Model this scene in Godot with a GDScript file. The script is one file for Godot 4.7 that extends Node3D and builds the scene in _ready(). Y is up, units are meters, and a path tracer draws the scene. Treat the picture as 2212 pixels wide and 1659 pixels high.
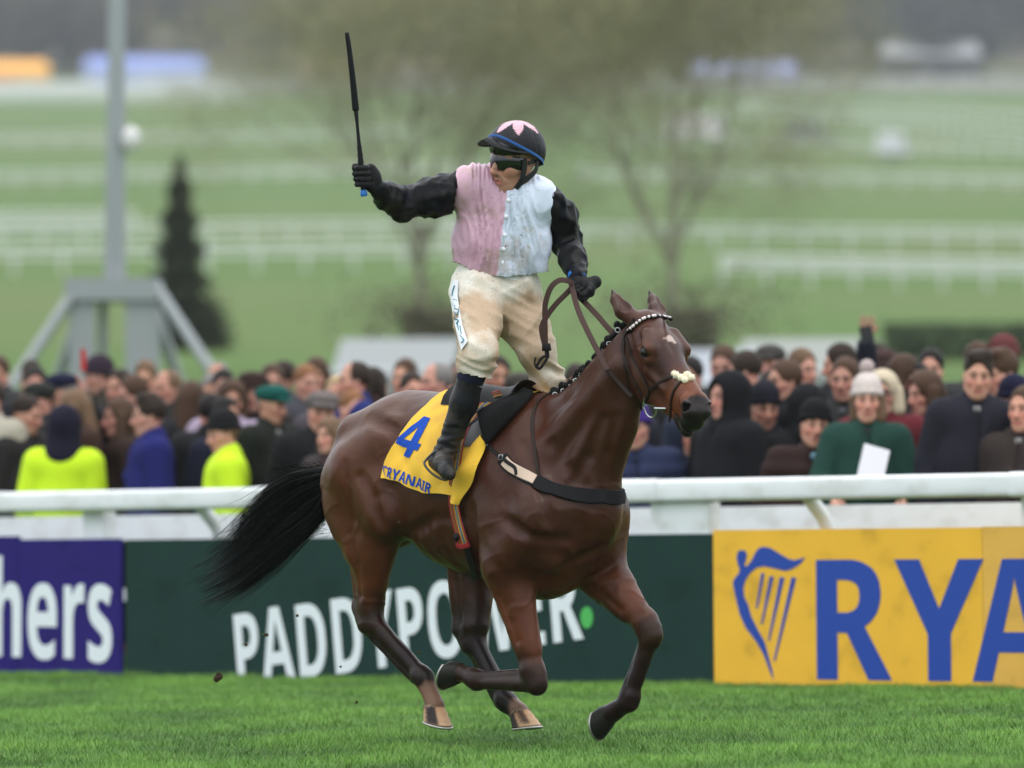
extends Node3D

const FOCAL := 12300.0          # focal length in units of the 2212-wide survey grid
const HORSE_DEPTH := 25.1
const LENS_HEIGHT := 1.05

var rng := RandomNumberGenerator.new()
var eye := Vector3(0, LENS_HEIGHT, 0)
var look := Basis()
var names := {}
var mats := {}
var noise := FastNoiseLite.new()
var ridge := FastNoiseLite.new()


# ---------------------------------------------------------------- survey helpers
func sight(px: float, py: float) -> Vector3:
	return look * Vector3((px - 1106.0) / FOCAL, (829.5 - py) / FOCAL, -1.0)

func at(px: float, py: float, depth: float) -> Vector3:
	var d := sight(px, py)
	return eye + d * (depth / -d.z)


# ---------------------------------------------------------------- node helpers
func numbered(called: String) -> String:
	if not names.has(called):
		names[called] = 0
		return called
	names[called] += 1
	return "%s_%03d" % [called, names[called]]

func tag(o: Node, label := "", category := "", group := "", kind := "") -> Node:
	if label: o.set_meta("label", label)
	if category: o.set_meta("category", category)
	if group: o.set_meta("group", group)
	if kind: o.set_meta("kind", kind)
	return o

func thing(called: String, label: String, category: String, where := Vector3.ZERO, group := "") -> Node3D:
	var o := Node3D.new()
	o.name = numbered(called)
	add_child(o)
	o.position = where
	tag(o, label, category, group)
	return o

func put(called: String, mesh: Mesh, m: Material, parent: Node = null) -> MeshInstance3D:
	var o := MeshInstance3D.new()
	o.mesh = mesh
	o.material_override = m
	if parent == null or parent == self:
		o.name = numbered(called)
		add_child(o)
	else:
		o.name = called
		parent.add_child(o, true)
	return o

func lin(r: float, g: float, b: float) -> Color:
	return Color(r, g, b).linear_to_srgb()

func mat(called: String, c: Color, rough := 0.7, spec := 0.5, metal := 0.0) -> StandardMaterial3D:
	if mats.has(called): return mats[called]
	var m := StandardMaterial3D.new()
	m.resource_name = called
	m.albedo_color = lin(c.r, c.g, c.b)
	m.roughness = rough
	m.metallic_specular = spec
	m.metallic = metal
	mats[called] = m
	return m

func noise_tex(freq: float, size := 512, normal := false, strength := 4.0, octaves := 4, kind := FastNoiseLite.TYPE_SIMPLEX_SMOOTH, sd := 1) -> NoiseTexture2D:
	var n := FastNoiseLite.new()
	n.noise_type = kind
	n.frequency = freq
	n.fractal_octaves = octaves
	n.seed = sd
	var t := NoiseTexture2D.new()
	t.width = size
	t.height = size
	t.seamless = true
	t.noise = n
	t.as_normal_map = normal
	t.bump_strength = strength
	return t

func ramp_tex(freq: float, stops: Array, size := 512, octaves := 4, kind := FastNoiseLite.TYPE_SIMPLEX_SMOOTH, sd := 1) -> NoiseTexture2D:
	var t := noise_tex(freq, size, false, 1.0, octaves, kind, sd)
	var g := Gradient.new()
	var offs := PackedFloat32Array()
	var cols := PackedColorArray()
	for s in stops:
		offs.append(s[0])
		cols.append(s[1])
	g.offsets = offs
	g.colors = cols
	t.color_ramp = g
	return t


# ---------------------------------------------------------------- triangle soup with smooth normals
class Surf:
	var v := PackedVector3Array()
	var c := PackedColorArray()
	var ix := PackedInt32Array()
	func put(p: Vector3, col := Color.WHITE) -> int:
		v.append(p)
		c.append(col)
		return v.size() - 1
	func tri(a: int, b: int, d: int) -> void:
		ix.append(a)
		ix.append(b)
		ix.append(d)
	func quad(a: int, b: int, d: int, e: int) -> void:
		tri(a, b, d)
		tri(a, d, e)
	func box(lo: Vector3, hi: Vector3, col := Color.WHITE, xf := Transform3D()) -> void:
		var p := [Vector3(lo.x, lo.y, lo.z), Vector3(hi.x, lo.y, lo.z), Vector3(hi.x, hi.y, lo.z), Vector3(lo.x, hi.y, lo.z), Vector3(lo.x, lo.y, hi.z), Vector3(hi.x, lo.y, hi.z), Vector3(hi.x, hi.y, hi.z), Vector3(lo.x, hi.y, hi.z)]
		for q in [[0, 1, 2, 3], [5, 4, 7, 6], [4, 0, 3, 7], [1, 5, 6, 2], [3, 2, 6, 7], [4, 5, 1, 0]]:
			var k := []
			for j in q: k.append(put(xf * p[j], col))
			quad(k[0], k[1], k[2], k[3])
	# a tube along points; r may be one radius or one per point
	func tube(pts: Array, radii: Array, sides := 8, col := Color.WHITE, flat := 1.0, caps := true) -> void:
		var up := Vector3.UP
		var rings := []
		for i in pts.size():
			var t: Vector3 = (pts[mini(i + 1, pts.size() - 1)] - pts[maxi(i - 1, 0)]).normalized()
			if i == 0: up = Vector3.UP if absf(t.y) < 0.9 else Vector3.RIGHT
			var s := t.cross(up).normalized()
			up = s.cross(t).normalized()
			var r: float = radii[mini(i, radii.size() - 1)]
			var ring := []
			for k in sides:
				var w := TAU * k / sides
				ring.append(put(pts[i] + s * cos(w) * r + up * sin(w) * r * flat, col))
			rings.append(ring)
		for i in rings.size() - 1:
			for k in sides:
				var l := (k + 1) % sides
				quad(rings[i][k], rings[i + 1][k], rings[i + 1][l], rings[i][l])
		if caps:
			for e in [0, rings.size() - 1]:
				var m := put(pts[e], col)
				for k in sides:
					var l := (k + 1) % sides
					if e == 0: tri(m, rings[e][k], rings[e][l])
					else: tri(m, rings[e][l], rings[e][k])
	# a strap along points with a normal at each; width across, thick along the normal
	func strap(pts: Array, nrm: Array, widths: Array, thick: float, col := Color.WHITE) -> void:
		var rings := []
		for i in pts.size():
			var t: Vector3 = (pts[mini(i + 1, pts.size() - 1)] - pts[maxi(i - 1, 0)]).normalized()
			var n: Vector3 = (nrm[i] - t * t.dot(nrm[i])).normalized()
			var s: Vector3 = t.cross(n).normalized() * widths[mini(i, widths.size() - 1)] * 0.5
			var h := n * thick
			var e := s * 0.86
			rings.append([put(pts[i] - s, col), put(pts[i] - s + h * 0.6, col), put(pts[i] - e + h, col), put(pts[i] + e + h, col), put(pts[i] + s + h * 0.6, col), put(pts[i] + s, col)])
		for i in rings.size() - 1:
			for k in 6:
				var l := (k + 1) % 6
				quad(rings[i][k], rings[i][l], rings[i + 1][l], rings[i + 1][k])
		for e in [0, rings.size() - 1]:
			for k in [1, 2, 3, 4]: tri(rings[e][0], rings[e][k], rings[e][k + 1])
	func ball(m: Vector3, r: Vector3, seg := 10, col := Color.WHITE, b := Basis()) -> void:
		var rows := []
		for j in seg / 2 + 1:
			var row := []
			var w := PI * j / (seg / 2)
			for k in seg:
				var u := TAU * k / seg
				row.append(put(m + b * (Vector3(sin(w) * cos(u), cos(w), sin(w) * sin(u)) * r), col))
			rows.append(row)
		for j in seg / 2:
			for k in seg:
				var l := (k + 1) % seg
				quad(rows[j][k], rows[j][l], rows[j + 1][l], rows[j + 1][k])
	func normals() -> PackedVector3Array:
		var n := PackedVector3Array()
		n.resize(v.size())
		for i in range(0, ix.size(), 3):
			var a := ix[i]
			var b := ix[i + 1]
			var d := ix[i + 2]
			var f := (v[d] - v[a]).cross(v[b] - v[a])
			n[a] += f
			n[b] += f
			n[d] += f
		for i in n.size():
			n[i] = n[i].normalized() if n[i].length_squared() > 1e-24 else Vector3.UP
		return n
	func mesh(flat := false) -> ArrayMesh:
		if flat:
			var v2 := PackedVector3Array()
			var c2 := PackedColorArray()
			for i in ix:
				v2.append(v[i])
				c2.append(c[i])
			v = v2
			c = c2
			ix = PackedInt32Array(range(v.size()))
		var a := []
		a.resize(Mesh.ARRAY_MAX)
		a[Mesh.ARRAY_VERTEX] = v
		a[Mesh.ARRAY_NORMAL] = normals()
		a[Mesh.ARRAY_COLOR] = c
		a[Mesh.ARRAY_INDEX] = ix
		var m := ArrayMesh.new()
		m.add_surface_from_arrays(Mesh.PRIMITIVE_TRIANGLES, a)
		return m


# a field filled by «shape» in slabs, one per processor
func filled(lo: Vector3, hi: Vector3, cell: float, shape) -> Field:
	var whole := Field.new(lo, hi, cell)
	var parts := []
	var cuts := 8
	var each := ceili(float(whole.nz) / cuts)
	for k in cuts:
		var n := mini(each, whole.nz - k * each)
		if n <= 0: break
		var p := Field.new(Vector3.ZERO, Vector3.ZERO, cell)
		p.o = lo + Vector3(0, 0, k * each * cell)
		p.nx = whole.nx
		p.ny = whole.ny
		p.nz = n
		p.f.resize(p.nx * p.ny * n)
		p.f.fill(1.0)
		parts.append(p)
	var job := func(k: int) -> void: shape.call(parts[k])
	var id := WorkerThreadPool.add_group_task(job, parts.size())
	WorkerThreadPool.wait_for_group_task_completion(id)
	whole.f = PackedFloat32Array()
	for p in parts: whole.f.append_array(p.f)
	return whole

# ---------------------------------------------------------------- distance field on a grid, meshed as surface nets
class Field:
	var o := Vector3.ZERO
	var c := 0.01
	var nx := 0
	var ny := 0
	var nz := 0
	var f := PackedFloat32Array()
	func _init(lo: Vector3, hi: Vector3, cell: float) -> void:
		o = lo
		c = cell
		nx = ceili((hi.x - lo.x) / cell) + 1
		ny = ceili((hi.y - lo.y) / cell) + 1
		nz = ceili((hi.z - lo.z) / cell) + 1
		f.resize(nx * ny * nz)
		f.fill(1.0)
	# tapered capsule from a to b, squashed by s along the axes, joined smoothly over k (cut takes it away)
	func cone(a: Vector3, b: Vector3, ra: float, rb: float, k := 0.03, s := Vector3.ONE, cut := false) -> void:
		var e := s * maxf(ra, rb) + Vector3.ONE * (k + 2.0 * c)
		var lo := (a.min(b) - e - o) / c
		var hi := (a.max(b) + e - o) / c
		var x0 := clampi(floori(lo.x), 0, nx)
		var x1 := clampi(ceili(hi.x) + 1, 0, nx)
		var y0 := clampi(floori(lo.y), 0, ny)
		var y1 := clampi(ceili(hi.y) + 1, 0, ny)
		var z0 := clampi(floori(lo.z), 0, nz)
		var z1 := clampi(ceili(hi.z) + 1, 0, nz)
		if x0 >= x1 or y0 >= y1 or z0 >= z1: return
		var ax := a.x / s.x
		var ay := a.y / s.y
		var az := a.z / s.z
		var dx := b.x / s.x - ax
		var dy := b.y / s.y - ay
		var dz := b.z / s.z - az
		var inv := 1.0 / maxf(dx * dx + dy * dy + dz * dz, 1e-9)
		var dr := rb - ra
		var flat := 1.0 / maxf(dy * dy + dz * dz, 1e-9)
		var reach := maxf(ra, rb) + (k + 2.0 * c) / minf(s.x, minf(s.y, s.z))
		reach *= reach
		var m := pow(s.x * s.y * s.z, 1.0 / 3.0)
		var sx := c / s.x
		var k4 := 0.25 / maxf(k, 1e-6)
		var deep := -9.0 if cut else -k - 4.0 * c
		var w := f
		f = PackedFloat32Array()
		for z in range(z0, z1):
			var pz := (o.z + z * c) / s.z - az
			for y in range(y0, y1):
				var py := (o.y + y * c) / s.y - ay
				var row := py * dy + pz * dz
				var rr := py * py + pz * pz
				var tf := clampf(row * flat, 0.0, 1.0)
				var left := reach - (py - tf * dy) * (py - tf * dy) - (pz - tf * dz) * (pz - tf * dz)
				if left <= 0.0: continue
				var hw := sqrt(left)
				var xa := maxi(x0, floori(((minf(0.0, dx) - hw + ax) * s.x - o.x) / c))
				var xb := mini(x1, ceili(((maxf(0.0, dx) + hw + ax) * s.x - o.x) / c) + 1)
				var i := (z * ny + y) * nx + xa
				var px := (o.x + xa * c) / s.x - ax
				for x in range(xa, xb):
					var g := w[i]
					if g < deep:
						px += sx
						i += 1
						continue
					var dot := px * dx + row
					var t := clampf(dot * inv, 0.0, 1.0)
					var q := px * px + rr - 2.0 * t * dot + t * t / inv
					var d := (sqrt(maxf(q, 0.0)) - ra - t * dr) * m
					if cut:
						var h := k - absf(g + d)
						if h > 0.0: w[i] = maxf(g, -d) + h * h * k4
						elif -d > g: w[i] = -d
					else:
						var h := k - absf(g - d)
						if h > 0.0: w[i] = minf(g, d) - h * h * k4
						elif d < g: w[i] = d
					px += sx
					i += 1
		f = w
	func ball(a: Vector3, r: Vector3, k := 0.02, cut := false) -> void:
		var m := maxf(r.x, maxf(r.y, r.z))
		cone(a, a, m, m, k, r / m, cut)
	func sample(p: Vector3) -> float:
		var q := (p - o) / c
		var x := floori(q.x)
		var y := floori(q.y)
		var z := floori(q.z)
		if x < 0 or y < 0 or z < 0 or x >= nx - 1 or y >= ny - 1 or z >= nz - 1: return 1.0
		var fx := q.x - x
		var fy := q.y - y
		var fz := q.z - z
		var i := (z * ny + y) * nx + x
		var j := i + nx * ny
		var a := lerpf(lerpf(f[i], f[i + 1], fx), lerpf(f[i + nx], f[i + nx + 1], fx), fy)
		var b := lerpf(lerpf(f[j], f[j + 1], fx), lerpf(f[j + nx], f[j + nx + 1], fx), fy)
		return lerpf(a, b, fz)
	func grad(p: Vector3) -> Vector3:
		var e := c * 1.5
		return Vector3(sample(p + Vector3(e, 0, 0)) - sample(p - Vector3(e, 0, 0)), sample(p + Vector3(0, e, 0)) - sample(p - Vector3(0, e, 0)), sample(p + Vector3(0, 0, e)) - sample(p - Vector3(0, 0, e))).normalized()
	# first point where the line meets the surface
	func hit(from: Vector3, dir: Vector3, far := 4.0) -> Vector3:
		var t := 0.0
		var last := 1.0
		while t < far:
			var d := sample(from + dir * t)
			if d < 0.0:
				var back := clampf(-d / maxf(last - d, 1e-6), 0.0, 1.0) * c
				return from + dir * (t - back)
			last = d
			t += c if d < 3.0 * c or d > 0.99 else minf(d * 0.6, 4.0 * c)
		return Vector3.INF
	func net(s: Surf, xf: Transform3D, col, disp = null, keep = null) -> void:
		var lim := c * 4.0
		var sy := nx
		var sz := nx * ny
		var at := {}
		var cells := PackedInt32Array()
		var off := [0, 1, sy, sy + 1, sz, sz + 1, sz + sy, sz + sy + 1]
		var edges := [0, 1, 2, 3, 4, 5, 6, 7, 0, 2, 1, 3, 4, 6, 5, 7, 0, 4, 1, 5, 2, 6, 3, 7]
		var g := PackedFloat32Array()
		g.resize(8)
		for z in nz - 1:
			for y in ny - 1:
				var i := (z * ny + y) * nx
				for x in nx - 1:
					var w := f[i]
					if w < lim and w > -lim:
						var m := 0
						for k in 8:
							var u := f[i + off[k]]
							g[k] = u
							if u < 0.0: m |= 1 << k
						if m != 0 and m != 255:
							var p := Vector3.ZERO
							var n := 0
							for e in range(0, 24, 2):
								var a: int = edges[e]
								var b: int = edges[e + 1]
								if (g[a] < 0.0) != (g[b] < 0.0):
									var t := g[a] / (g[a] - g[b])
									p += Vector3(lerpf(a & 1, b & 1, t), lerpf((a >> 1) & 1, (b >> 1) & 1, t), lerpf(a >> 2, b >> 2, t))
									n += 1
							p = o + (Vector3(x, y, z) + p / n) * c
							if keep == null or keep.call(p):
								var gr := Vector3(g[1] + g[3] + g[5] + g[7] - g[0] - g[2] - g[4] - g[6], g[2] + g[3] + g[6] + g[7] - g[0] - g[1] - g[4] - g[5], g[4] + g[5] + g[6] + g[7] - g[0] - g[1] - g[2] - g[3]).normalized()
								if disp != null: p += gr * disp.call(p, gr)
								at[i] = s.put(xf * p, col.call(p, gr))
								cells.append(i)
					i += 1
		for i in cells:
			var neg := f[i] < 0.0
			for ax in 3:
				var st: int = [1, sy, sz][ax]
				if (f[i + st] < 0.0) == neg: continue
				var u: int = [sy, sz, 1][ax]
				var w: int = [sz, 1, sy][ax]
				if not (at.has(i - u) and at.has(i - w) and at.has(i - u - w)): continue
				if neg: s.quad(at[i], at[i - w], at[i - u - w], at[i - u])
				else: s.quad(at[i], at[i - u], at[i - u - w], at[i - w])

func smooth(a: float, b: float, x: float) -> float:
	return smoothstep(a, b, x)

func curve(pts: Array, per := 6) -> Array:      # Catmull-Rom through points
	var out := []
	for i in pts.size() - 1:
		var a = pts[maxi(i - 1, 0)]
		var b = pts[i]
		var d = pts[i + 1]
		var e = pts[mini(i + 2, pts.size() - 1)]
		for k in per:
			var t := float(k) / per
			out.append(0.5 * ((2.0 * b) + (d - a) * t + (2.0 * a - 5.0 * b + 4.0 * d - e) * t * t + (3.0 * b - a - 3.0 * d + e) * t * t * t))
	out.append(pts[pts.size() - 1])
	return out

# ---------------------------------------------------------------- lie of the land
const RAIL_START := Vector2(-3.246, -36.1)      # x, z where the rail enters the frame
const RAIL_RUN := Vector2(0.713, 0.701)
const HILL := [[0.0, -0.35], [40.0, 0.12], [60.0, 0.75], [80.0, 1.9], [110.0, 3.6], [140.0, 5.0], [230.0, 10.0], [350.0, 18.3], [500.0, 31.0], [700.0, 49.5], [900.0, 67.0], [1300.0, 135.0], [2200.0, 190.0]]

func along(x: float, z: float) -> float:
	return (x - RAIL_START.x) * RAIL_RUN.x + (z - RAIL_START.y) * RAIL_RUN.y

func before(x: float, z: float) -> float:        # metres in front of the rail line (track side is positive)
	return -(x - RAIL_START.x) * RAIL_RUN.y + (z - RAIL_START.y) * RAIL_RUN.x

func hill(d: float) -> float:
	for i in HILL.size() - 1:
		if d < HILL[i + 1][0]:
			var t: float = (d - HILL[i][0]) / (HILL[i + 1][0] - HILL[i][0])
			return lerpf(HILL[i][1], HILL[i + 1][1], maxf(t, 0.0))
	return HILL[-1][1]

func ground(x: float, z: float) -> float:
	var u := along(x, z)
	var v := before(x, z)
	var near := -0.007 + 0.0103 * clampf(u, -40.0, 60.0) - 0.0207 * clampf(v, -2.0, 30.0)
	if v > -1.0: return near
	var t := smoothstep(1.0, 14.0, -v)
	return lerpf(near + 0.30 * smoothstep(1.6, 5.0, -v), maxf(hill(-z), near), t)

func rail_s(px: float) -> float:
	var k := (px - 1106.0) / FOCAL
	return (-RAIL_START.y * k - RAIL_START.x) / (RAIL_RUN.x + RAIL_RUN.y * k)

func rail_at(s: float, h: float, v := 0.0) -> Vector3:      # s along the rail, v towards the track
	var x := RAIL_START.x + RAIL_RUN.x * s - RAIL_RUN.y * v
	var z := RAIL_START.y + RAIL_RUN.y * s + RAIL_RUN.x * v
	return Vector3(x, ground(x, z) + h, z)

func rail_basis() -> Basis:                       # x along the rail, z towards the track
	return Basis(Vector3(RAIL_RUN.x, 0.0103, RAIL_RUN.y).normalized(), Vector3.UP, Vector3(-RAIL_RUN.y, 0, RAIL_RUN.x)).orthonormalized()

func build_ground() -> void:
	var s := Surf.new()
	var ds := [-80.0, -30.0, 0.0, 10.0, 16.0]
	var d := 20.0
	while d < 46.0:
		ds.append(d)
		d += 0.8
	while d < 2200.0:
		ds.append(d)
		d *= 1.045
	ds.append(2200.0)
	var big := FastNoiseLite.new()
	big.frequency = 0.02
	big.fractal_octaves = 4
	var rows := []
	for dd in ds:
		var row := []
		for k in 61:
			var w := (k - 30) / 30.0
			var x: float = w * absf(w) * (22.0 + 0.75 * absf(dd))
			var z: float = -dd
			var y := ground(x, z)
			var q: float = big.get_noise_2d(x, z * 0.45)
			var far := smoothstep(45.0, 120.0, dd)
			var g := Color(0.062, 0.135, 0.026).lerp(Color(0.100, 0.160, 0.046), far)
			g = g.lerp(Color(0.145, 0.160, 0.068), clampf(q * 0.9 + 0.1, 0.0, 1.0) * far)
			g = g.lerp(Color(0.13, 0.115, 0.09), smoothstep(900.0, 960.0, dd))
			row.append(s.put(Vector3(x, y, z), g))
		rows.append(row)
	for i in rows.size() - 1:
		for k in 60:
			s.quad(rows[i][k], rows[i + 1][k], rows[i + 1][k + 1], rows[i][k + 1])
	var m := mat("turf", Color(1, 1, 1), 0.95, 0.2)
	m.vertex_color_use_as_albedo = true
	m.albedo_texture = ramp_tex(0.02, [[0.0, Color(0.72, 0.76, 0.7)], [0.5, Color(0.9, 0.92, 0.88)], [1.0, Color(1, 1, 1)]], 512, 5)
	m.uv1_triplanar = true
	m.uv1_world_triplanar = true
	m.uv1_scale = Vector3.ONE * 0.21
	tag(put("ground", s.mesh(), m), "", "", "", "structure")

func build_grass() -> void:
	var blades := []
	for variant in 3:
		var s := Surf.new()
		rng.seed = 40 + variant
		for b in 22:
			var a := rng.randf() * TAU
			var r := sqrt(rng.randf()) * 0.045
			var p := Vector3(cos(a) * r, -0.01, sin(a) * r)
			var lean := rng.randf_range(0.0, TAU)
			var h := rng.randf_range(0.035, 0.085)
			var bend := rng.randf_range(0.1, 0.75) * h
			var to := Vector3(cos(lean), 0, sin(lean)) * bend
			var w := Vector3(-sin(lean), 0, cos(lean)) * rng.randf_range(0.0013, 0.0024)
			if rng.randf() < 0.5: w = Vector3(cos(a * 7.0), 0, sin(a * 7.0)) * w.length()
			var tone := rng.randf_range(0.75, 1.25)
			var c := Color(0.102 * tone, 0.228 * tone, 0.030 * tone)
			if rng.randf() < 0.10: c = Color(0.17, 0.21, 0.07)
			if rng.randf() < 0.05: c = Color(0.20, 0.16, 0.08)
			var mid := p + Vector3(0, h * 0.6, 0) + to * 0.35
			var tip := p + Vector3(0, h, 0) + to
			var i0 := s.put(p - w, c)
			var i1 := s.put(p + w, c)
			var i2 := s.put(mid - w * 0.8, c)
			var i3 := s.put(mid + w * 0.8, c)
			var i4 := s.put(tip, c * 1.1)
			s.quad(i0, i1, i3, i2)
			s.tri(i2, i3, i4)
		blades.append(s.mesh())
	var m := mat("grass blade", Color(1, 1, 1), 0.5, 0.45)
	m.vertex_color_use_as_albedo = true
	m.cull_mode = BaseMaterial3D.CULL_DISABLED
	m.backlight_enabled = true
	m.backlight = Color(0.12, 0.2, 0.05)
	var clump := FastNoiseLite.new()
	clump.frequency = 0.9
	clump.fractal_octaves = 3
	rng.seed = 7
	var lots := [[], [], []]
	var n := 0
	while n < 130000:
		var z := -rng.randf_range(21.5, 41.0)
		var x := rng.randf_range(-1.0, 1.0) * (1.2 + 0.115 * -z)
		n += 1
		if before(x, z) < 0.03: continue
		lots[n % 3].append(Vector3(x, ground(x, z), z))
	for k in 3:
		var mm := MultiMesh.new()
		mm.transform_format = MultiMesh.TRANSFORM_3D
		mm.use_colors = true
		mm.mesh = blades[k]
		mm.instance_count = lots[k].size()
		for i in lots[k].size():
			var p: Vector3 = lots[k][i]
			var q := clump.get_noise_2d(p.x, p.z)
			var sc := rng.randf_range(0.7, 1.05) + q * 0.35
			var b := Basis(Vector3.UP, rng.randf() * TAU).scaled(Vector3(1.0, sc, 1.0))
			mm.set_instance_transform(i, Transform3D(b, p))
			var t := 1.0 + q * 0.62 + rng.randf_range(-0.12, 0.12)
			mm.set_instance_color(i, Color(t * (1.0 + q * 0.15), t, t))
		var o := MultiMeshInstance3D.new()
		o.multimesh = mm
		o.material_override = m
		o.name = numbered("grass")
		add_child(o)
		tag(o, "short green turf blades covering the track in the foreground", "grass", "", "stuff")

# ---------------------------------------------------------------- lettering
func letters(text: String, width: float, height: float, depth: float, bold := 0.0) -> ArrayMesh:   # lower left corner at the origin
	var t := TextMesh.new()
	var f := SystemFont.new()
	f.font_names = PackedStringArray(["Droid Sans"])
	f.font_weight = 700
	t.font = f
	t.font_size = 64
	t.pixel_size = 0.01
	t.depth = 0.01
	t.curve_step = 1.0
	t.text = text
	var a := t.get_mesh_arrays()
	var v: PackedVector3Array = a[Mesh.ARRAY_VERTEX]
	var lo := Vector3.INF
	var hi := -Vector3.INF
	for p in v:
		lo = lo.min(p)
		hi = hi.max(p)
	var k := Vector3(width / (hi.x - lo.x), height / (hi.y - lo.y), depth / 0.01)
	var nn: PackedVector3Array = a[Mesh.ARRAY_NORMAL]
	for i in v.size():
		v[i] = (v[i] - Vector3(lo.x, lo.y, lo.z)) * k
	a[Mesh.ARRAY_VERTEX] = v
	a[Mesh.ARRAY_TANGENT] = null
	a[Mesh.ARRAY_TEX_UV] = null
	var m := ArrayMesh.new()
	m.add_surface_from_arrays(Mesh.PRIMITIVE_TRIANGLES, a)
	return m

func plate(poly: Array, depth: float) -> ArrayMesh:     # a flat cut-out shape, lower face on z = 0
	var pp := PackedVector2Array(poly)
	var tris := Geometry2D.triangulate_polygon(pp)
	var s := Surf.new()
	for p in poly: s.put(Vector3(p.x, p.y, depth))
	for i in range(0, tris.size(), 3):
		var a := pp[tris[i]]
		var b := pp[tris[i + 1]]
		var d := pp[tris[i + 2]]
		if (b - a).cross(d - a) < 0.0: s.tri(tris[i], tris[i + 1], tris[i + 2])
		else: s.tri(tris[i], tris[i + 2], tris[i + 1])
	var n := poly.size()
	var area := 0.0
	for i in n: area += pp[i].cross(pp[(i + 1) % n])
	for i in n:
		var a := pp[i]
		var b := pp[(i + 1) % n]
		if area < 0.0:
			var q := a
			a = b
			b = q
		var k := [s.put(Vector3(a.x, a.y, 0)), s.put(Vector3(b.x, b.y, 0)), s.put(Vector3(b.x, b.y, depth)), s.put(Vector3(a.x, a.y, depth))]
		s.quad(k[0], k[3], k[2], k[1])
	return s.mesh(true)

const HARP := [[495, 490], [514, 484], [532, 488], [541, 510], [534, 545], [526, 566], [540, 572], [562, 545], [590, 490], [605, 474], [622, 466], [660, 472], [720, 510], [760, 534], [790, 541], [845, 525], [822, 558], [780, 585], [740, 598], [690, 585], [630, 572], [590, 580], [555, 610], [530, 650], [520, 690], [525, 740], [545, 780], [560, 840], [590, 905], [630, 980], [650, 1060], [670, 1140], [674, 1182], [650, 1120], [626, 1050], [588, 980], [530, 900], [500, 830], [480, 740], [465, 660], [475, 636], [498, 610], [503, 588], [493, 562], [486, 528]]
const STRINGS := [[616, 608, 632, 612, 594, 800, 586, 798], [661, 624, 680, 628, 620, 884, 612, 882], [714, 628, 736, 634, 656, 972, 648, 970], [774, 630, 797, 636, 684, 1082, 676, 1080]]

func harp(o: Node, size: float, lift: float, m: Material, xf: Transform3D) -> void:
	var poly := []
	for p in HARP: poly.append(Vector2((p[0] - 465.0) * size, (1182.0 - p[1]) * size))
	var h := put("harp_emblem", plate(poly, lift), m, o)
	h.transform = xf
	for q in STRINGS:
		var g := []
		for i in 4: g.append(Vector2((q[i * 2] - 465.0) * size, (1182.0 - q[i * 2 + 1]) * size))
		put("harp_string", plate(g, lift), m, h)

# ---------------------------------------------------------------- boards and rails
func panel(o: Node, from: float, to: float, height: float, m: Material, base: float) -> MeshInstance3D:
	var s := Surf.new()
	s.box(Vector3(from - base, -0.04, -0.012), Vector3(to - base, height, 0.012))
	return put("panel", s.mesh(true), m, o)

func board(label: String, from: float, called := "advertising_board") -> Node3D:
	var o := thing(called, label, "hoarding", rail_at(from, 0.0))
	o.basis = rail_basis()
	return o

func dirty(called: String, c: Color, rough := 0.6) -> StandardMaterial3D:
	var m := mat(called, c, rough, 0.22)
	m.albedo_texture = ramp_tex(0.008, [[0.0, Color(0.86, 0.86, 0.86)], [0.35, Color(0.97, 0.97, 0.97)], [1.0, Color(1, 1, 1)]], 512, 6)
	m.uv1_triplanar = true
	m.uv1_scale = Vector3(0.7, 0.7, 0.7)
	return m

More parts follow.
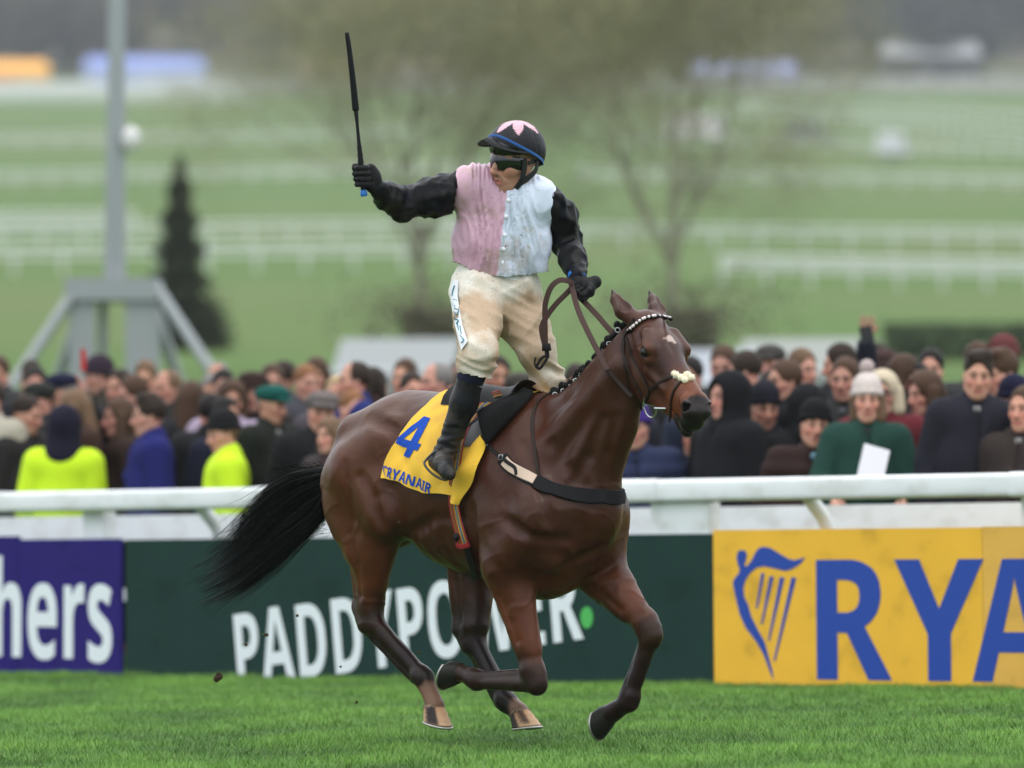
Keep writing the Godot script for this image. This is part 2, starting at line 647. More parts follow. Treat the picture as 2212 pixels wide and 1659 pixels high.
func build_boards() -> void:
	var s0 := rail_s(-420.0)
	var s1 := rail_s(45.0)
	var s2 := rail_s(265.0)
	var s3 := rail_s(277.0)
	var s4 := rail_s(1545.0)
	var s5 := rail_s(2127.0)
	var s6 := rail_s(2420.0)
	var s7 := rail_s(3000.0)
	var white := mat("board lettering white", Color(0.72, 0.77, 0.8), 0.5)
	# purple
	var purple := dirty("purple board", Color(0.023, 0.014, 0.15))
	var o := board("purple advertising board with white lettering at the left end", s0)
	panel(o, s0, s1 - 0.004, 0.90, purple, s0)
	panel(o, s1 + 0.004, s2, 0.878, purple, s0)
	var t := put("lettering", letters("hers", rail_s(246.0) - rail_s(-10.0), 0.66, 0.003), white, o)
	t.position = Vector3(rail_s(-10.0) - s0, 0.118, 0.012)
	t.basis = Basis(Vector3(0, 0, 1), -0.012)
	# green
	var green := dirty("dark green board", Color(0.013, 0.040, 0.033))
	o = board("long dark green advertising board behind the legs of the horse", s3)
	panel(o, s3, s4 - 0.003, 0.87, green, s3)
	var w := (rail_s(1258.0) - rail_s(514.0)) / cos(0.108)
	t = put("lettering", letters("PADDYPOWER", w, 0.455, 0.003), white, o)
	t.position = Vector3(rail_s(520.0) - s3, -0.035, 0.012)
	t.basis = Basis(Vector3(0, 0, 1), 0.108)
	var dot := []
	for i in 24: dot.append(Vector2(cos(TAU * i / 24), sin(TAU * i / 24)) * Vector2(0.048, 0.062))
	var d := put("full_stop", plate(dot, 0.003), mat("bright green print", Color(0.06, 0.42, 0.08), 0.5), o)
	d.position = Vector3(rail_s(1272.0) - s3, 0.40, 0.012)
	# yellow
	var yellow := dirty("yellow board", Color(0.86, 0.48, 0.05))
	var yellow2 := dirty("faded yellow board", Color(0.76, 0.44, 0.09))
	var blue := mat("board lettering blue", Color(0.001, 0.045, 0.33), 0.5)
	o = board("yellow advertising board with blue harp and lettering at the right end", s4)
	panel(o, s4 + 0.003, s5 - 0.002, 0.89, yellow, s4)
	panel(o, s5 + 0.002, s6, 0.893, yellow2, s4)
	panel(o, s6 + 0.004, s7, 0.893, yellow, s4)
	for q in [["R", 1768.0, 1930.0], ["Y", 1937.0, 2130.0], ["A", 2104.0, 2290.0], ["N", 2310.0, 2480.0]]:
		var l := put("letter", letters(q[0], rail_s(q[2]) - rail_s(q[1]), 0.655, 0.003), blue, o)
		l.position = Vector3(rail_s(q[1]) - s4, 0.066, 0.012)
	var sz := 0.72 / 700.0
	harp(o, sz, 0.003, blue, Transform3D(Basis().scaled(Vector3(1.38, 1, 1)), Vector3(rail_s(1588.0) - s4, 0.06, 0.012)))

func build_rails() -> void:
	var white := mat("white plastic rail", Color(0.80, 0.82, 0.84), 0.35)
	white.albedo_texture = ramp_tex(0.012, [[0.0, Color(0.82, 0.81, 0.78)], [0.4, Color(0.97, 0.97, 0.97)], [1.0, Color(1, 1, 1)]], 512, 5)
	white.uv1_triplanar = true
	white.uv1_scale = Vector3.ONE * 0.6
	# running rail: sections of oval section with a sleeve at each joint and goose-necked posts
	var o := thing("running_rail", "white plastic running rail nearest the track, above the advertising boards", "rail", rail_at(0, 0))
	var inv := o.transform.affine_inverse()
	var joints := [-3.2, -0.1, rail_s(600.0), rail_s(1385.0), rail_s(2240.0), rail_s(3000.0)]
	for i in joints.size() - 1:
		var s := Surf.new()
		var a: Vector3 = inv * rail_at(joints[i] + 0.004, 1.115)
		var b: Vector3 = inv * rail_at(joints[i + 1] - 0.004, 1.115)
		var side := Vector3(-RAIL_RUN.y, 0, RAIL_RUN.x)
		var rings := []
		for e in [a, b]:
			var ring := []
			for k in 20:
				var w := TAU * k / 20
				var cx := signf(cos(w)) * pow(absf(cos(w)), 0.42)
				var cy := signf(sin(w)) * pow(absf(sin(w)), 0.50)
				ring.append(s.put(e + side * cx * 0.05 + Vector3.UP * cy * 0.064))
			rings.append(ring)
		for k in 20: s.quad(rings[0][k], rings[0][(k + 1) % 20], rings[1][(k + 1) % 20], rings[1][k])
		put("rail_section", s.mesh(), white, o)
		var sl := Surf.new()
		rings = []
		for e in [-0.16, 0.16]:
			var ring := []
			for k in 20:
				var w := TAU * k / 20
				var cx := signf(cos(w)) * pow(absf(cos(w)), 0.42)
				var cy := signf(sin(w)) * pow(absf(sin(w)), 0.50)
				ring.append(sl.put(inv * rail_at(joints[i] + e, 1.115) + side * cx * 0.053 + Vector3.UP * cy * 0.068))
			rings.append(ring)
		for k in 20: sl.quad(rings[0][k], rings[0][(k + 1) % 20], rings[1][(k + 1) % 20], rings[1][k])
		put("rail_joint", sl.mesh(), white, o)
	for px in [-240.0, 424.0, 1000.0, 1736.0, 2420.0]:
		var s := Surf.new()
		var q := rail_s(px)
		var pts := []
		for p in [[1.09, -0.02], [1.03, -0.08], [0.94, -0.17], [0.80, -0.22], [0.5, -0.23], [-0.1, -0.23]]:
			pts.append(inv * rail_at(q, p[0], p[1]))
		s.tube(curve(pts, 4), [0.042], 12)
		put("curved_post", s.mesh(), white, o)
	for q in [[169.0, 213.0, -0.1], [1406.0, 1489.0, -0.06], [1490.0, 1531.0, -0.055], [2196.0, 2240.0, -0.1]]:
		var s := Surf.new()
		var a := rail_s(q[0])
		var b := rail_s(q[1])
		var bs := rail_basis()
		s.box(Vector3(-(b - a) * 0.5, -0.15, -0.05), Vector3((b - a) * 0.5, 1.046, 0.05), Color.WHITE, Transform3D(bs, inv * rail_at((a + b) * 0.5, 0.0, q[2])))
		put("square_post", s.mesh(true), white, o)
	# spectator barrier behind
	o = thing("spectator_barrier", "lower white barrier between the running rail and the crowd", "barrier", rail_at(0, 0, -0.95))
	inv = o.transform.affine_inverse()
	var bs := rail_basis()
	for k in 4:
		var s := Surf.new()
		s.box(Vector3(0.006, -0.105, -0.03), Vector3(3.994, 0.055, 0.03), Color.WHITE, Transform3D(bs, inv * rail_at(-3.0 + k * 4.0, 0.955, -0.95)))
		put("barrier_rail", s.mesh(true), white, o)
		s = Surf.new()
		s.box(Vector3(0.006, -0.04, -0.02), Vector3(3.994, 0.04, 0.02), Color.WHITE, Transform3D(bs, inv * rail_at(-3.0 + k * 4.0, 0.5, -0.95)))
		put("barrier_rail", s.mesh(true), white, o)
	for k in 9:
		var s := Surf.new()
		s.box(Vector3(-0.035, -0.2, -0.035), Vector3(0.035, 0.9, 0.035), Color.WHITE, Transform3D(bs, inv * rail_at(-3.0 + k * 2.0, 0.0, -1.03)))
		put("barrier_post", s.mesh(true), white, o)

func setup() -> void:
	var pitch := atan((1105.0 - 829.5) / FOCAL)
	look = Basis(Vector3.RIGHT, pitch)
	var cam := Camera3D.new()
	cam.name = "camera"
	cam.transform = Transform3D(look, eye)
	cam.fov = rad_to_deg(2.0 * atan(829.5 / FOCAL))
	cam.near = 0.5
	cam.far = 4000.0
	var lens := CameraAttributesPhysical.new()
	lens.frustum_focal_length = 178.0
	lens.frustum_focus_distance = 24.9
	lens.exposure_aperture = 1.8
	lens.frustum_near = 0.5
	lens.frustum_far = 4000.0
	cam.attributes = lens
	add_child(cam)
	cam.current = true
	cam.fov = rad_to_deg(2.0 * atan(829.5 / FOCAL))
	var w := WorldEnvironment.new()
	w.name = "world_environment"
	var e := Environment.new()
	e.background_mode = Environment.BG_SKY
	var sm := ProceduralSkyMaterial.new()
	sm.sky_top_color = Color(0.97, 0.985, 1.0)
	sm.sky_horizon_color = Color(0.60, 0.63, 0.66)
	sm.sky_curve = 0.45
	sm.ground_bottom_color = Color(0.2, 0.26, 0.17)
	sm.ground_horizon_color = Color(0.5, 0.53, 0.5)
	sm.sky_energy_multiplier = 1.45
	sm.sun_angle_max = 1.0
	var sky := Sky.new()
	sky.sky_material = sm
	e.sky = sky
	e.tonemap_mode = Environment.TONE_MAPPER_LINEAR
	e.tonemap_exposure = 1.2
	e.sdfgi_enabled = true
	e.ssao_enabled = true
	e.ssil_enabled = true
	e.fog_enabled = true
	e.fog_density = 0.0002
	e.fog_light_color = Color(0.80, 0.82, 0.84)
	w.environment = e
	add_child(w)
	var sun := DirectionalLight3D.new()
	sun.name = "overcast_sun"
	sun.light_energy = 0.3
	sun.light_color = Color(1.0, 0.985, 0.96)
	sun.light_angular_distance = 20.0
	sun.shadow_enabled = true
	sun.rotation_degrees = Vector3(-62, 25, 0)
	add_child(sun)

# ---------------------------------------------------------------- the horse: x forward, y up, z to its right, metres from the ground under the girth
const HORSE_YAW := 0.7505
var horse: Node3D
var horse_x := Transform3D()
var head_x := Transform3D()       # head frame inside the horse frame: x along the nose, y out of the forehead, z to its right
var coat: Field
var eye_at := Vector3.INF
var nostril_at := Vector3.INF
var face: Field

func horse_frame() -> void:
	var fwd := Vector3(cos(HORSE_YAW), 0, sin(HORSE_YAW))
	horse_x = Transform3D(Basis(fwd, Vector3.UP, fwd.cross(Vector3.UP)), Vector3(-0.053, 0.03, -HORSE_DEPTH))
	var yaw := deg_to_rad(60.0) - HORSE_YAW
	var dip := deg_to_rad(44.0)
	var nose := Vector3(cos(yaw) * cos(dip), -sin(dip), sin(yaw) * cos(dip))
	var side := Vector3(-sin(yaw), 0, cos(yaw))
	head_x = Transform3D(Basis(nose, side.cross(nose), side), Vector3(0.872, 1.867, -0.012))

func sag(px: float, py: float, r: float) -> Vector3:       # where the line of sight meets the upright plane r metres right of the horse's middle
	var inv := horse_x.affine_inverse()
	var a := inv * eye
	var d := inv.basis * sight(px, py)
	return a + d * ((r - a.z) / d.z)

func on_coat(px: float, py: float, field: Field = null) -> Vector3:
	var inv := horse_x.affine_inverse()
	var d := (inv.basis * sight(px, py)).normalized()
	var a := inv * eye + d * 23.3
	return (field if field else coat).hit(a, d)

func on_face(px: float, py: float) -> Vector3:              # in the head frame
	var inv := (horse_x * head_x).affine_inverse()
	var d := (inv.basis * sight(px, py)).normalized()
	return face.hit(inv * eye + d * 23.3, d)

func trunk(g: Field) -> void:
	var w := Vector3(1, 1, 0.7)
	# barrel, belly, loins
	g.cone(Vector3(0.16, 1.10, 0), Vector3(-0.22, 1.16, 0), 0.395, 0.355, 0.05, w)
	g.cone(Vector3(0.25, 0.93, 0), Vector3(-0.2, 1.075, 0), 0.265, 0.265, 0.12, Vector3(1, 1, 0.82))
	g.cone(Vector3(-0.2, 1.19, 0), Vector3(-0.55, 1.25, 0), 0.33, 0.29, 0.08, Vector3(1, 1, 0.84))
	g.cone(Vector3(-0.2, 1.07, 0), Vector3(-0.46, 1.20, 0), 0.27, 0.20, 0.1, Vector3(1, 1, 0.8))
	# withers and back line
	g.cone(Vector3(0.27, 1.415, 0), Vector3(-0.02, 1.405, 0), 0.11, 0.10, 0.10, Vector3(1, 1, 0.6))
	g.cone(Vector3(-0.1, 1.385, 0), Vector3(-0.55, 1.41, 0), 0.11, 0.12, 0.10, Vector3(1, 1, 0.9))
	# croup and haunches
	g.cone(Vector3(-0.50, 1.255, 0), Vector3(-0.73, 1.215, 0), 0.27, 0.215, 0.06, Vector3(1, 1, 0.95))
	g.cone(Vector3(-0.62, 1.385, 0), Vector3(-0.82, 1.325, 0), 0.145, 0.115, 0.05)
	g.cone(Vector3(-0.80, 1.28, 0), Vector3(-0.97, 1.22, 0), 0.11, 0.05, 0.08, Vector3(1, 1, 0.9))
	for q in [1.0, -1.0]:
		g.cone(Vector3(-0.50, 1.35, 0.16 * q), Vector3(-0.66, 1.22, 0.17 * q), 0.10, 0.15, 0.06)
		g.cone(Vector3(-0.58, 1.405, 0.09 * q), Vector3(-0.775, 1.36, 0.095 * q), 0.115, 0.105, 0.04)
		g.cone(Vector3(-0.80, 1.28, 0.10 * q), Vector3(-0.80, 1.05, 0.125 * q), 0.10, 0.10, 0.03)
		g.cone(Vector3(-0.79, 1.15, 0.11 * q), Vector3(-0.76, 0.98, 0.12 * q), 0.155, 0.125, 0.06)
	# chest and shoulders
	g.cone(Vector3(0.24, 1.02, 0), Vector3(0.44, 1.04, 0), 0.33, 0.24, 0.08, Vector3(1, 1, 0.74))
	g.cone(Vector3(0.28, 0.86, 0), Vector3(0.36, 0.92, 0), 0.20, 0.19, 0.08, Vector3(1, 1, 0.8))
	for q in [1.0, -1.0]:
		g.cone(Vector3(0.22, 1.36, 0.10 * q), Vector3(0.42, 1.03, 0.19 * q), 0.12, 0.12, 0.05, Vector3(1, 1, 0.8))
		g.cone(Vector3(0.12, 1.26, 0.14 * q), Vector3(0.20, 0.98, 0.20 * q), 0.12, 0.13, 0.06, Vector3(1, 1, 0.7))
		g.cone(Vector3(0.47, 1.04, 0.10 * q), Vector3(0.45, 0.90, 0.10 * q), 0.125, 0.10, 0.035)
		g.cone(Vector3(0.16, 1.12, 0.185 * q), Vector3(0.20, 0.86, 0.205 * q), 0.10, 0.085, 0.018, Vector3(1, 1, 0.62))
		g.cone(Vector3(0.25, 1.36, 0.115 * q), Vector3(0.40, 1.06, 0.205 * q), 0.045, 0.055, 0.022)
		g.cone(Vector3(0.49, 0.99, 0.085 * q), Vector3(0.43, 0.83, 0.125 * q), 0.085, 0.080, 0.014)
		g.cone(Vector3(-0.49, 1.15, 0.195 * q), Vector3(-0.50, 1.02, 0.20 * q), 0.09, 0.08, 0.03)
		g.ball(Vector3(-0.44, 1.385, 0.195 * q), Vector3(0.06, 0.05, 0.04), 0.04)
		g.ball(Vector3(-0.33, 1.27, 0.335 * q), Vector3(0.10, 0.12, 0.06), 0.06, true)
		g.cone(Vector3(0.03, 1.20, 0.345 * q), Vector3(0.02, 0.86, 0.315 * q), 0.05, 0.045, 0.06, Vector3.ONE, true)
	# neck
	g.cone(Vector3(0.36, 1.215, 0), Vector3(0.67, 1.545, 0), 0.280, 0.150, 0.07, Vector3(1, 1, 0.56))
	g.cone(Vector3(0.66, 1.56, 0), Vector3(0.81, 1.725, 0), 0.138, 0.112, 0.06, Vector3(1, 1, 0.66))
	g.cone(Vector3(0.45, 1.12, 0.0), Vector3(0.665, 1.40, 0.0), 0.18, 0.12, 0.07, Vector3(1, 1, 0.74))
	for q in [1.0, -1.0]:      # the band of muscle and the jugular groove down the neck
		g.cone(Vector3(0.72, 1.52, 0.060 * q), Vector3(0.49, 1.12, 0.125 * q), 0.036, 0.058, 0.025)
		g.cone(Vector3(0.76, 1.64, 0.06 * q), Vector3(0.40, 1.28, 0.12 * q), 0.05, 0.075, 0.045)

func carcass(g: Field) -> void:
	trunk(g)
	legs(g)

func legs(g: Field) -> void:
	# right hind: thigh, gaskin, hock, cannon, fetlock, pastern
	g.cone(Vector3(-0.66, 1.18, 0.14), Vector3(-0.50, 1.02, 0.18), 0.19, 0.13, 0.05)
	g.cone(Vector3(-0.74, 1.05, 0.13), Vector3(-0.67, 0.86, 0.14), 0.15, 0.11, 0.05)
	g.cone(Vector3(-0.555, 0.97, 0.17), Vector3(-0.672, 0.60, 0.12), 0.095, 0.048, 0.05)
	g.cone(Vector3(-0.67, 0.90, 0.14), Vector3(-0.69, 0.66, 0.12), 0.095, 0.050, 0.05)
	g.cone(Vector3(-0.78, 0.92, 0.12), Vector3(-0.755, 0.585, 0.11), 0.045, 0.026, 0.03)
	g.cone(Vector3(-0.76, 0.59, 0.11), Vector3(-0.70, 0.515, 0.12), 0.034, 0.048, 0.03)
	g.cone(Vector3(-0.68, 0.60, 0.12), Vector3(-0.655, 0.51, 0.12), 0.056, 0.05, 0.03)
	g.cone(Vector3(-0.66, 0.525, 0.12), Vector3(-0.40, 0.310, 0.10), 0.043, 0.032, 0.014)
	g.cone(Vector3(-0.69, 0.48, 0.12), Vector3(-0.42, 0.275, 0.10), 0.022, 0.022, 0.010)
	g.cone(Vector3(-0.385, 0.295, 0.10), Vector3(-0.37, 0.285, 0.10), 0.047, 0.046, 0.02)
	g.cone(Vector3(-0.37, 0.28, 0.10), Vector3(-0.300, 0.165, 0.10), 0.036, 0.044, 0.025)
	g.cone(Vector3(-0.80, 1.10, 0.145), Vector3(-0.73, 0.84, 0.145), 0.085, 0.07, 0.014)
	g.cone(Vector3(-0.60, 0.90, 0.185), Vector3(-0.665, 0.70, 0.145), 0.066, 0.040, 0.013)
	# left hind, carried further forward
	g.cone(Vector3(-0.66, 1.18, -0.14), Vector3(-0.33, 0.95, -0.18), 0.19, 0.125, 0.06)
	g.cone(Vector3(-0.30, 0.88, -0.17), Vector3(-0.255, 0.52, -0.12), 0.105, 0.056, 0.05)
	g.cone(Vector3(-0.40, 0.88, -0.14), Vector3(-0.345, 0.50, -0.11), 0.06, 0.032, 0.04)
	g.cone(Vector3(-0.345, 0.50, -0.11), Vector3(-0.285, 0.43, -0.11), 0.036, 0.046, 0.03)
	g.cone(Vector3(-0.262, 0.50, -0.11), Vector3(-0.25, 0.42, -0.11), 0.054, 0.046, 0.03)
	g.cone(Vector3(-0.255, 0.44, -0.11), Vector3(-0.07, 0.20, -0.10), 0.045, 0.032, 0.014)
	g.cone(Vector3(-0.285, 0.41, -0.11), Vector3(-0.10, 0.175, -0.10), 0.022, 0.022, 0.010)
	g.cone(Vector3(-0.062, 0.185, -0.10), Vector3(-0.05, 0.178, -0.10), 0.046, 0.045, 0.02)
	g.cone(Vector3(-0.05, 0.178, -0.10), Vector3(0.020, 0.135, -0.10), 0.037, 0.044, 0.025)
	# right fore, folded under
	g.cone(Vector3(0.42, 0.99, 0.18), Vector3(0.21, 0.80, 0.18), 0.13, 0.115, 0.06)
	g.cone(Vector3(0.205, 0.76, 0.175), Vector3(0.33, 0.335, 0.15), 0.104, 0.046, 0.04, Vector3(1, 1, 0.85))
	g.cone(Vector3(0.255, 0.72, 0.165), Vector3(0.33, 0.42, 0.15), 0.066, 0.042, 0.03)
	g.cone(Vector3(0.333, 0.33, 0.15), Vector3(0.36, 0.268, 0.15), 0.057, 0.046, 0.025)
	g.cone(Vector3(0.365, 0.315, 0.15), Vector3(0.37, 0.29, 0.15), 0.036, 0.034, 0.02)
	g.cone(Vector3(0.32, 0.275, 0.15), Vector3(0.02, 0.270, 0.13), 0.040, 0.031, 0.014)
	g.cone(Vector3(0.29, 0.315, 0.15), Vector3(0.01, 0.298, 0.13), 0.022, 0.022, 0.010)
	g.cone(Vector3(-0.015, 0.278, 0.13), Vector3(-0.03, 0.285, 0.13), 0.046, 0.044, 0.02)
	g.cone(Vector3(-0.03, 0.29, 0.13), Vector3(-0.120, 0.312, 0.13), 0.036, 0.042, 0.025)
	g.cone(Vector3(0.265, 0.76, 0.160), Vector3(0.315, 0.55, 0.150), 0.058, 0.036, 0.010)
	g.cone(Vector3(0.165, 0.74, 0.195), Vector3(0.285, 0.50, 0.165), 0.058, 0.030, 0.012)
	# left fore, reaching out
	g.cone(Vector3(0.42, 1.00, -0.18), Vector3(0.42, 0.80, -0.18), 0.135, 0.125, 0.06)
	g.cone(Vector3(0.42, 0.79, -0.18), Vector3(0.700, 0.545, -0.17), 0.115, 0.054, 0.04, Vector3(1, 1, 0.85))
	g.cone(Vector3(0.40, 0.72, -0.18), Vector3(0.60, 0.58, -0.17), 0.07, 0.044, 0.03)
	g.cone(Vector3(0.50, 0.75, -0.155), Vector3(0.63, 0.62, -0.160), 0.055, 0.034, 0.010)
	g.cone(Vector3(0.705, 0.54, -0.17), Vector3(0.733, 0.465, -0.17), 0.060, 0.050, 0.025)
	g.cone(Vector3(0.745, 0.51, -0.17), Vector3(0.755, 0.485, -0.17), 0.042, 0.040, 0.02)
	g.cone(Vector3(0.730, 0.47, -0.17), Vector3(0.645, 0.235, -0.15), 0.043, 0.032, 0.014)
	g.cone(Vector3(0.692, 0.45, -0.17), Vector3(0.608, 0.23, -0.15), 0.022, 0.023, 0.010)
	g.cone(Vector3(0.638, 0.215, -0.15), Vector3(0.630, 0.195, -0.15), 0.047, 0.046, 0.02)
	g.cone(Vector3(0.625, 0.19, -0.15), Vector3(0.515, 0.138, -0.15), 0.037, 0.043, 0.025)

func skull(g: Field) -> void:      # in the head frame
	var n := Vector3(1, 1, 0.72)
	g.cone(Vector3(0.02, -0.06, 0), Vector3(0.2, -0.062, 0), 0.082, 0.100, 0.03, Vector3(1, 1, 0.98))
	g.cone(Vector3(0.115, -0.190, 0), Vector3(0.19, -0.175, 0), 0.138, 0.128, 0.022, Vector3(1, 1, 0.68))
	g.cone(Vector3(0.22, -0.10, 0), Vector3(0.48, -0.075, 0), 0.105, 0.072, 0.04, Vector3(1, 1, 0.62))
	g.cone(Vector3(0.18, -0.035, 0), Vector3(0.50, -0.018, 0), 0.066, 0.044, 0.03, Vector3(1, 1, 0.95))
	g.cone(Vector3(0.24, -0.21, 0), Vector3(0.50, -0.135, 0), 0.060, 0.032, 0.03, Vector3(1, 1, 0.85))
	# muzzle, lips, chin
	g.cone(Vector3(0.47, -0.045, 0), Vector3(0.555, -0.055, 0), 0.060, 0.054, 0.03, Vector3(1, 1, 0.9))
	g.cone(Vector3(0.568, -0.088, 0.010), Vector3(0.568, -0.088, -0.010), 0.045, 0.045, 0.02)
	g.cone(Vector3(0.50, -0.136, 0.0), Vector3(0.570, -0.147, 0.0), 0.031, 0.029, 0.012)
	g.cone(Vector3(0.505, -0.150, 0), Vector3(0.53, -0.160, 0), 0.026, 0.024, 0.015)
	for q in [1.0, -1.0]:
		g.cone(Vector3(0.12, 0.0, 0.068 * q), Vector3(0.21, -0.01, 0.086 * q), 0.026, 0.030, 0.025)
		g.cone(Vector3(0.25, -0.100, 0.070 * q), Vector3(0.37, -0.095, 0.048 * q), 0.014, 0.008, 0.03)
		g.cone(Vector3(0.16, -0.045, 0.094 * q), Vector3(0.235, -0.05, 0.088 * q), 0.018, 0.018, 0.02)
		g.cone(Vector3(0.165, -0.018, 0.090 * q), Vector3(0.190, -0.014, 0.092 * q), 0.016, 0.014, 0.015)
		# nostril
		g.cone(Vector3(0.520, -0.020, 0.034 * q), Vector3(0.572, -0.038, 0.036 * q), 0.033, 0.030, 0.015)
		# hollow above the eye, cheek line
		g.ball(Vector3(0.125, -0.030, 0.108 * q), Vector3(0.035, 0.022, 0.02), 0.02, true)
		# ears
		g.cone(Vector3(-0.005, -0.035, 0.058 * q), Vector3(-0.07, -0.04, 0.084 * q), 0.034, 0.040, 0.02)
		g.cone(Vector3(-0.07, -0.04, 0.084 * q), Vector3(-0.135, -0.038, 0.094 * q), 0.040, 0.026, 0.01)
		g.cone(Vector3(-0.135, -0.038, 0.094 * q), Vector3(-0.188, -0.030, 0.094 * q), 0.026, 0.005, 0.008)
		g.cone(Vector3(-0.055, 0.002, 0.098 * q), Vector3(-0.165, -0.006, 0.104 * q), 0.028, 0.010, 0.008, Vector3.ONE, true)
	# mouth
	g.cone(Vector3(0.47, -0.128, 0.05), Vector3(0.47, -0.128, -0.05), 0.004, 0.004, 0.006, Vector3.ONE, true)
	g.cone(Vector3(0.50, -0.121, 0.05), Vector3(0.50, -0.121, -0.05), 0.006, 0.006, 0.006, Vector3.ONE, true)
	g.cone(Vector3(0.545, -0.124, 0.05), Vector3(0.545, -0.124, -0.05), 0.005, 0.005, 0.006, Vector3.ONE, true)
	g.cone(Vector3(0.59, -0.132, 0.05), Vector3(0.59, -0.132, -0.05), 0.0055, 0.0055, 0.006, Vector3.ONE, true)

func coat_color(p: Vector3, n: Vector3) -> Color:
	var a := noise.get_noise_3dv(p * 9.0)
	var b := noise.get_noise_3dv(p * 40.0)
	var c := Color(0.064, 0.0235, 0.0125)
	c = c.lerp(Color(0.100, 0.037, 0.017), clampf(smoothstep(-0.2, -0.7, p.x) * 0.8 + a * 0.35, 0.0, 1.0))
	c = c.lerp(Color(0.045, 0.0175, 0.0115), clampf(smoothstep(0.25, 0.6, p.x) * smoothstep(0.75, 1.0, p.y) * 0.6 + a * 0.3, 0.0, 1.0))
	# rusty forearms and inner thighs
	var rust := Color(0.135, 0.044, 0.021)
	if p.x > 0.05 and p.y < 0.80: c = c.lerp(rust, smoothstep(0.82, 0.68, p.y) * (0.55 + a * 0.8))
	if p.x < -0.35 and p.y < 0.98: c = c.lerp(rust, smoothstep(0.98, 0.7, p.y) * (0.35 + a * 0.8 + 0.5 * smoothstep(-0.62, -0.8, p.x)))
	# black points
	var top := 0.0
	if p.x > 0.45 and p.z < 0.0: top = 0.56
	elif p.z > 0.05 and p.x > -0.3: top = 0.42
	elif p.x < 0.15: top = 0.64
	var k := smoothstep(top + 0.10, top - 0.08, p.y + a * 0.10 + b * 0.03)
	c = c.lerp(Color(0.030, 0.0165, 0.0115).lerp(Color(0.011, 0.008, 0.0075), clampf(smoothstep(top, top - 0.30, p.y) + a * 0.6, 0.0, 1.0)), k * 0.94)
	# pale hind pasterns
	if p.x < -0.2 and p.z > 0.0 and p.y < 0.30: c = c.lerp(Color(0.21, 0.125, 0.085), smoothstep(0.275, 0.235, p.y + b * 0.03 - (p.x + 0.33) * 0.3))
	if p.x < 0.10 and p.z < 0.0 and p.y < 0.2: c = c.lerp(Color(0.19, 0.12, 0.085), smoothstep(-0.015, 0.012, p.x + b * 0.01))
	# dark line of the crest
	return c * (1.0 + a * 0.12 + b * 0.10)

func coat_relief(p: Vector3, n: Vector3) -> float:
	var k := noise.get_noise_3dv(p * 11.0) * 0.0055 + noise.get_noise_3dv(p * 24.0) * 0.0016
	# veins under the thin skin of the belly, shoulder and gaskin
	var v := 1.0 - absf(ridge.get_noise_3dv(p * Vector3(2.6, 3.4, 2.6) + Vector3(7, 3, 1))) * 13.0
	if v > 0.0: k += v * 0.0030 * smoothstep(1.45, 1.15, p.y) * smoothstep(0.45, 0.6, p.y)
	# the ribs, faintly
	k += 0.0013 * sin((p.x + p.y * 0.35) * 95.0) * smoothstep(0.14, 0.05, p.x) * smoothstep(-0.42, -0.25, p.x) * smoothstep(1.30, 1.15, p.y) * smoothstep(0.75, 0.9, p.y)
	# stringy thigh and forearm muscles
	k += 0.0016 * sin(p.x * 60.0 + p.y * 14.0 + noise.get_noise_3dv(p * 9.0) * 5.0) * smoothstep(1.05, 0.95, p.y) * smoothstep(0.55, 0.65, p.y)
	return k

func face_color(p: Vector3, n: Vector3) -> Color:      # head frame
	var a := noise.get_noise_3dv(p * 22.0)
	var b := noise.get_noise_3dv(p * 120.0)
	var c := Color(0.070, 0.028, 0.019)
	c = c.lerp(Color(0.048, 0.022, 0.019), smoothstep(0.16, 0.24, p.x) * smoothstep(0.42, 0.3, p.x) * smoothstep(-0.12, -0.03, p.y))
	c = c.lerp(Color(0.150, 0.050, 0.022), clampf(smoothstep(0.33, 0.46, p.x + a * 0.05) * 0.95 + smoothstep(-0.16, -0.24, p.y) * smoothstep(0.2, 0.4, p.x) * 0.6, 0.0, 1.0))
	var eye_d := (Vector3(p.x, p.y, absf(p.z)) - eye_at).length() if eye_at != Vector3.INF else 1.0
	c = c.lerp(Color(0.12, 0.045, 0.02), smoothstep(0.062, 0.040, eye_d) * 0.6)
	c = c.lerp(Color(0.012, 0.009, 0.009), smoothstep(0.036, 0.024, eye_d))
	# soft black muzzle
	c = c.lerp(Color(0.016, 0.013, 0.014), smoothstep(0.515, 0.545, p.x + a * 0.03 - absf(p.z) * 0.10 + smoothstep(-0.09, -0.14, p.y) * 0.03))
	if p.y < -0.122: c = c.lerp(Color(0.02, 0.015, 0.015), smoothstep(0.47, 0.51, p.x + a * 0.02))
	if nostril_at != Vector3.INF: c = c.lerp(Color(0.003, 0.002, 0.002), smoothstep(0.021, 0.013, (Vector3(p.x, p.y, absf(p.z)) - nostril_at).length()))
	# star
	var s := Vector2(p.x - 0.20, p.z * 1.1 - 0.002).length() + noise.get_noise_3dv(p * 90.0) * 0.018 + b * 0.006
	if p.y > -0.02: c = c.lerp(Color(0.52, 0.44, 0.42), smoothstep(0.030, 0.019, s) * 0.85)
	# inner ears and nape
	if p.x < -0.03: c = c.lerp(Color(0.05, 0.024, 0.018), 0.6)
	if p.x < -0.15: c = c.lerp(Color(0.02, 0.014, 0.012), smoothstep(-0.15, -0.18, p.x))
	return c * (1.0 + a * 0.14 + b * 0.10)

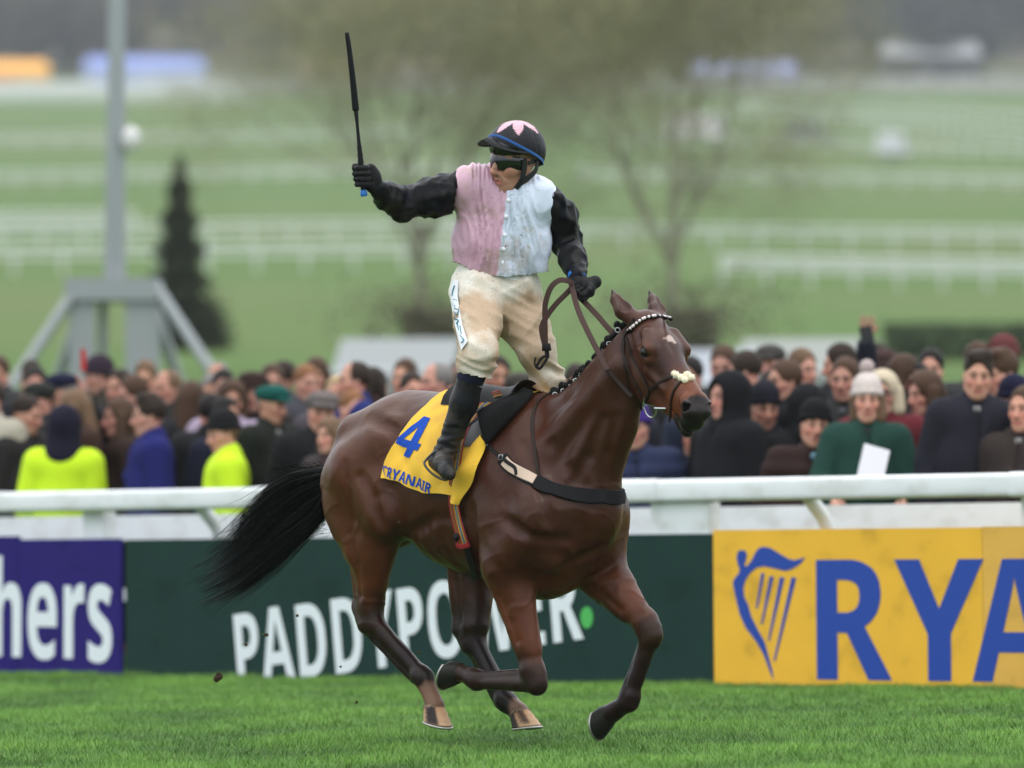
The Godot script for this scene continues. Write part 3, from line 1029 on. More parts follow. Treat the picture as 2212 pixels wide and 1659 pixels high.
func hoof(parent: Node3D, pos: Vector3, axis: Vector3, front: Vector3, pale: bool) -> void:
	# axis points from the coronet to the ground face, front to the toe
	axis = axis.normalized()
	front = (front - axis * front.dot(axis)).normalized()
	var side := axis.cross(front)
	var s := Surf.new()
	var rings := []
	var seg := 28
	for j in 9:
		var t := j / 8.0
		var ring := []
		for k in seg:
			var w := TAU * k / seg
			var toe := cos(w)
			var len := lerpf(0.062, 0.100, (toe + 1.0) * 0.5)          # longer wall at the toe than at the heel
			var r := lerpf(0.043, 0.065, pow(t, 0.8))
			if toe < -0.75: r *= 0.92
			var q := pos + axis * t * len + front * (toe * r * 1.06 + t * 0.020) + side * sin(w) * r * 0.93
			q += (front * toe + side * sin(w)) * (0.002 * sin(t * 22.0) + noise.get_noise_3dv(q * 60.0) * 0.0012)
			var c := Color(0.019, 0.016, 0.015)
			if pale:
				var st := noise.get_noise_2d(w * 60.0, 3.0 if pos.z > 0 else 9.0)
				var dark := smoothstep(0.52, 0.40, absf(w - 1.28 + st * 0.1)) * smoothstep(1.0, 0.86, t)
				if pos.z < 0: dark = maxf(smoothstep(0.55, 0.42, absf(w - 2.0 + st * 0.1)), smoothstep(0.34, 0.20, absf(w - 0.92 + st * 0.25)) * smoothstep(0.95, 0.7, t + st * 0.3) * 0.9)
				c = Color(0.50, 0.27, 0.14).lerp(Color(0.55, 0.36, 0.22), t).lerp(Color(0.03, 0.022, 0.02), dark)
				c *= 1.0 + 0.18 * noise.get_noise_2d(w * 200.0, t * 10.0)
			ring.append(s.put(q, c))
		rings.append(ring)
	for j in 8:
		for k in seg: s.quad(rings[j][k], rings[j + 1][k], rings[j + 1][(k + 1) % seg], rings[j][(k + 1) % seg])
	var mid := s.put(pos + axis * 0.066 + front * 0.012, Color(0.06, 0.05, 0.04))
	for k in seg: s.tri(mid, rings[8][(k + 1) % seg], rings[8][k])
	var m := mat("hoof horn", Color(1, 1, 1), 0.45, 0.3)
	m.vertex_color_use_as_albedo = true
	var h := put("hoof", s.mesh(), m, parent)
	var shoe := Surf.new()
	var pts := []
	for k in range(-11, 12):
		var w := k * 0.215
		var toe := cos(w)
		pts.append(pos + axis * (lerpf(0.062, 0.100, (toe + 1.0) * 0.5) + 0.003) + front * (toe * 0.0615 * 1.06 + 0.020) + side * sin(w) * 0.057)
	shoe.tube(pts, [0.0075], 6, Color.WHITE, 0.8)
	if pale:
		var fringe := Surf.new()
		for k in 150:
			var w := rng.randf() * TAU
			var a := pos - axis * 0.006 + (front * cos(w) + side * sin(w)) * 0.044
			var b := a + axis * rng.randf_range(0.012, 0.024) + (front * cos(w) + side * sin(w)) * 0.009
			var t := side * cos(w) * 0.0016 - front * sin(w) * 0.0016
			var c := Color(0.26, 0.18, 0.13) * rng.randf_range(0.6, 1.2)
			var i := fringe.put(a - t, c)
			fringe.put(a + t, c)
			fringe.put(b, c)
			fringe.tri(i, i + 1, i + 2)
		put("coronet_hair", fringe.mesh(), m, h)
	put("horseshoe", shoe.mesh(), mat("worn steel", Color(0.42, 0.41, 0.38), 0.42, 0.5, 0.85), h)

func black_hair() -> StandardMaterial3D:
	return mat("black horse hair", Color(0.006, 0.0055, 0.0055), 0.42, 0.22)

func build_tail() -> void:
	var s := Surf.new()
	var up := []
	var low := []
	for q in [[716, 1006], [640, 1018], [575, 1062], [528, 1122], [490, 1172], [432, 1212]]: up.append(sag(q[0], q[1], 0.0))
	for q in [[716, 1086], [690, 1128], [640, 1180], [575, 1240], [510, 1288], [452, 1316]]: low.append(sag(q[0], q[1], 0.0))
	up = curve(up, 3)
	low = curve(low, 3)
	rng.seed = 77
	var n := up.size()
	for k in 2600:
		var q := rng.randf()
		var lock := int(q * 26.0)
		var q2 := clampf((lock + 0.5) / 26.0 + 0.03 * sin(lock * 12.9) + rng.randfn(0.0, 0.017), 0.0, 1.0)
		var z0 := rng.randfn(0.0, 0.022)
		var z1 := rng.randfn(0.0, 0.055)
		var reach := rng.randf_range(0.66, 0.92) + 0.12 * sin(lock * 7.3)
		reach = minf(reach, 1.0)
		var stray := 0.0
		if rng.randf() < 0.10: stray = rng.randf_range(-0.16, 0.10)
		var wav := rng.randf() * TAU
		var wid := rng.randf_range(0.0009, 0.0022)
		var i_last := -1
		var c := Color.WHITE * rng.randf_range(0.5, 1.5)
		for i in n:
			var t := float(i) / (n - 1)
			var ii := t * reach * (n - 1)
			var i0 := mini(int(ii), n - 2)
			var a: Vector3 = up[i0].lerp(up[i0 + 1], ii - i0)
			var b: Vector3 = low[i0].lerp(low[i0 + 1], ii - i0)
			var p := b.lerp(a, lerpf(q, q2, t) * 0.98 + 0.01)
			p.z += lerpf(z0, z1, t) + sin(t * 5.0 + wav) * 0.012 * t
			p += Vector3(sin(t * 9.0 + wav * 3.0), cos(t * 8.0 + wav), 0) * 0.006 * t
			p += Vector3(0.1, -1.0, 0.3) * stray * t * t
			var w := wid * (1.0 - 0.75 * t)
			var side := Vector3(0.35, 0.6, 0.7).rotated(Vector3(1, 0, 0), wav) * w
			var x0 := s.put(p - side, c)
			s.put(p + side, c)
			if i_last >= 0: s.quad(i_last, i_last + 1, x0 + 1, x0)
			i_last = x0
	# loose hairs lifting off the dock and hanging below
	for k in 220:
		var over := k < 150
		var a := sag(rng.randf_range(610, 712) if over else rng.randf_range(640, 715), rng.randf_range(1008, 1035) if over else rng.randf_range(1095, 1160), rng.randfn(0.0, 0.02))
		var ang := rng.randf_range(2.2, 3.5) if over else rng.randf_range(3.0, 3.9)
		var dir := Vector3(cos(ang), sin(ang) * 0.9, rng.randfn(0.0, 0.25))
		var len := rng.randf_range(0.08, 0.28)
		var sagging := rng.randf_range(0.0, 0.9)
		var i_last := -1
		for i in 7:
			var t := i / 6.0
			var p := a + dir * len * t + Vector3(-0.3, -1, 0) * sagging * len * 0.5 * t * t
			var w := Vector3(0.3, 0.8, 0.4) * 0.0011 * (1.0 - 0.8 * t)
			var x0 := s.put(p - w)
			s.put(p + w)
			if i_last >= 0: s.quad(i_last, i_last + 1, x0 + 1, x0)
			i_last = x0
	# the fleshy dock under the hair
	s.tube(curve([Vector3(-0.95, 1.22, 0), sag(690, 1032, 0), sag(640, 1068, 0)], 4), [0.045, 0.042, 0.04, 0.038, 0.035, 0.03, 0.025, 0.02, 0.012], 10)
	var m := black_hair()
	m.vertex_color_use_as_albedo = true
	m.cull_mode = BaseMaterial3D.CULL_DISABLED
	put("tail", s.mesh(), m, horse)

func tuft(s: Surf, p: Vector3, r: float, count: int, len: float, col: Color, dir := Vector3.ZERO) -> void:
	for k in count:
		var d := Vector3(rng.randfn(), rng.randfn(), rng.randfn()).normalized()
		if dir != Vector3.ZERO: d = (dir + d * 0.55).normalized()
		var a := p + d * r * 0.6
		var b := a + d * len * rng.randf_range(0.5, 1.1)
		var w := d.cross(Vector3(rng.randfn(), rng.randfn(), rng.randfn())).normalized() * len * 0.11
		var i := s.put(a - w, col)
		s.put(a + w, col)
		s.put(b, col * 1.1)
		s.tri(i, i + 1, i + 2)

func build_mane() -> void:
	var crest := []
	var knots := [[1196, 848], [1214, 840], [1228, 832], [1241, 818], [1252, 806], [1262, 800], [1273, 789], [1284, 776], [1294, 764], [1303, 750], [1313, 738], [1331, 708]]
	for q in [[1160, 852], [1190, 850], [1215, 842], [1240, 826], [1262, 810], [1285, 784], [1305, 757], [1325, 728], [1342, 702], [1372, 682]]: crest.append(sag(q[0], q[1] + 6, 0.0))
	crest = curve(crest, 5)
	var s := Surf.new()
	s.tube(crest, [0.017], 8)
	rng.seed = 5
	for p in crest: tuft(s, p, 0.018, 16, 0.028, Color.WHITE)
	put("mane", s.mesh(), black_hair(), horse)
	for q in knots:
		var p := sag(q[0] + 2, q[1] - 2, 0.012)
		var b := Surf.new()
		for j in 3: b.ball(p + Vector3(rng.randfn(), rng.randfn(), rng.randfn()) * 0.006, Vector3(0.017, 0.019, 0.017), 10)
		tuft(b, p, 0.022, 20, 0.018, Color.WHITE)
		var k := put("mane_plait", b.mesh(), black_hair(), horse)
		var w := Surf.new()
		var ring := []
		var n := Vector3(0.35, -0.3, 0.6).normalized()
		for j in 9:
			var u := TAU * j / 8
			var e1 := n.cross(Vector3.UP).normalized()
			ring.append(p + Vector3(0.010, -0.014, 0.008) + (e1 * cos(u) + n.cross(e1) * sin(u)) * 0.0115)
		w.tube(ring, [0.0028], 5)
		put("plait_band", w.mesh(), mat("white thread", Color(0.72, 0.72, 0.74), 0.8), k)

func build_horse() -> void:
	horse_frame()
	noise.seed = 3
	noise.frequency = 0.35
	noise.fractal_octaves = 3
	ridge.seed = 11
	ridge.frequency = 1.0
	ridge.fractal_octaves = 2
	horse = thing("racehorse", "galloping dark bay racehorse with plaited mane, saddle and number 4 cloth", "horse", horse_x.origin)
	horse.basis = horse_x.basis
	coat = filled(Vector3(-1.10, 0.62, -0.38), Vector3(0.96, 1.90, 0.38), 0.0105, carcass)
	var shank := filled(Vector3(-0.88, 0.06, -0.34), Vector3(0.84, 0.72, 0.34), 0.0068, carcass)
	face = filled(Vector3(-0.22, -0.34, -0.16), Vector3(0.66, 0.10, 0.16), 0.0036, skull)
	# eyes and nostrils are opened where the sight line to each meets the face, and mirrored
	var e0 := on_face(1389, 761)
	var en := face.grad(e0)
	eye_at = e0 - en * 0.010
	var n0 := on_face(1481, 880)
	var nn := face.grad(n0)
	nostril_at = n0
	for q in [1.0, -1.0]:
		var m := Vector3(1, 1, q)
		face.ball((e0 + en * 0.006) * m, Vector3(0.025, 0.018, 0.022), 0.006, true)
		face.cone((n0 + nn * 0.004 + Vector3(-0.006, 0.010, 0)) * m, (n0 - nn * 0.012 + Vector3(0.004, -0.008, 0)) * m, 0.0165, 0.013, 0.008, Vector3.ONE, true)
		face.cone((n0 + Vector3(-0.022, 0.012, -0.002)) * m, (n0 + Vector3(-0.004, 0.022, -0.008)) * m, 0.008, 0.007, 0.012)
	# furrows between the muscles
	for g in [[[[1020, 1100], [1027, 1169], [1032, 1220]], 0.034, 0.013], [[[1256, 1196], [1242, 1210], [1208, 1230]], 0.024, 0.012], [[[1256, 1203], [1282, 1192], [1307, 1179]], 0.022, 0.010], [[[1229, 1271], [1256, 1258], [1324, 1220]], 0.022, 0.010], [[[780, 1030], [806, 1075], [825, 1138]], 0.034, 0.012], [[[743, 1001], [754, 1066], [767, 1118]], 0.026, 0.010], [[[757, 1152], [771, 1220], [778, 1288]], 0.018, 0.009], [[[1078, 1288], [1102, 1343], [1116, 1385]], 0.016, 0.007], [[[1283, 1271], [1341, 1316]], 0.018, 0.008], [[[1190, 960], [1228, 1010], [1262, 1050]], 0.04, 0.010], [[[1300, 905], [1270, 985], [1235, 1045]], 0.03, 0.012], [[[1130, 960], [1180, 1090], [1190, 1150]], 0.04, 0.009], [[[1090, 1120], [1150, 1160], [1220, 1165]], 0.035, 0.009], [[[1330, 900], [1312, 980], [1300, 1060]], 0.024, 0.009], [[[870, 1150], [940, 1120], [1000, 1120]], 0.04, 0.007], [[[800, 900], [850, 930], [880, 1000]], 0.045, 0.008]]:
		var path := []
		for q in g[0]:
			var hc := on_coat(q[0], q[1])
			var hs := on_coat(q[0], q[1], shank)
			if hc == Vector3.INF and hs == Vector3.INF: continue
			var f: Field = coat if hc != Vector3.INF and hc.y > 0.68 else shank
			var p := hc if f == coat else hs
			if p == Vector3.INF: continue
			path.append(p + f.grad(p) * (g[1] - g[2]))
		for k in path.size() - 1:
			coat.cone(path[k], path[k + 1], g[1], g[1], 0.016, Vector3.ONE, true)
			shank.cone(path[k], path[k + 1], g[1], g[1], 0.016, Vector3.ONE, true)
	var s := Surf.new()
	coat.net(s, Transform3D(), coat_color, coat_relief, func(p): return p.y > 0.652)
	shank.net(s, Transform3D(), coat_color, coat_relief, func(p): return p.y < 0.690)
	face.net(s, head_x, face_color)
	var m := mat("bay coat", Color(0.88, 0.80, 0.75), 0.34, 0.32)
	m.vertex_color_use_as_albedo = true
	m.normal_enabled = true
	m.normal_texture = noise_tex(0.05, 512, true, 3.0, 4)
	m.normal_scale = 0.55
	m.uv1_triplanar = true
	m.uv1_scale = Vector3(7.0, 3.0, 7.0)
	put("body", s.mesh(), m, horse)
	hoof(horse, Vector3(-0.308, 0.160, 0.10), Vector3(0.06, -1.0, 0.0), Vector3(1, 0.25, 0), true)
	hoof(horse, Vector3(0.022, 0.134, -0.10), Vector3(0.42, -1.0, 0.0), Vector3(1, 0.3, 0), true)
	hoof(horse, Vector3(-0.115, 0.312, 0.13), Vector3(-1.0, 0.10, 0.0), Vector3(-0.1, -1.0, 0), false)
	hoof(horse, Vector3(0.520, 0.140, -0.15), Vector3(-0.95, -0.36, 0.0), Vector3(0.3, -1.0, 0), false)
	for q in [1.0, -1.0]:
		var e := Surf.new()
		e.ball(head_x * ((e0 - en * 0.012) * Vector3(1, 1, q)), Vector3(0.0245, 0.021, 0.0225), 20, Color.WHITE, head_x.basis)
		put("eye", e.mesh(), mat("dark wet eye", Color(0.006, 0.004, 0.004), 0.12, 0.4), horse)
	build_tail()
	build_mane()

# ---------------------------------------------------------------- the rider
var rider: Node3D
var rider_at := Vector3(-0.06, 0.0, -HORSE_DEPTH)
var head_b := Transform3D()

func J(px: float, py: float, dz: float) -> Vector3:
	return at(px, py, HORSE_DEPTH - dz) - rider_at

func on_field(f: Field, px: float, py: float) -> Vector3:
	var d := sight(px, py).normalized()
	return f.hit(eye - rider_at + d * 23.6, d, 3.0)

func limbs(g: Field, grow: float, k: float) -> void:
	pass

func shirt(g: Field) -> void:
	var s := Vector3(1, 1, 0.66)
	g.cone(J(1070, 592, 0.0), J(1080, 520, 0.015), 0.158, 0.186, 0.05, s)
	g.cone(J(1080, 520, 0.015), J(1090, 455, 0.03), 0.190, 0.185, 0.05, s)
	g.cone(J(1036, 420, 0.035), J(1146, 437, 0.02), 0.112, 0.105, 0.05, Vector3(1, 1, 0.85))
	g.cone(J(1050, 398, 0.05), J(1012, 400, 0.045), 0.075, 0.086, 0.04)
	g.cone(J(1012, 402, 0.045), J(1000, 412, 0.05), 0.086, 0.084, 0.03)
	g.cone(J(1164, 428, 0.02), J(1180, 444, 0.01), 0.076, 0.064, 0.04)
	g.cone(J(1104, 425, 0.04), J(1110, 408, 0.06), 0.085, 0.066, 0.04)
	g.cone(J(1022, 470, 0.03), J(1012, 560, 0.02), 0.05, 0.05, 0.05)
	g.cone(J(1160, 520, 0.0), J(1150, 575, 0.0), 0.058, 0.050, 0.05)

func sleeve_r(g: Field) -> void:
	g.cone(J(1000, 410, 0.05), J(940, 425, 0.07), 0.090, 0.079, 0.03)
	g.cone(J(940, 425, 0.07), J(868, 440, 0.10), 0.079, 0.068, 0.04)
	g.cone(J(868, 440, 0.10), J(840, 424, 0.19), 0.068, 0.058, 0.03)
	g.cone(J(840, 424, 0.19), J(819, 411, 0.27), 0.056, 0.041, 0.03)

func sleeve_l(g: Field) -> void:
	g.cone(J(1190, 440, 0.01), J(1212, 470, -0.03), 0.076, 0.066, 0.03)
	g.cone(J(1212, 470, -0.03), J(1222, 520, -0.08), 0.064, 0.062, 0.04)
	g.cone(J(1224, 520, -0.08), J(1238, 560, 0.02), 0.062, 0.056, 0.03)
	g.cone(J(1238, 560, 0.02), J(1246, 597, 0.12), 0.054, 0.043, 0.03)

func trousers(g: Field) -> void:
	g.cone(J(1034, 622, 0.02), J(1106, 622, -0.03), 0.115, 0.115, 0.04, Vector3(1, 1, 0.95))
	g.cone(J(1071, 572, 0.0), J(1070, 600, 0.0), 0.148, 0.158, 0.03, Vector3(1, 1, 0.64))
	g.cone(J(1070, 600, 0.0), J(1071, 640, 0.0), 0.160, 0.168, 0.04, Vector3(1, 1, 0.64))
	g.cone(J(1030, 645, 0.05), J(1031, 700, 0.17), 0.109, 0.095, 0.04)
	g.cone(J(1031, 700, 0.17), J(1034, 755, 0.33), 0.099, 0.080, 0.04)
	g.cone(J(1034, 757, 0.33), J(1024, 806, 0.315), 0.080, 0.072, 0.03)
	g.cone(J(1030, 790, 0.31), J(1022, 808, 0.31), 0.080, 0.073, 0.02)
	g.cone(J(1118, 650, -0.04), J(1136, 705, 0.0), 0.106, 0.092, 0.04)
	g.cone(J(1136, 705, 0.0), J(1160, 762, 0.05), 0.091, 0.081, 0.04)
	g.cone(J(1162, 762, 0.05), J(1180, 815, 0.02), 0.082, 0.066, 0.03)
	g.cone(J(1180, 815, 0.02), J(1184, 836, 0.0), 0.070, 0.056, 0.02)

func boot_r(g: Field) -> void:
	g.cone(J(1018, 812, 0.31), J(1003, 868, 0.29), 0.060, 0.058, 0.03)
	g.cone(J(1003, 868, 0.285), J(966, 968, 0.24), 0.058, 0.045, 0.03)
	g.cone(J(966, 968, 0.24), J(956, 992, 0.245), 0.047, 0.048, 0.02)
	g.cone(J(944, 996, 0.21), J(958, 1004, 0.31), 0.040, 0.042, 0.03)
	g.cone(J(957, 1000, 0.29), J(968, 1020, 0.37), 0.042, 0.032, 0.02)
	g.cone(J(966, 1017, 0.36), J(973, 1026, 0.395), 0.033, 0.022, 0.02)

func boot_l(g: Field) -> void:
	g.cone(J(1184, 832, 0.0), J(1190, 900, -0.16), 0.060, 0.056, 0.03)
	g.cone(J(1190, 900, -0.16), J(1192, 980, -0.28), 0.056, 0.045, 0.03)
	g.cone(J(1192, 984, -0.28), J(1212, 1000, -0.18), 0.044, 0.034, 0.03)

func inner_body(g: Field) -> void:
	var s := Vector3(1, 1, 0.7)
	g.cone(J(1072, 640, 0), J(1090, 460, 0.03), 0.125, 0.135, 0.05, s)
	g.cone(J(1015, 412, 0.04), J(1185, 436, 0.01), 0.06, 0.06, 0.06)
	g.cone(J(1008, 412, 0.05), J(868, 440, 0.10), 0.052, 0.04, 0.03)
	g.cone(J(868, 440, 0.10), J(815, 408, 0.27), 0.042, 0.03, 0.02)
	g.cone(J(815, 408, 0.27), J(792, 390, 0.31), 0.027, 0.022, 0.02)
	g.cone(J(1192, 440, 0.01), J(1224, 518, -0.08), 0.052, 0.04, 0.03)
	g.cone(J(1224, 518, -0.08), J(1246, 600, 0.13), 0.042, 0.03, 0.02)
	g.cone(J(1246, 600, 0.13), J(1249, 622, 0.17), 0.027, 0.022, 0.02)
	g.cone(J(1028, 645, 0.05), J(1034, 757, 0.33), 0.085, 0.055, 0.03)
	g.cone(J(1034, 757, 0.33), J(962, 972, 0.24), 0.052, 0.035, 0.03)
	g.cone(J(960, 985, 0.235), J(966, 1012, 0.34), 0.034, 0.028, 0.03)
	g.cone(J(1122, 650, -0.04), J(1162, 762, 0.05), 0.085, 0.055, 0.03)
	g.cone(J(1162, 762, 0.05), J(1192, 980, -0.28), 0.05, 0.035, 0.03)
	g.cone(J(1104, 430, 0.04), J(1112, 372, 0.075), 0.056, 0.054, 0.03)

func rider_head(g: Field) -> void:       # x to his left, y up, z out of the face
	g.ball(Vector3(0, 0.048, -0.012), Vector3(0.076, 0.095, 0.097), 0.02)
	g.cone(Vector3(0, 0.0, 0.035), Vector3(0, -0.070, 0.040), 0.060, 0.046, 0.03, Vector3(1.08, 1, 1))
	g.cone(Vector3(0, -0.088, 0.058), Vector3(0, -0.098, 0.064), 0.024, 0.020, 0.02)
	for q in [1.0, -1.0]:
		g.cone(Vector3(0.056 * q, -0.045, -0.005), Vector3(0.022 * q, -0.092, 0.052), 0.020, 0.018, 0.025)
		g.cone(Vector3(0.040 * q, -0.018, 0.062), Vector3(0.050 * q, -0.010, 0.030), 0.022, 0.020, 0.02)
		g.cone(Vector3(0.012 * q, 0.036, 0.088), Vector3(0.045 * q, 0.036, 0.070), 0.012, 0.012, 0.015)
		g.ball(Vector3(0.031 * q, 0.014, 0.098), Vector3(0.018, 0.012, 0.014), 0.015, true)
		g.ball(Vector3(0.031 * q, 0.012, 0.072), Vector3(0.013, 0.012, 0.013), 0.004)
		g.cone(Vector3(0.013 * q, -0.034, 0.094), Vector3(0.012 * q, -0.030, 0.100), 0.009, 0.007, 0.008)
		g.cone(Vector3(0.018 * q, -0.046, 0.082), Vector3(0.030 * q, -0.062, 0.074), 0.008, 0.008, 0.012)
		g.cone(Vector3(0.074 * q, 0.012, -0.008), Vector3(0.072 * q, -0.022, -0.004), 0.016, 0.010, 0.006, Vector3(0.6, 1, 1))
		g.ball(Vector3(0.084 * q, 0.0, 0.0), Vector3(0.005, 0.014, 0.008), 0.005, true)
		g.cone(Vector3(0.0055 * q, -0.041, 0.110), Vector3(0.0065 * q, -0.044, 0.102), 0.003, 0.003, 0.003, Vector3.ONE, true)
	g.cone(Vector3(0, 0.022, 0.090), Vector3(0, -0.026, 0.112), 0.0095, 0.0120, 0.010)
	g.cone(Vector3(0, -0.026, 0.112), Vector3(0, -0.032, 0.108), 0.0115, 0.0095, 0.008)
	g.cone(Vector3(-0.017, -0.059, 0.084), Vector3(0.017, -0.059, 0.084), 0.0065, 0.0065, 0.008)
	g.cone(Vector3(0, -0.057, 0.090), Vector3(0, -0.058, 0.090), 0.007, 0.007, 0.006)
	g.cone(Vector3(-0.014, -0.071, 0.084), Vector3(0.014, -0.071, 0.084), 0.0085, 0.0085, 0.008)
	g.cone(Vector3(-0.024, -0.0655, 0.092), Vector3(0.024, -0.0645, 0.092), 0.0028, 0.0028, 0.004, Vector3.ONE, true)
	g.cone(Vector3(0, -0.06, -0.015), Vector3(0, -0.13, -0.025), 0.054, 0.054, 0.03)

func skin(p: Vector3, n: Vector3) -> Color:      # head frame
	var a := noise.get_noise_3dv(p * 60.0)
	var c := Color(0.46, 0.235, 0.165)
	c = c.lerp(Color(0.50, 0.19, 0.14), smoothstep(0.04, 0.0, Vector2(absf(p.x) - 0.042, p.y + 0.02).length()) * 0.5)
	c = c.lerp(Color(0.52, 0.20, 0.15), smoothstep(0.022, 0.008, (p - Vector3(0, -0.03, 0.112)).length()) * 0.6)
	if p.z > 0.075 and absf(p.x) < 0.026: c = c.lerp(Color(0.40, 0.115, 0.105), smoothstep(0.012, 0.006, absf(p.y + 0.0655)))
	c = c.lerp(Color(0.36, 0.20, 0.15), smoothstep(-0.052, -0.075, p.y) * 0.35)
	var mud := noise.get_noise_3dv(p * 160.0 + Vector3(5, 2, 9))
	c = c.lerp(Color(0.10, 0.06, 0.04), smoothstep(0.36, 0.5, mud) * 0.8)
	return c * (1.0 + 0.15 * a)

func fist(s: Surf, xf: Transform3D, grip_r: float, wrist: Vector3) -> void:
	# local: y along what is held, the palm and the wrist towards +x, fingers round the -x side, nails towards -z
	var g := Field.new(Vector3(-0.06, -0.085, -0.06), Vector3(0.12, 0.075, 0.06), 0.0032)
	g.cone(Vector3(0.040, 0.026, 0.012), Vector3(0.040, -0.030, 0.012), 0.020, 0.019, 0.02)
	g.cone(Vector3(0.050, 0.006, 0.008), Vector3(0.050, -0.026, 0.008), 0.021, 0.021, 0.02)
	g.cone(Vector3(0.052, -0.012, 0.006), wrist, 0.027, 0.027, 0.025)
	var r := grip_r + 0.0100
	for k in 4:
		var y := 0.033 - k * 0.0205
		var len: float = [1.0, 1.06, 1.0, 0.9][k]
		var pts := []
		for w in [20.0, 80.0, 150.0, 215.0, 265.0]:
			var u := deg_to_rad(w)
			var e: float = r * len * (1.25 if w == 80.0 else 1.08)
			pts.append(Vector3(cos(u) * e * (1.9 if w < 30.0 else 1.0), y + (0.004 if w > 100 else 0.0), sin(u) * e))
		var rad := [0.0108, 0.0106, 0.0100, 0.0094, 0.0085]
		for i in 4: g.cone(pts[i], pts[i + 1], rad[i], rad[i + 1], 0.004)
		g.cone(pts[1], pts[1], 0.0118, 0.0118, 0.004)
	# thumb leaves the side of the palm near the wrist and closes over the first finger
	g.cone(Vector3(0.054, 0.006, -0.004), Vector3(0.036, 0.030, -0.020), 0.016, 0.0125, 0.010)
	g.cone(Vector3(0.036, 0.030, -0.020), Vector3(0.012, 0.042, -0.026), 0.0118, 0.0108, 0.006)
	g.cone(Vector3(0.012, 0.042, -0.026), Vector3(-0.014, 0.046, -0.016), 0.0105, 0.0088, 0.005)
	g.net(s, xf, func(p, n): return Color.WHITE * (1.0 + 0.3 * noise.get_noise_3dv(p * 150.0)))

func speck_image(size: int, sets: Array, sd: int) -> ImageTexture:
	var im := Image.create(size, size, false, Image.FORMAT_RGB8)
	im.fill(Color.WHITE)
	var r := RandomNumberGenerator.new()
	r.seed = sd
	for q in sets:      # [count, smallest, largest, colour]
		for k in q[0]:
			var x := r.randi_range(0, size - 1)
			var y := r.randi_range(0, size - 1)
			var a := r.randf_range(q[1], q[2])
			var b := a * r.randf_range(0.5, 1.0)
			var w := r.randf() * PI
			var n := ceili(a)
			var c: Color = q[3]
			c = c.lerp(Color.WHITE, r.randf() * 0.45)
			for i in range(-n, n + 1):
				for j in range(-n, n + 1):
					var u := (i * cos(w) + j * sin(w)) / a
					var v := (-i * sin(w) + j * cos(w)) / b
					if u * u + v * v <= 1.0: im.set_pixel(posmod(x + i, size), posmod(y + j, size), c)
	return ImageTexture.create_from_image(im)

func cloth_mat(called: String, rough: float, tex: Texture2D, scale: float, weave := 0.3) -> StandardMaterial3D:
	var m := mat(called, Color(1, 1, 1), rough, 0.5)
	m.vertex_color_use_as_albedo = true
	if tex:
		m.albedo_texture = tex
		m.uv1_triplanar = true
		m.uv1_triplanar_sharpness = 6.0
		m.uv1_scale = Vector3.ONE * scale
	return m

func fold(p: Vector3, f: Vector3, sd := 0.0) -> float:       # sharp-crested creases
	var q := 1.0 - absf(ridge.get_noise_3dv(p * f + Vector3(sd, sd * 0.7, 0)) * 2.2)
	return clampf(q, -0.6, 1.0)

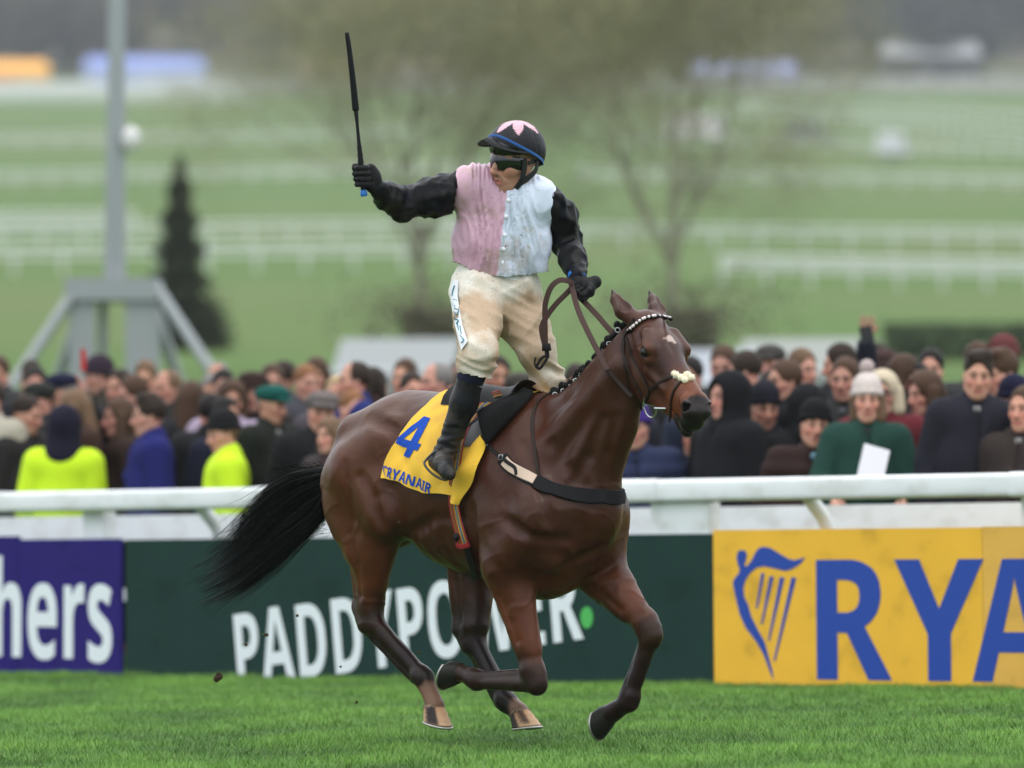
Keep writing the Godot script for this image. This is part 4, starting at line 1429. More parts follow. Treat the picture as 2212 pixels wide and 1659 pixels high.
func build_jockey() -> void:
	rng.seed = 31
	ridge.seed = 11
	ridge.frequency = 1.0
	ridge.fractal_octaves = 1
	rider = thing("person", "jockey in pink, white and black silks standing in the stirrups, whip hand raised", "person", rider_at)
	# head frame
	var fwd := Vector3(-0.72, -0.11, 0.685).normalized()
	var up := Vector3(0.10, 1.0, 0.16)
	var side := up.cross(fwd).normalized()
	up = fwd.cross(side)
	head_b = Transform3D(Basis(side, up, fwd).scaled_local(Vector3.ONE * 1.13), J(1111, 353, 0.09))
	# body with the head on its own finer grid
	var s := Surf.new()
	var body := filled(J(740, 1050, 0) - Vector3(0, 0, 0.42), J(1300, 360, 0) + Vector3(0, 0, 0.5), 0.016, inner_body)
	body.net(s, Transform3D(), func(p, n): return Color(0.44, 0.23, 0.165), null, func(p): return p.y < J(0, 388, 0.05).y)
	var head := filled(Vector3(-0.10, -0.145, -0.13), Vector3(0.10, 0.16, 0.14), 0.0032, rider_head)
	head.net(s, head_b, skin)
	var sk := mat("skin", Color(1, 1, 1), 0.5, 0.4)
	sk.vertex_color_use_as_albedo = true
	sk.subsurf_scatter_enabled = true
	sk.subsurf_scatter_strength = 0.08
	put("body", s.mesh(), sk, rider)

	# silks
	var specks := speck_image(1024, [[900, 0.8, 1.8, Color(0.34, 0.27, 0.22)], [110, 2.0, 3.6, Color(0.40, 0.30, 0.21)], [14, 4.0, 7.0, Color(0.50, 0.38, 0.24)]], 4)
	var silk := cloth_mat("satin silk", 0.30, specks, 1.55)
	var hem0 := J(985, 566, 0)
	var hem1 := J(1054, 598, 0)
	var hem2 := J(1142, 594, 0)
	var hem3 := J(1190, 580, 0)
	var top := J(1096, 415, 0)
	var low := J(1074, 598, 0)
	var shirt_color := func(p: Vector3, n: Vector3) -> Color:
		var line := low.x + (top.x - low.x) * (p.y - low.y) / (top.y - low.y)
		var front := p.x - line if p.z > -0.05 else line - p.x
		var c := Color(0.55, 0.325, 0.42) if p.x < line else Color(0.56, 0.62, 0.75)
		var mud := noise.get_noise_3dv(p * 14.0) + 0.5 * noise.get_noise_3dv(p * 50.0)
		c = c.lerp(Color(0.36, 0.27, 0.19), smoothstep(0.25, 0.75, mud + smoothstep(0.22, 0.0, p.y - low.y) * 0.35) * 0.45)
		return c
	var shirt_fold := func(p: Vector3, n: Vector3) -> float:
		var tw := lerpf(-0.30, 0.85, smoothstep(-0.16, 0.2, p.x)) + 0.10 * noise.get_noise_3dv(p * 4.0)
		var r := p.rotated(Vector3(0, 0, 1), tw)
		var k := fold(r, Vector3(4.2, 1.1, 2.5), 1.0) * 0.0065 + fold(r, Vector3(8.5, 2.6, 5), 4.0) * 0.0055 + fold(r, Vector3(15, 5, 9), 2.0) * 0.0018 + noise.get_noise_3dv(p * 6.0) * 0.008
		var line := low.x + (top.x - low.x) * (p.y - low.y) / (top.y - low.y)
		if p.z > 0.0: k += 0.0022 * (1.0 if p.x > line else 0.0)
		return k + 0.016 * smoothstep(0.09, 0.0, p.y - low.y) * (0.7 + 0.6 * sin(p.x * 34.0))
	var below := func(p: Vector3) -> bool:
		var h := hem0.y
		if p.x > hem0.x: h = lerpf(hem0.y, hem1.y, clampf((p.x - hem0.x) / (hem1.x - hem0.x), 0, 1))
		if p.x > hem1.x: h = lerpf(hem1.y, hem2.y, clampf((p.x - hem1.x) / (hem2.x - hem1.x), 0, 1))
		if p.x > hem2.x: h = lerpf(hem2.y, hem3.y, clampf((p.x - hem2.x) / (hem3.x - hem2.x), 0, 1))
		return p.y > h and (p.y < J(0, 400, 0.05).y or absf(p.x - top.x) > 0.05)
	var f := filled(J(940, 640, 0) - Vector3(0, 0, 0.22), J(1240, 335, 0) + Vector3(0, 0, 0.24), 0.0062, shirt)
	s = Surf.new()
	f.net(s, Transform3D(), shirt_color, shirt_fold, below)
	var torso := put("silk_shirt", s.mesh(), silk, rider)
	for q in [[1096, 433], [1091, 468], [1088, 508], [1086, 538], [1085, 567]]:
		var p := on_field(f, q[0], q[1])
		if p == Vector3.INF: continue
		var b := Surf.new()
		b.ball(p + Vector3(0.004, 0, 0.009), Vector3(0.0095, 0.0095, 0.004), 12)
		put("button", b.mesh(), mat("pearl button", Color(0.72, 0.73, 0.78), 0.3), torso)
	# collar
	var ring := []
	for k in 17:
		var w := TAU * k / 16
		ring.append(J(1108, 408 + 8 * sin(w) * 0.0, 0.055) + Vector3(cos(w) * 0.066, sin(w) * -0.022 + 0.0, sin(w) * 0.058))
	s = Surf.new()
	s.tube(ring, [0.013], 8, Color(0.66, 0.42, 0.50), 1.4)
	put("collar", s.mesh(), silk, torso)
	# sleeves
	var black_silk := cloth_mat("black satin", 0.40, null, 1.0)
	black_silk.metallic_specular = 0.25
	var sleeve_fold := func(p: Vector3, n: Vector3) -> float:
		return fold(p, Vector3(14, 6, 9), 2.0) * 0.0065 + fold(p, Vector3(7, 13, 8), 7.0) * 0.005
	var black := func(p, n): return Color(0.008, 0.008, 0.0095) * (1.0 + 0.3 * noise.get_noise_3dv(p * 30.0))
	f = filled(J(785, 500, 0) - Vector3(0, 0, 0.10), J(1040, 350, 0) + Vector3(0, 0, 0.36), 0.006, sleeve_r)
	s = Surf.new()
	var cut_a := J(984, 408, 0.0)
	f.net(s, Transform3D(), black, sleeve_fold, func(p): return p.x < cut_a.x + 0.012 + (p.y - cut_a.y) * 0.2)
	put("sleeve", s.mesh(), black_silk, rider)
	f = filled(J(1150, 640, 0) - Vector3(0, 0, 0.22), J(1300, 390, 0) + Vector3(0, 0, 0.24), 0.006, sleeve_l)
	s = Surf.new()
	var cut_b := J(1197, 436, 0.0)
	f.net(s, Transform3D(), black, sleeve_fold, func(p): return p.x > cut_b.x - 0.014 + (p.y - cut_b.y) * 0.26 or p.y < cut_b.y - 0.13)
	put("sleeve", s.mesh(), black_silk, rider)

	# breeches
	var dirt := speck_image(1024, [[6000, 0.7, 1.8, Color(0.60, 0.46, 0.32)], [500, 2.0, 4.0, Color(0.70, 0.56, 0.40)], [60, 2.5, 4.5, Color(0.45, 0.33, 0.22)]], 9)
	var breech := cloth_mat("muddy breeches", 0.72, dirt, 1.9)
	var waist := J(0, 600, 0).y
	var knee := J(0, 760, 0.2).y
	var trouser_color := func(p: Vector3, n: Vector3) -> Color:
		var c := Color(0.72, 0.69, 0.62)
		var m := noise.get_noise_3dv(p * 6.0) + 0.6 * noise.get_noise_3dv(p * 22.0) + 0.2 * noise.get_noise_3dv(p * 70.0)
		var how := smoothstep(0.03, 0.16, waist - p.y) * 0.85 + m * 0.75 + 0.06
		how -= smoothstep(0.05, 0.0, p.y - knee + 0.10) * 0.25
		c = c.lerp(Color(0.40, 0.265, 0.15), clampf(how, 0.0, 0.85))
		c = c.lerp(Color(0.22, 0.13, 0.075), smoothstep(0.55, 1.0, m + smoothstep(0.09, 0.0, absf(p.x + 0.0)) * 0.25) * 0.6)
		return c
	var trouser_fold := func(p: Vector3, n: Vector3) -> float:
		var low_leg := smoothstep(0.03, -0.09, p.y - knee)
		var k := fold(p + Vector3(0, p.x * 0.5, 0), Vector3(2.6, 13, 3.4), 3.0) * lerpf(0.0030, 0.0140, low_leg)
		k += fold(p + Vector3(0, absf(p.x) * -0.8, 0), Vector3(6, 4.0, 5), 8.0) * 0.0075
		return k
	f = filled(J(945, 862, 0) - Vector3(0, 0, 0.24), J(1240, 550, 0) + Vector3(0, 0, 0.48), 0.0066, trousers)
	s = Surf.new()
	f.net(s, Transform3D(), trouser_color, trouser_fold, func(p): return p.y < waist + 0.085 and not (p.x < 0.02 and p.y < J(0, 812, 0.3).y + 0.2 * (p.x + 0.12) * -1.0))
	var tr := put("breeches", s.mesh(), breech, rider)
	# waistband and the printed panel down the outer thigh
	s = Surf.new()
	ring = []
	var rn := []
	for k in 25:
		var w := TAU * k / 24
		ring.append(J(1070, 598, 0.0) + Vector3(cos(w) * 0.172, sin(w) * 0.0, sin(w) * 0.112))
		rn.append(Vector3(cos(w), 0, sin(w)))
	s.strap(ring, rn, [0.04], 0.004)
	put("waistband", s.mesh(), mat("white elastic", Color(0.70, 0.70, 0.70), 0.7), tr)
	var left_edge := [[978, 610], [975, 640], [979, 670], [985, 703], [992, 733], [998, 756]]
	var right_edge := [[991, 606], [990, 640], [994, 670], [1000, 703], [1007, 728], [1011, 738]]
	s = Surf.new()
	var rows := []
	for i in 6:
		var row := []
		for k in 4:
			var t := k / 3.0
			var p := on_field(f, lerpf(left_edge[i][0], right_edge[i][0], t) + 1.5, lerpf(left_edge[i][1], right_edge[i][1], t))
			if p == Vector3.INF: p = J(lerpf(left_edge[i][0], right_edge[i][0], t), lerpf(left_edge[i][1], right_edge[i][1], t), 0.05)
			row.append(s.put(p + f.grad(p) * 0.0085))
		rows.append(row)
	for i in 5:
		for k in 3: s.quad(rows[i][k], rows[i][k + 1], rows[i + 1][k + 1], rows[i + 1][k])
	var pn := put("side_panel", s.mesh(), mat("white panel", Color(0.74, 0.76, 0.80), 0.6), tr)
	pn.mesh.surface_set_material(0, null)
	s = Surf.new()
	for q in [[[984, 618], [980, 630], [979, 640]], [[990, 652], [983, 648], [980, 656], [986, 664]], [[984, 668], [992, 672], [989, 682], [984, 676]], [[984, 688], [992, 694], [988, 700]], [[990, 700], [994, 716]], [[996, 706], [999, 724]], [[995, 724], [1003, 736], [998, 742]]]:
		var line := []
		for e in q:
			var p := on_field(f, e[0] + 1.5, e[1])
			if p != Vector3.INF: line.append(p + f.grad(p) * 0.0095)
		if line.size() > 1: s.tube(curve(line, 4), [0.0028], 5)
	put("panel_print", s.mesh(), mat("teal print", Color(0.01, 0.17, 0.24), 0.5), pn)

	# socks, boots
	s = Surf.new()
	s.tube([J(1026, 792, 0.312), J(1020, 806, 0.311), J(1014, 824, 0.305)], [0.063, 0.064, 0.060], 20)
	put("sock", s.mesh(), mat("navy sock", Color(0.008, 0.009, 0.045), 0.8), rider)
	var leather := mat("dirty black leather", Color(1, 1, 1), 0.42, 0.32)
	leather.vertex_color_use_as_albedo = true
	leather.normal_enabled = true
	leather.normal_texture = noise_tex(0.06, 512, true, 3.0, 4)
	leather.normal_scale = 0.4
	leather.uv1_triplanar = true
	leather.uv1_scale = Vector3.ONE * 6.0
	var boot_color := func(p: Vector3, n: Vector3) -> Color:
		var m := noise.get_noise_3dv(p * 20.0) + 0.6 * noise.get_noise_3dv(p * 80.0)
		return Color(0.011, 0.011, 0.012).lerp(Color(0.075, 0.062, 0.05), clampf(m * 0.6 + 0.12, 0.0, 0.55))
	var ankle := J(0, 965, 0.24).y
	var boot_fold := func(p: Vector3, n: Vector3) -> float:
		return fold(p, Vector3(4, 22, 5), 5.0) * 0.006 * smoothstep(0.13, 0.02, absf(p.y - ankle - 0.02))
	for side_fn in [[boot_r, J(900, 1060, 0) + Vector3(0, 0, 0.12), J(1070, 800, 0) + Vector3(0, 0, 0.46)], [boot_l, J(1140, 1040, 0) - Vector3(0, 0, 0.36), J(1250, 815, 0) + Vector3(0, 0, 0.1)]]:
		f = filled(side_fn[1], side_fn[2], 0.0055, side_fn[0])
		s = Surf.new()
		var up_to: float = J(0, 826, 0.3).y if side_fn[0] == boot_r else 99.0
		f.net(s, Transform3D(), boot_color, boot_fold, func(p): return p.y < up_to + (J(1018, 0, 0.3).x - p.x) * 0.45)
		put("riding_boot", s.mesh(), leather, rider)

	build_helmet()

	# gloves: the raised fist round the whip and the fist on the reins
	var glove := mat("black glove", Color(0.011, 0.011, 0.012), 0.6, 0.25)
	glove.vertex_color_use_as_albedo = true
	s = Surf.new()
	var wy := (J(776, 345, 0.33) - J(786, 420, 0.31)).normalized()
	var wx := (J(822, 412, 0.25) - J(783, 382, 0.32))
	wx = (wx - wy * wx.dot(wy)).normalized()
	var fb := Basis(wx, wy, wx.cross(wy))
	fist(s, Transform3D(fb.scaled_local(Vector3.ONE * 1.16), J(781, 383, 0.32)), 0.011, Vector3(0.066, -0.058, 0.0))
	s.tube([J(796, 394, 0.305), J(806, 401, 0.285), J(824, 413, 0.250)], [0.030, 0.035, 0.037], 14)
	put("glove", s.mesh(), glove, rider)
	s = Surf.new()
	var ly := (J(1268, 640, 0.24) - J(1228, 610, 0.18)).normalized()
	var lx := (J(1246, 596, 0.12) - J(1250, 630, 0.20))
	lx = (lx - ly * lx.dot(ly)).normalized()
	fist(s, Transform3D(Basis(lx, ly, lx.cross(ly)).scaled_local(Vector3.ONE * 1.08), J(1250, 628, 0.20)), 0.010, Vector3(0.092, 0.0, 0.0))
	s.tube([J(1248, 620, 0.175), J(1247, 610, 0.15), J(1246, 594, 0.115)], [0.029, 0.034, 0.037], 14)
	put("glove", s.mesh(), glove, rider)
	for q in [[J(817, 409, 0.265), J(824, 414, 0.250), 0.0425], [J(1246, 601, 0.132), J(1245, 594, 0.118), 0.040]]:
		s = Surf.new()
		s.tube([q[0], q[1]], [q[2]], 20)
		put("wrist_band", s.mesh(), mat("blue rubber band", Color(0.015, 0.16, 0.55), 0.5), rider)

	# whip
	var w := thing("riding_whip", "long black riding whip with a blue butt held upright in the jockey's raised hand", "whip", rider_at + J(786, 422, 0.31))
	var off := -J(786, 422, 0.31)
	s = Surf.new()
	var hp := []
	for k in 25:
		var t := k / 24.0
		hp.append(off + J(lerpf(785.5, 769, t), lerpf(415, 240, t), lerpf(0.312, 0.35, t)))
	var rr := []
	for k in 25:
		var t := k / 24.0
		var x := lerpf(0.0115, 0.0072, smoothstep(0.35, 0.75, t))
		if t > 0.2 and t < 0.62: x += 0.0016 * (k % 2)
		if t > 0.86: x = lerpf(0.0072, 0.010, (t - 0.86) / 0.14)
		rr.append(x)
	s.tube(hp, rr, 12)
	put("whip_handle", s.mesh(), mat("whip grip", Color(0.010, 0.010, 0.011), 0.55, 0.25), w)
	s = Surf.new()
	s.tube(curve([off + J(769, 241, 0.35), off + J(767.5, 226, 0.352), off + J(762, 170, 0.362), off + J(755, 110, 0.372), off + J(749, 70, 0.38)], 4), [0.008, 0.0125, 0.0155, 0.016, 0.016, 0.0155, 0.015, 0.0145, 0.014, 0.0135, 0.013, 0.0125, 0.012, 0.0115, 0.011, 0.0105, 0.009], 10)
	put("whip_flap", s.mesh(), mat("whip pad", Color(0.008, 0.008, 0.009), 0.45, 0.25), w)
	s = Surf.new()
	s.tube([off + J(784.5, 410, 0.313), off + J(786, 419, 0.311), off + J(786.5, 424, 0.31)], [0.013, 0.0155, 0.0135], 12)
	put("whip_butt", s.mesh(), mat("blue rubber band", Color(0.015, 0.16, 0.55), 0.5), w)

func build_helmet() -> void:
	# everything in the head frame
	var shell := Surf.new()
	var rows := []
	var nj := 44
	var nk := 88
	var c0 := Vector3(0, 0.050, -0.004)
	var rad := Vector3(0.104, 0.116, 0.128)
	for j in nj + 1:
		var row := []
		for k in nk:
			var u := TAU * k / nk
			# the rim runs lower at the nape than over the brow
			var end := acos(clampf(lerpf(-0.58, 0.42, (sin(u) + 1.0) * 0.5), -1, 1))
			var w := end * j / nj
			var d := Vector3(sin(w) * cos(u), cos(w), sin(w) * sin(u))
			var p := c0 + d * rad
			# seams of the silk cover
			var seam := absf(sin(u * 3.0 + 0.4))
			p += d * (0.0016 * smoothstep(0.0, 0.12, seam) + 0.0010 * noise.get_noise_3dv(p * 130.0) + 0.0015 * smoothstep(0.75, 0.95, float(j) / nj) * sin(u * 60.0))
			var a := fposmod(u - 0.05, TAU / 6.0) - TAU / 12.0
			var reach := 0.30 + 0.60 * pow(maxf(0.0, 1.0 - absf(a) / (TAU / 12.0)), 0.85)
			var c := Color(0.010, 0.010, 0.012)
			if w < reach: c = Color(0.62, 0.36, 0.42) * (1.0 - 0.5 * smoothstep(0.32, 0.5, noise.get_noise_3dv(p * 200.0)))
			row.append(shell.put(head_b * p, c))
		rows.append(row)
	for j in nj:
		for k in nk: shell.quad(rows[j][k], rows[j][(k + 1) % nk], rows[j + 1][(k + 1) % nk], rows[j + 1][k])
	var m := cloth_mat("helmet cover", 0.45, null, 1.0)
	m.metallic_specular = 0.3
	var h := put("helmet", shell.mesh(), m, rider)
	# peak
	var s := Surf.new()
	rows = []
	for j in 7:
		var row := []
		for k in 25:
			var u := lerpf(0.22, PI - 0.22, k / 24.0)
			var out := j / 6.0
			var base := Vector3(cos(u) * 0.101, 0.104 - 0.052 * absf(cos(u)), sin(u) * 0.118 - 0.004)
			var tip := base + Vector3(cos(u) * 0.012, 0.002, 0.062 * pow(sin(u), 1.3))
			var p := base.lerp(tip, out) + Vector3(0, 0.008 * sin(out * PI), 0)
			row.append(p)
		rows.append(row)
	var idx := []
	for layer in 2:
		var grid := []
		for j in 7:
			var row := []
			for k in 25: row.append(s.put(head_b * (rows[j][k] - Vector3(0, 0.004 * layer, 0))))
			grid.append(row)
		idx.append(grid)
	for j in 6:
		for k in 24:
			s.quad(idx[0][j][k], idx[0][j][k + 1], idx[0][j + 1][k + 1], idx[0][j + 1][k])
			s.quad(idx[1][j][k], idx[1][j + 1][k], idx[1][j + 1][k + 1], idx[1][j][k + 1])
	for k in 24: s.quad(idx[0][6][k], idx[0][6][k + 1], idx[1][6][k + 1], idx[1][6][k])
	put("helmet_peak", s.mesh(), mat("black peak", Color(0.008, 0.008, 0.009), 0.5, 0.25), h)
	# blue elastic round the shell
	var pts := []
	var nrm := []
	for k in 41:
		var u := lerpf(-0.9, PI + 0.9, k / 40.0)
		var y := lerpf(-0.016, 0.116, (sin(u) + 1.0) * 0.5)
		var q := sqrt(maxf(0.0, 1.0 - pow((y - c0.y) / rad.y, 2)))
		pts.append(head_b * Vector3(cos(u) * rad.x * q * 1.012, y, c0.z + sin(u) * rad.z * q * 1.012))
		nrm.append(head_b.basis * Vector3(cos(u), 0.1, sin(u)))
	s = Surf.new()
	s.strap(pts, nrm, [0.0115], 0.004)
	put("helmet_band", s.mesh(), mat("blue elastic", Color(0.01, 0.09, 0.33), 0.55), h)
	# goggles pushed up under the peak, and the pair over the eyes
	for q in [[0.060, 0.034, 0.116, 0.026, 1.5], [0.012, 0.042, 0.106, 0.030, 1.4]]:
		s = Surf.new()
		rows = []
		for j in 9:
			var row := []
			var v := j / 8.0 * 2.0 - 1.0
			for k in 33:
				var a: float = (k / 32.0 * 2.0 - 1.0) * q[4]
				var edge := 1.0 - 0.35 * pow(absf(k / 16.0 - 1.0), 4.0)
				if v < 0.0: edge -= 0.42 * exp(-pow(a / 0.16, 2.0)) if q[0] < 0.02 else 0.0
				var y: float = q[0] + v * q[3] * edge + (0.010 if q[0] > 0.03 else 0.0)
				var bulge: float = 0.006 * (1.0 - v * v)
				var p := Vector3(sin(a) * (0.080 + bulge), y, -0.006 + cos(a) * (q[2] + bulge))
				row.append(s.put(head_b * p))
			rows.append(row)
		for j in 8:
			for k in 32: s.quad(rows[j][k], rows[j + 1][k], rows[j + 1][k + 1], rows[j][k + 1])
		var lens := mat("dark goggle lens", Color(0.006, 0.006, 0.007), 0.12, 0.6)
		lens.cull_mode = BaseMaterial3D.CULL_DISABLED
		var g := put("goggles", s.mesh(), lens, rider)
		s = Surf.new()
		for e in [1.0, -1.0]:
			var st := []
			var sn := []
			for k in 9:
				var u := lerpf(0.12, -1.5, k / 8.0)
				st.append(head_b * Vector3(cos(u) * 0.088 * e, q[0] + 0.004 + 0.006 * k / 8.0, -0.004 + sin(u) * 0.112))
				sn.append(head_b.basis * Vector3(cos(u) * e, 0, sin(u)))
			s.strap(st, sn, [0.016], 0.003)
		put("goggle_strap", s.mesh(), mat("black webbing", Color(0.012, 0.012, 0.013), 0.7), g)
	# a small pale emblem on the upper lens
	s = Surf.new()
	var em := []
	for k in 5:
		var u := TAU * k / 4.0
		em.append(head_b * Vector3(-0.004 + cos(u) * 0.010, 0.072 + sin(u) * 0.010, 0.1175))
	s.tube(em, [0.0009], 4)
	em = []
	for k in 11:
		var u := TAU * k / 10.0
		em.append(head_b * Vector3(-0.004 + cos(u) * 0.005, 0.072 + sin(u) * 0.005, 0.1175))
	s.tube(em, [0.0008], 4)
	put("lens_emblem", s.mesh(), mat("pale print", Color(0.5, 0.5, 0.5), 0.5), h)
	# harness: webbing from the shell past the ears to the chin, padded side pieces
	s = Surf.new()
	for e in [1.0, -1.0]:
		var st := []
		for q in [[0.086, 0.030, 0.030], [0.084, -0.010, 0.028], [0.074, -0.055, 0.030], [0.050, -0.092, 0.040], [0.020, -0.118, 0.050], [0.0, -0.122, 0.052]]: st.append(head_b * Vector3(q[0] * e, q[1], q[2]))
		st = curve(st, 4)
		var sn := []
		for p in st: sn.append((p - head_b * Vector3(0, -0.03, 0.0)).normalized())
		s.strap(st, sn, [0.024], 0.004)
		st = []
		for q in [[0.088, 0.026, -0.040], [0.086, -0.020, -0.030], [0.076, -0.052, 0.010], [0.068, -0.066, 0.030]]: st.append(head_b * Vector3(q[0] * e, q[1], q[2]))
		st = curve(st, 4)
		sn = []
		for p in st: sn.append((p - head_b * Vector3(0, -0.03, 0.0)).normalized())
		s.strap(st, sn, [0.030], 0.004)
	put("chin_harness", s.mesh(), mat("black webbing", Color(0.012, 0.012, 0.013), 0.7), h)
	s = Surf.new()
	s.ball(head_b * Vector3(0.0, -0.122, 0.048), Vector3(0.026, 0.012, 0.022), 12, Color.WHITE, head_b.basis)
	put("chin_pad", s.mesh(), mat("grey chin pad", Color(0.30, 0.33, 0.31), 0.8), h)

# ---------------------------------------------------------------- saddlery
func tack(called: String, label: String, category: String) -> Node3D:
	var o := thing(called, label, category, horse_x.origin)
	o.basis = horse_x.basis
	return o

func hsag(px: float, py: float, r: float) -> Vector3:        # head frame, on the upright plane r right of the face's middle
	var inv := (horse_x * head_x).affine_inverse()
	var a := inv * eye
	var d := inv.basis * sight(px, py)
	return a + d * ((r - a.z) / d.z)

func lay(s: Surf, list: Array, widths: Array, thick: float, lift: float, on_head := false, col := Color.WHITE, per := 4) -> void:
	var pts := []
	var nrm := []
	for q in list:
		var p := on_face(q[0], q[1]) if on_head else on_coat(q[0], q[1])
		var n := Vector3(0, 0, 1)
		if on_head:      # the straps lie on whichever is outermost, cheek or neck
			var c := on_coat(q[0], q[1])
			var e := horse_x.affine_inverse() * eye
			if c != Vector3.INF and (p == Vector3.INF or c.distance_to(e) < (head_x * p).distance_to(e)):
				pts.append(c + coat.grad(c) * lift)
				nrm.append(coat.grad(c))
				continue
		if p == Vector3.INF:
			p = hsag(q[0], q[1], 0.02) if on_head else sag(q[0], q[1], 0.1)
		else: n = face.grad(p) if on_head else coat.grad(p)
		p += n * lift
		if on_head:
			p = head_x * p
			n = head_x.basis * n
		pts.append(p)
		nrm.append(n)
	var fine := curve(pts, per)
	var fn := []
	for i in fine.size():
		var t := minf(float(i) / per, nrm.size() - 1.001)
		var k := int(t)
		fn.append(nrm[k].lerp(nrm[mini(k + 1, nrm.size() - 1)], t - k).normalized())
	var fw := []
	for i in fine.size():
		var t := float(i) / (fine.size() - 1) * (widths.size() - 1)
		var k := mini(int(t), widths.size() - 1)
		fw.append(lerpf(widths[k], widths[mini(k + 1, widths.size() - 1)], t - k))
	s.strap(fine, fn, fw, thick, col)

func cloth_lift(p: Vector3) -> float:
	var low := smoothstep(1.32, 1.08, p.y)
	return 0.013 + low * (0.010 + 0.009 * sin(p.x * 24.0 + p.y * 9.0) + 0.006 * sin(p.x * 47.0 - p.y * 20.0)) + 0.006 * noise.get_noise_3dv(p * 16.0) + 0.003 * noise.get_noise_3dv(p * Vector3(50, 20, 30))

func around(f: float, phi: float) -> Vector3:     # the back seen from inside: phi from straight up towards the right side
	var m := Vector3(f, 1.15, 0.0)
	var d := Vector3(0, cos(phi), sin(phi))
	return coat.hit(m + d * 0.62, -d, 0.6)

func drape(o: Node3D, called: String, text_mesh: ArrayMesh, m: Material, origin: Vector2, ax: Vector2, ay: Vector2, extra: float) -> MeshInstance3D:
	# lays flat lettering (x along ax, y along ay, in survey units per metre of the lettering) onto the cloth
	var a := text_mesh.surface_get_arrays(0)
	var v: PackedVector3Array = a[Mesh.ARRAY_VERTEX]
	var ix = a[Mesh.ARRAY_INDEX]
	if ix == null or ix.size() == 0: ix = range(v.size())
	var todo := []
	for i in range(0, ix.size(), 3):
		var q := [v[ix[i]], v[ix[i + 1]], v[ix[i + 2]]]
		var n: Vector3 = (q[2] - q[0]).cross(q[1] - q[0])
		if n.length() < 1e-9 or n.normalized().z < 0.5: continue
		todo.append([Vector2(q[0].x, q[0].y), Vector2(q[1].x, q[1].y), Vector2(q[2].x, q[2].y), 0])
	var s := Surf.new()
	while todo.size():
		var q: Array = todo.pop_back()
		var la := (q[0] as Vector2).distance_to(q[1])
		var lb := (q[1] as Vector2).distance_to(q[2])
		var lc := (q[2] as Vector2).distance_to(q[0])
		var most := maxf(la, maxf(lb, lc))
		if most * ax.length() > 9.0 and q[3] < 7:
			if most == la:
				var h: Vector2 = (q[0] + q[1]) * 0.5
				todo.append([q[0], h, q[2], q[3] + 1])
				todo.append([h, q[1], q[2], q[3] + 1])
			elif most == lb:
				var h: Vector2 = (q[1] + q[2]) * 0.5
				todo.append([q[0], q[1], h, q[3] + 1])
				todo.append([q[0], h, q[2], q[3] + 1])
			else:
				var h: Vector2 = (q[2] + q[0]) * 0.5
				todo.append([q[0], q[1], h, q[3] + 1])
				todo.append([h, q[1], q[2], q[3] + 1])
			continue
		var k := []
		for e in 3:
			var at2: Vector2 = origin + ax * q[e].x + ay * q[e].y
			var p := on_coat(at2.x, at2.y)
			if p == Vector3.INF: p = sag(at2.x, at2.y, 0.28)
			else: p += coat.grad(p) * (cloth_lift(p) + extra)
			k.append(s.put(p))
		s.tri(k[0], k[1], k[2])
	return put(called, s.mesh(), m, o)

func patch(s: Surf, corners: Array, nu: int, nv: int, lift: float, thick: float, bulge := 0.0) -> void:
	var grid := [[], []]
	for j in nv + 1:
		var rows := [[], []]
		for i in nu + 1:
			var u := float(i) / nu
			var v := float(j) / nv
			var q: Vector2 = (corners[0] as Vector2).lerp(corners[1], u).lerp((corners[3] as Vector2).lerp(corners[2], u), v)
			var p := on_coat(q.x, q.y)
			var n := Vector3(0, 0, 1)
			if p == Vector3.INF: p = sag(q.x, q.y, 0.05)
			else: n = coat.grad(p)
			var b := bulge * (1.0 - pow(2.0 * u - 1.0, 2.0)) * (1.0 - pow(2.0 * v - 1.0, 2.0))
			rows[0].append(s.put(p + n * (lift + thick + b)))
			rows[1].append(s.put(p + n * lift))
		grid[0].append(rows[0])
		grid[1].append(rows[1])
	for j in nv:
		for i in nu: s.quad(grid[0][j][i], grid[0][j][i + 1], grid[0][j + 1][i + 1], grid[0][j + 1][i])
	for i in nu:
		s.quad(grid[0][0][i], grid[1][0][i], grid[1][0][i + 1], grid[0][0][i + 1])
		s.quad(grid[0][nv][i], grid[0][nv][i + 1], grid[1][nv][i + 1], grid[1][nv][i])
	for j in nv:
		s.quad(grid[0][j][0], grid[0][j + 1][0], grid[1][j + 1][0], grid[1][j][0])
		s.quad(grid[0][j][nu], grid[1][j][nu], grid[1][j + 1][nu], grid[0][j + 1][nu])

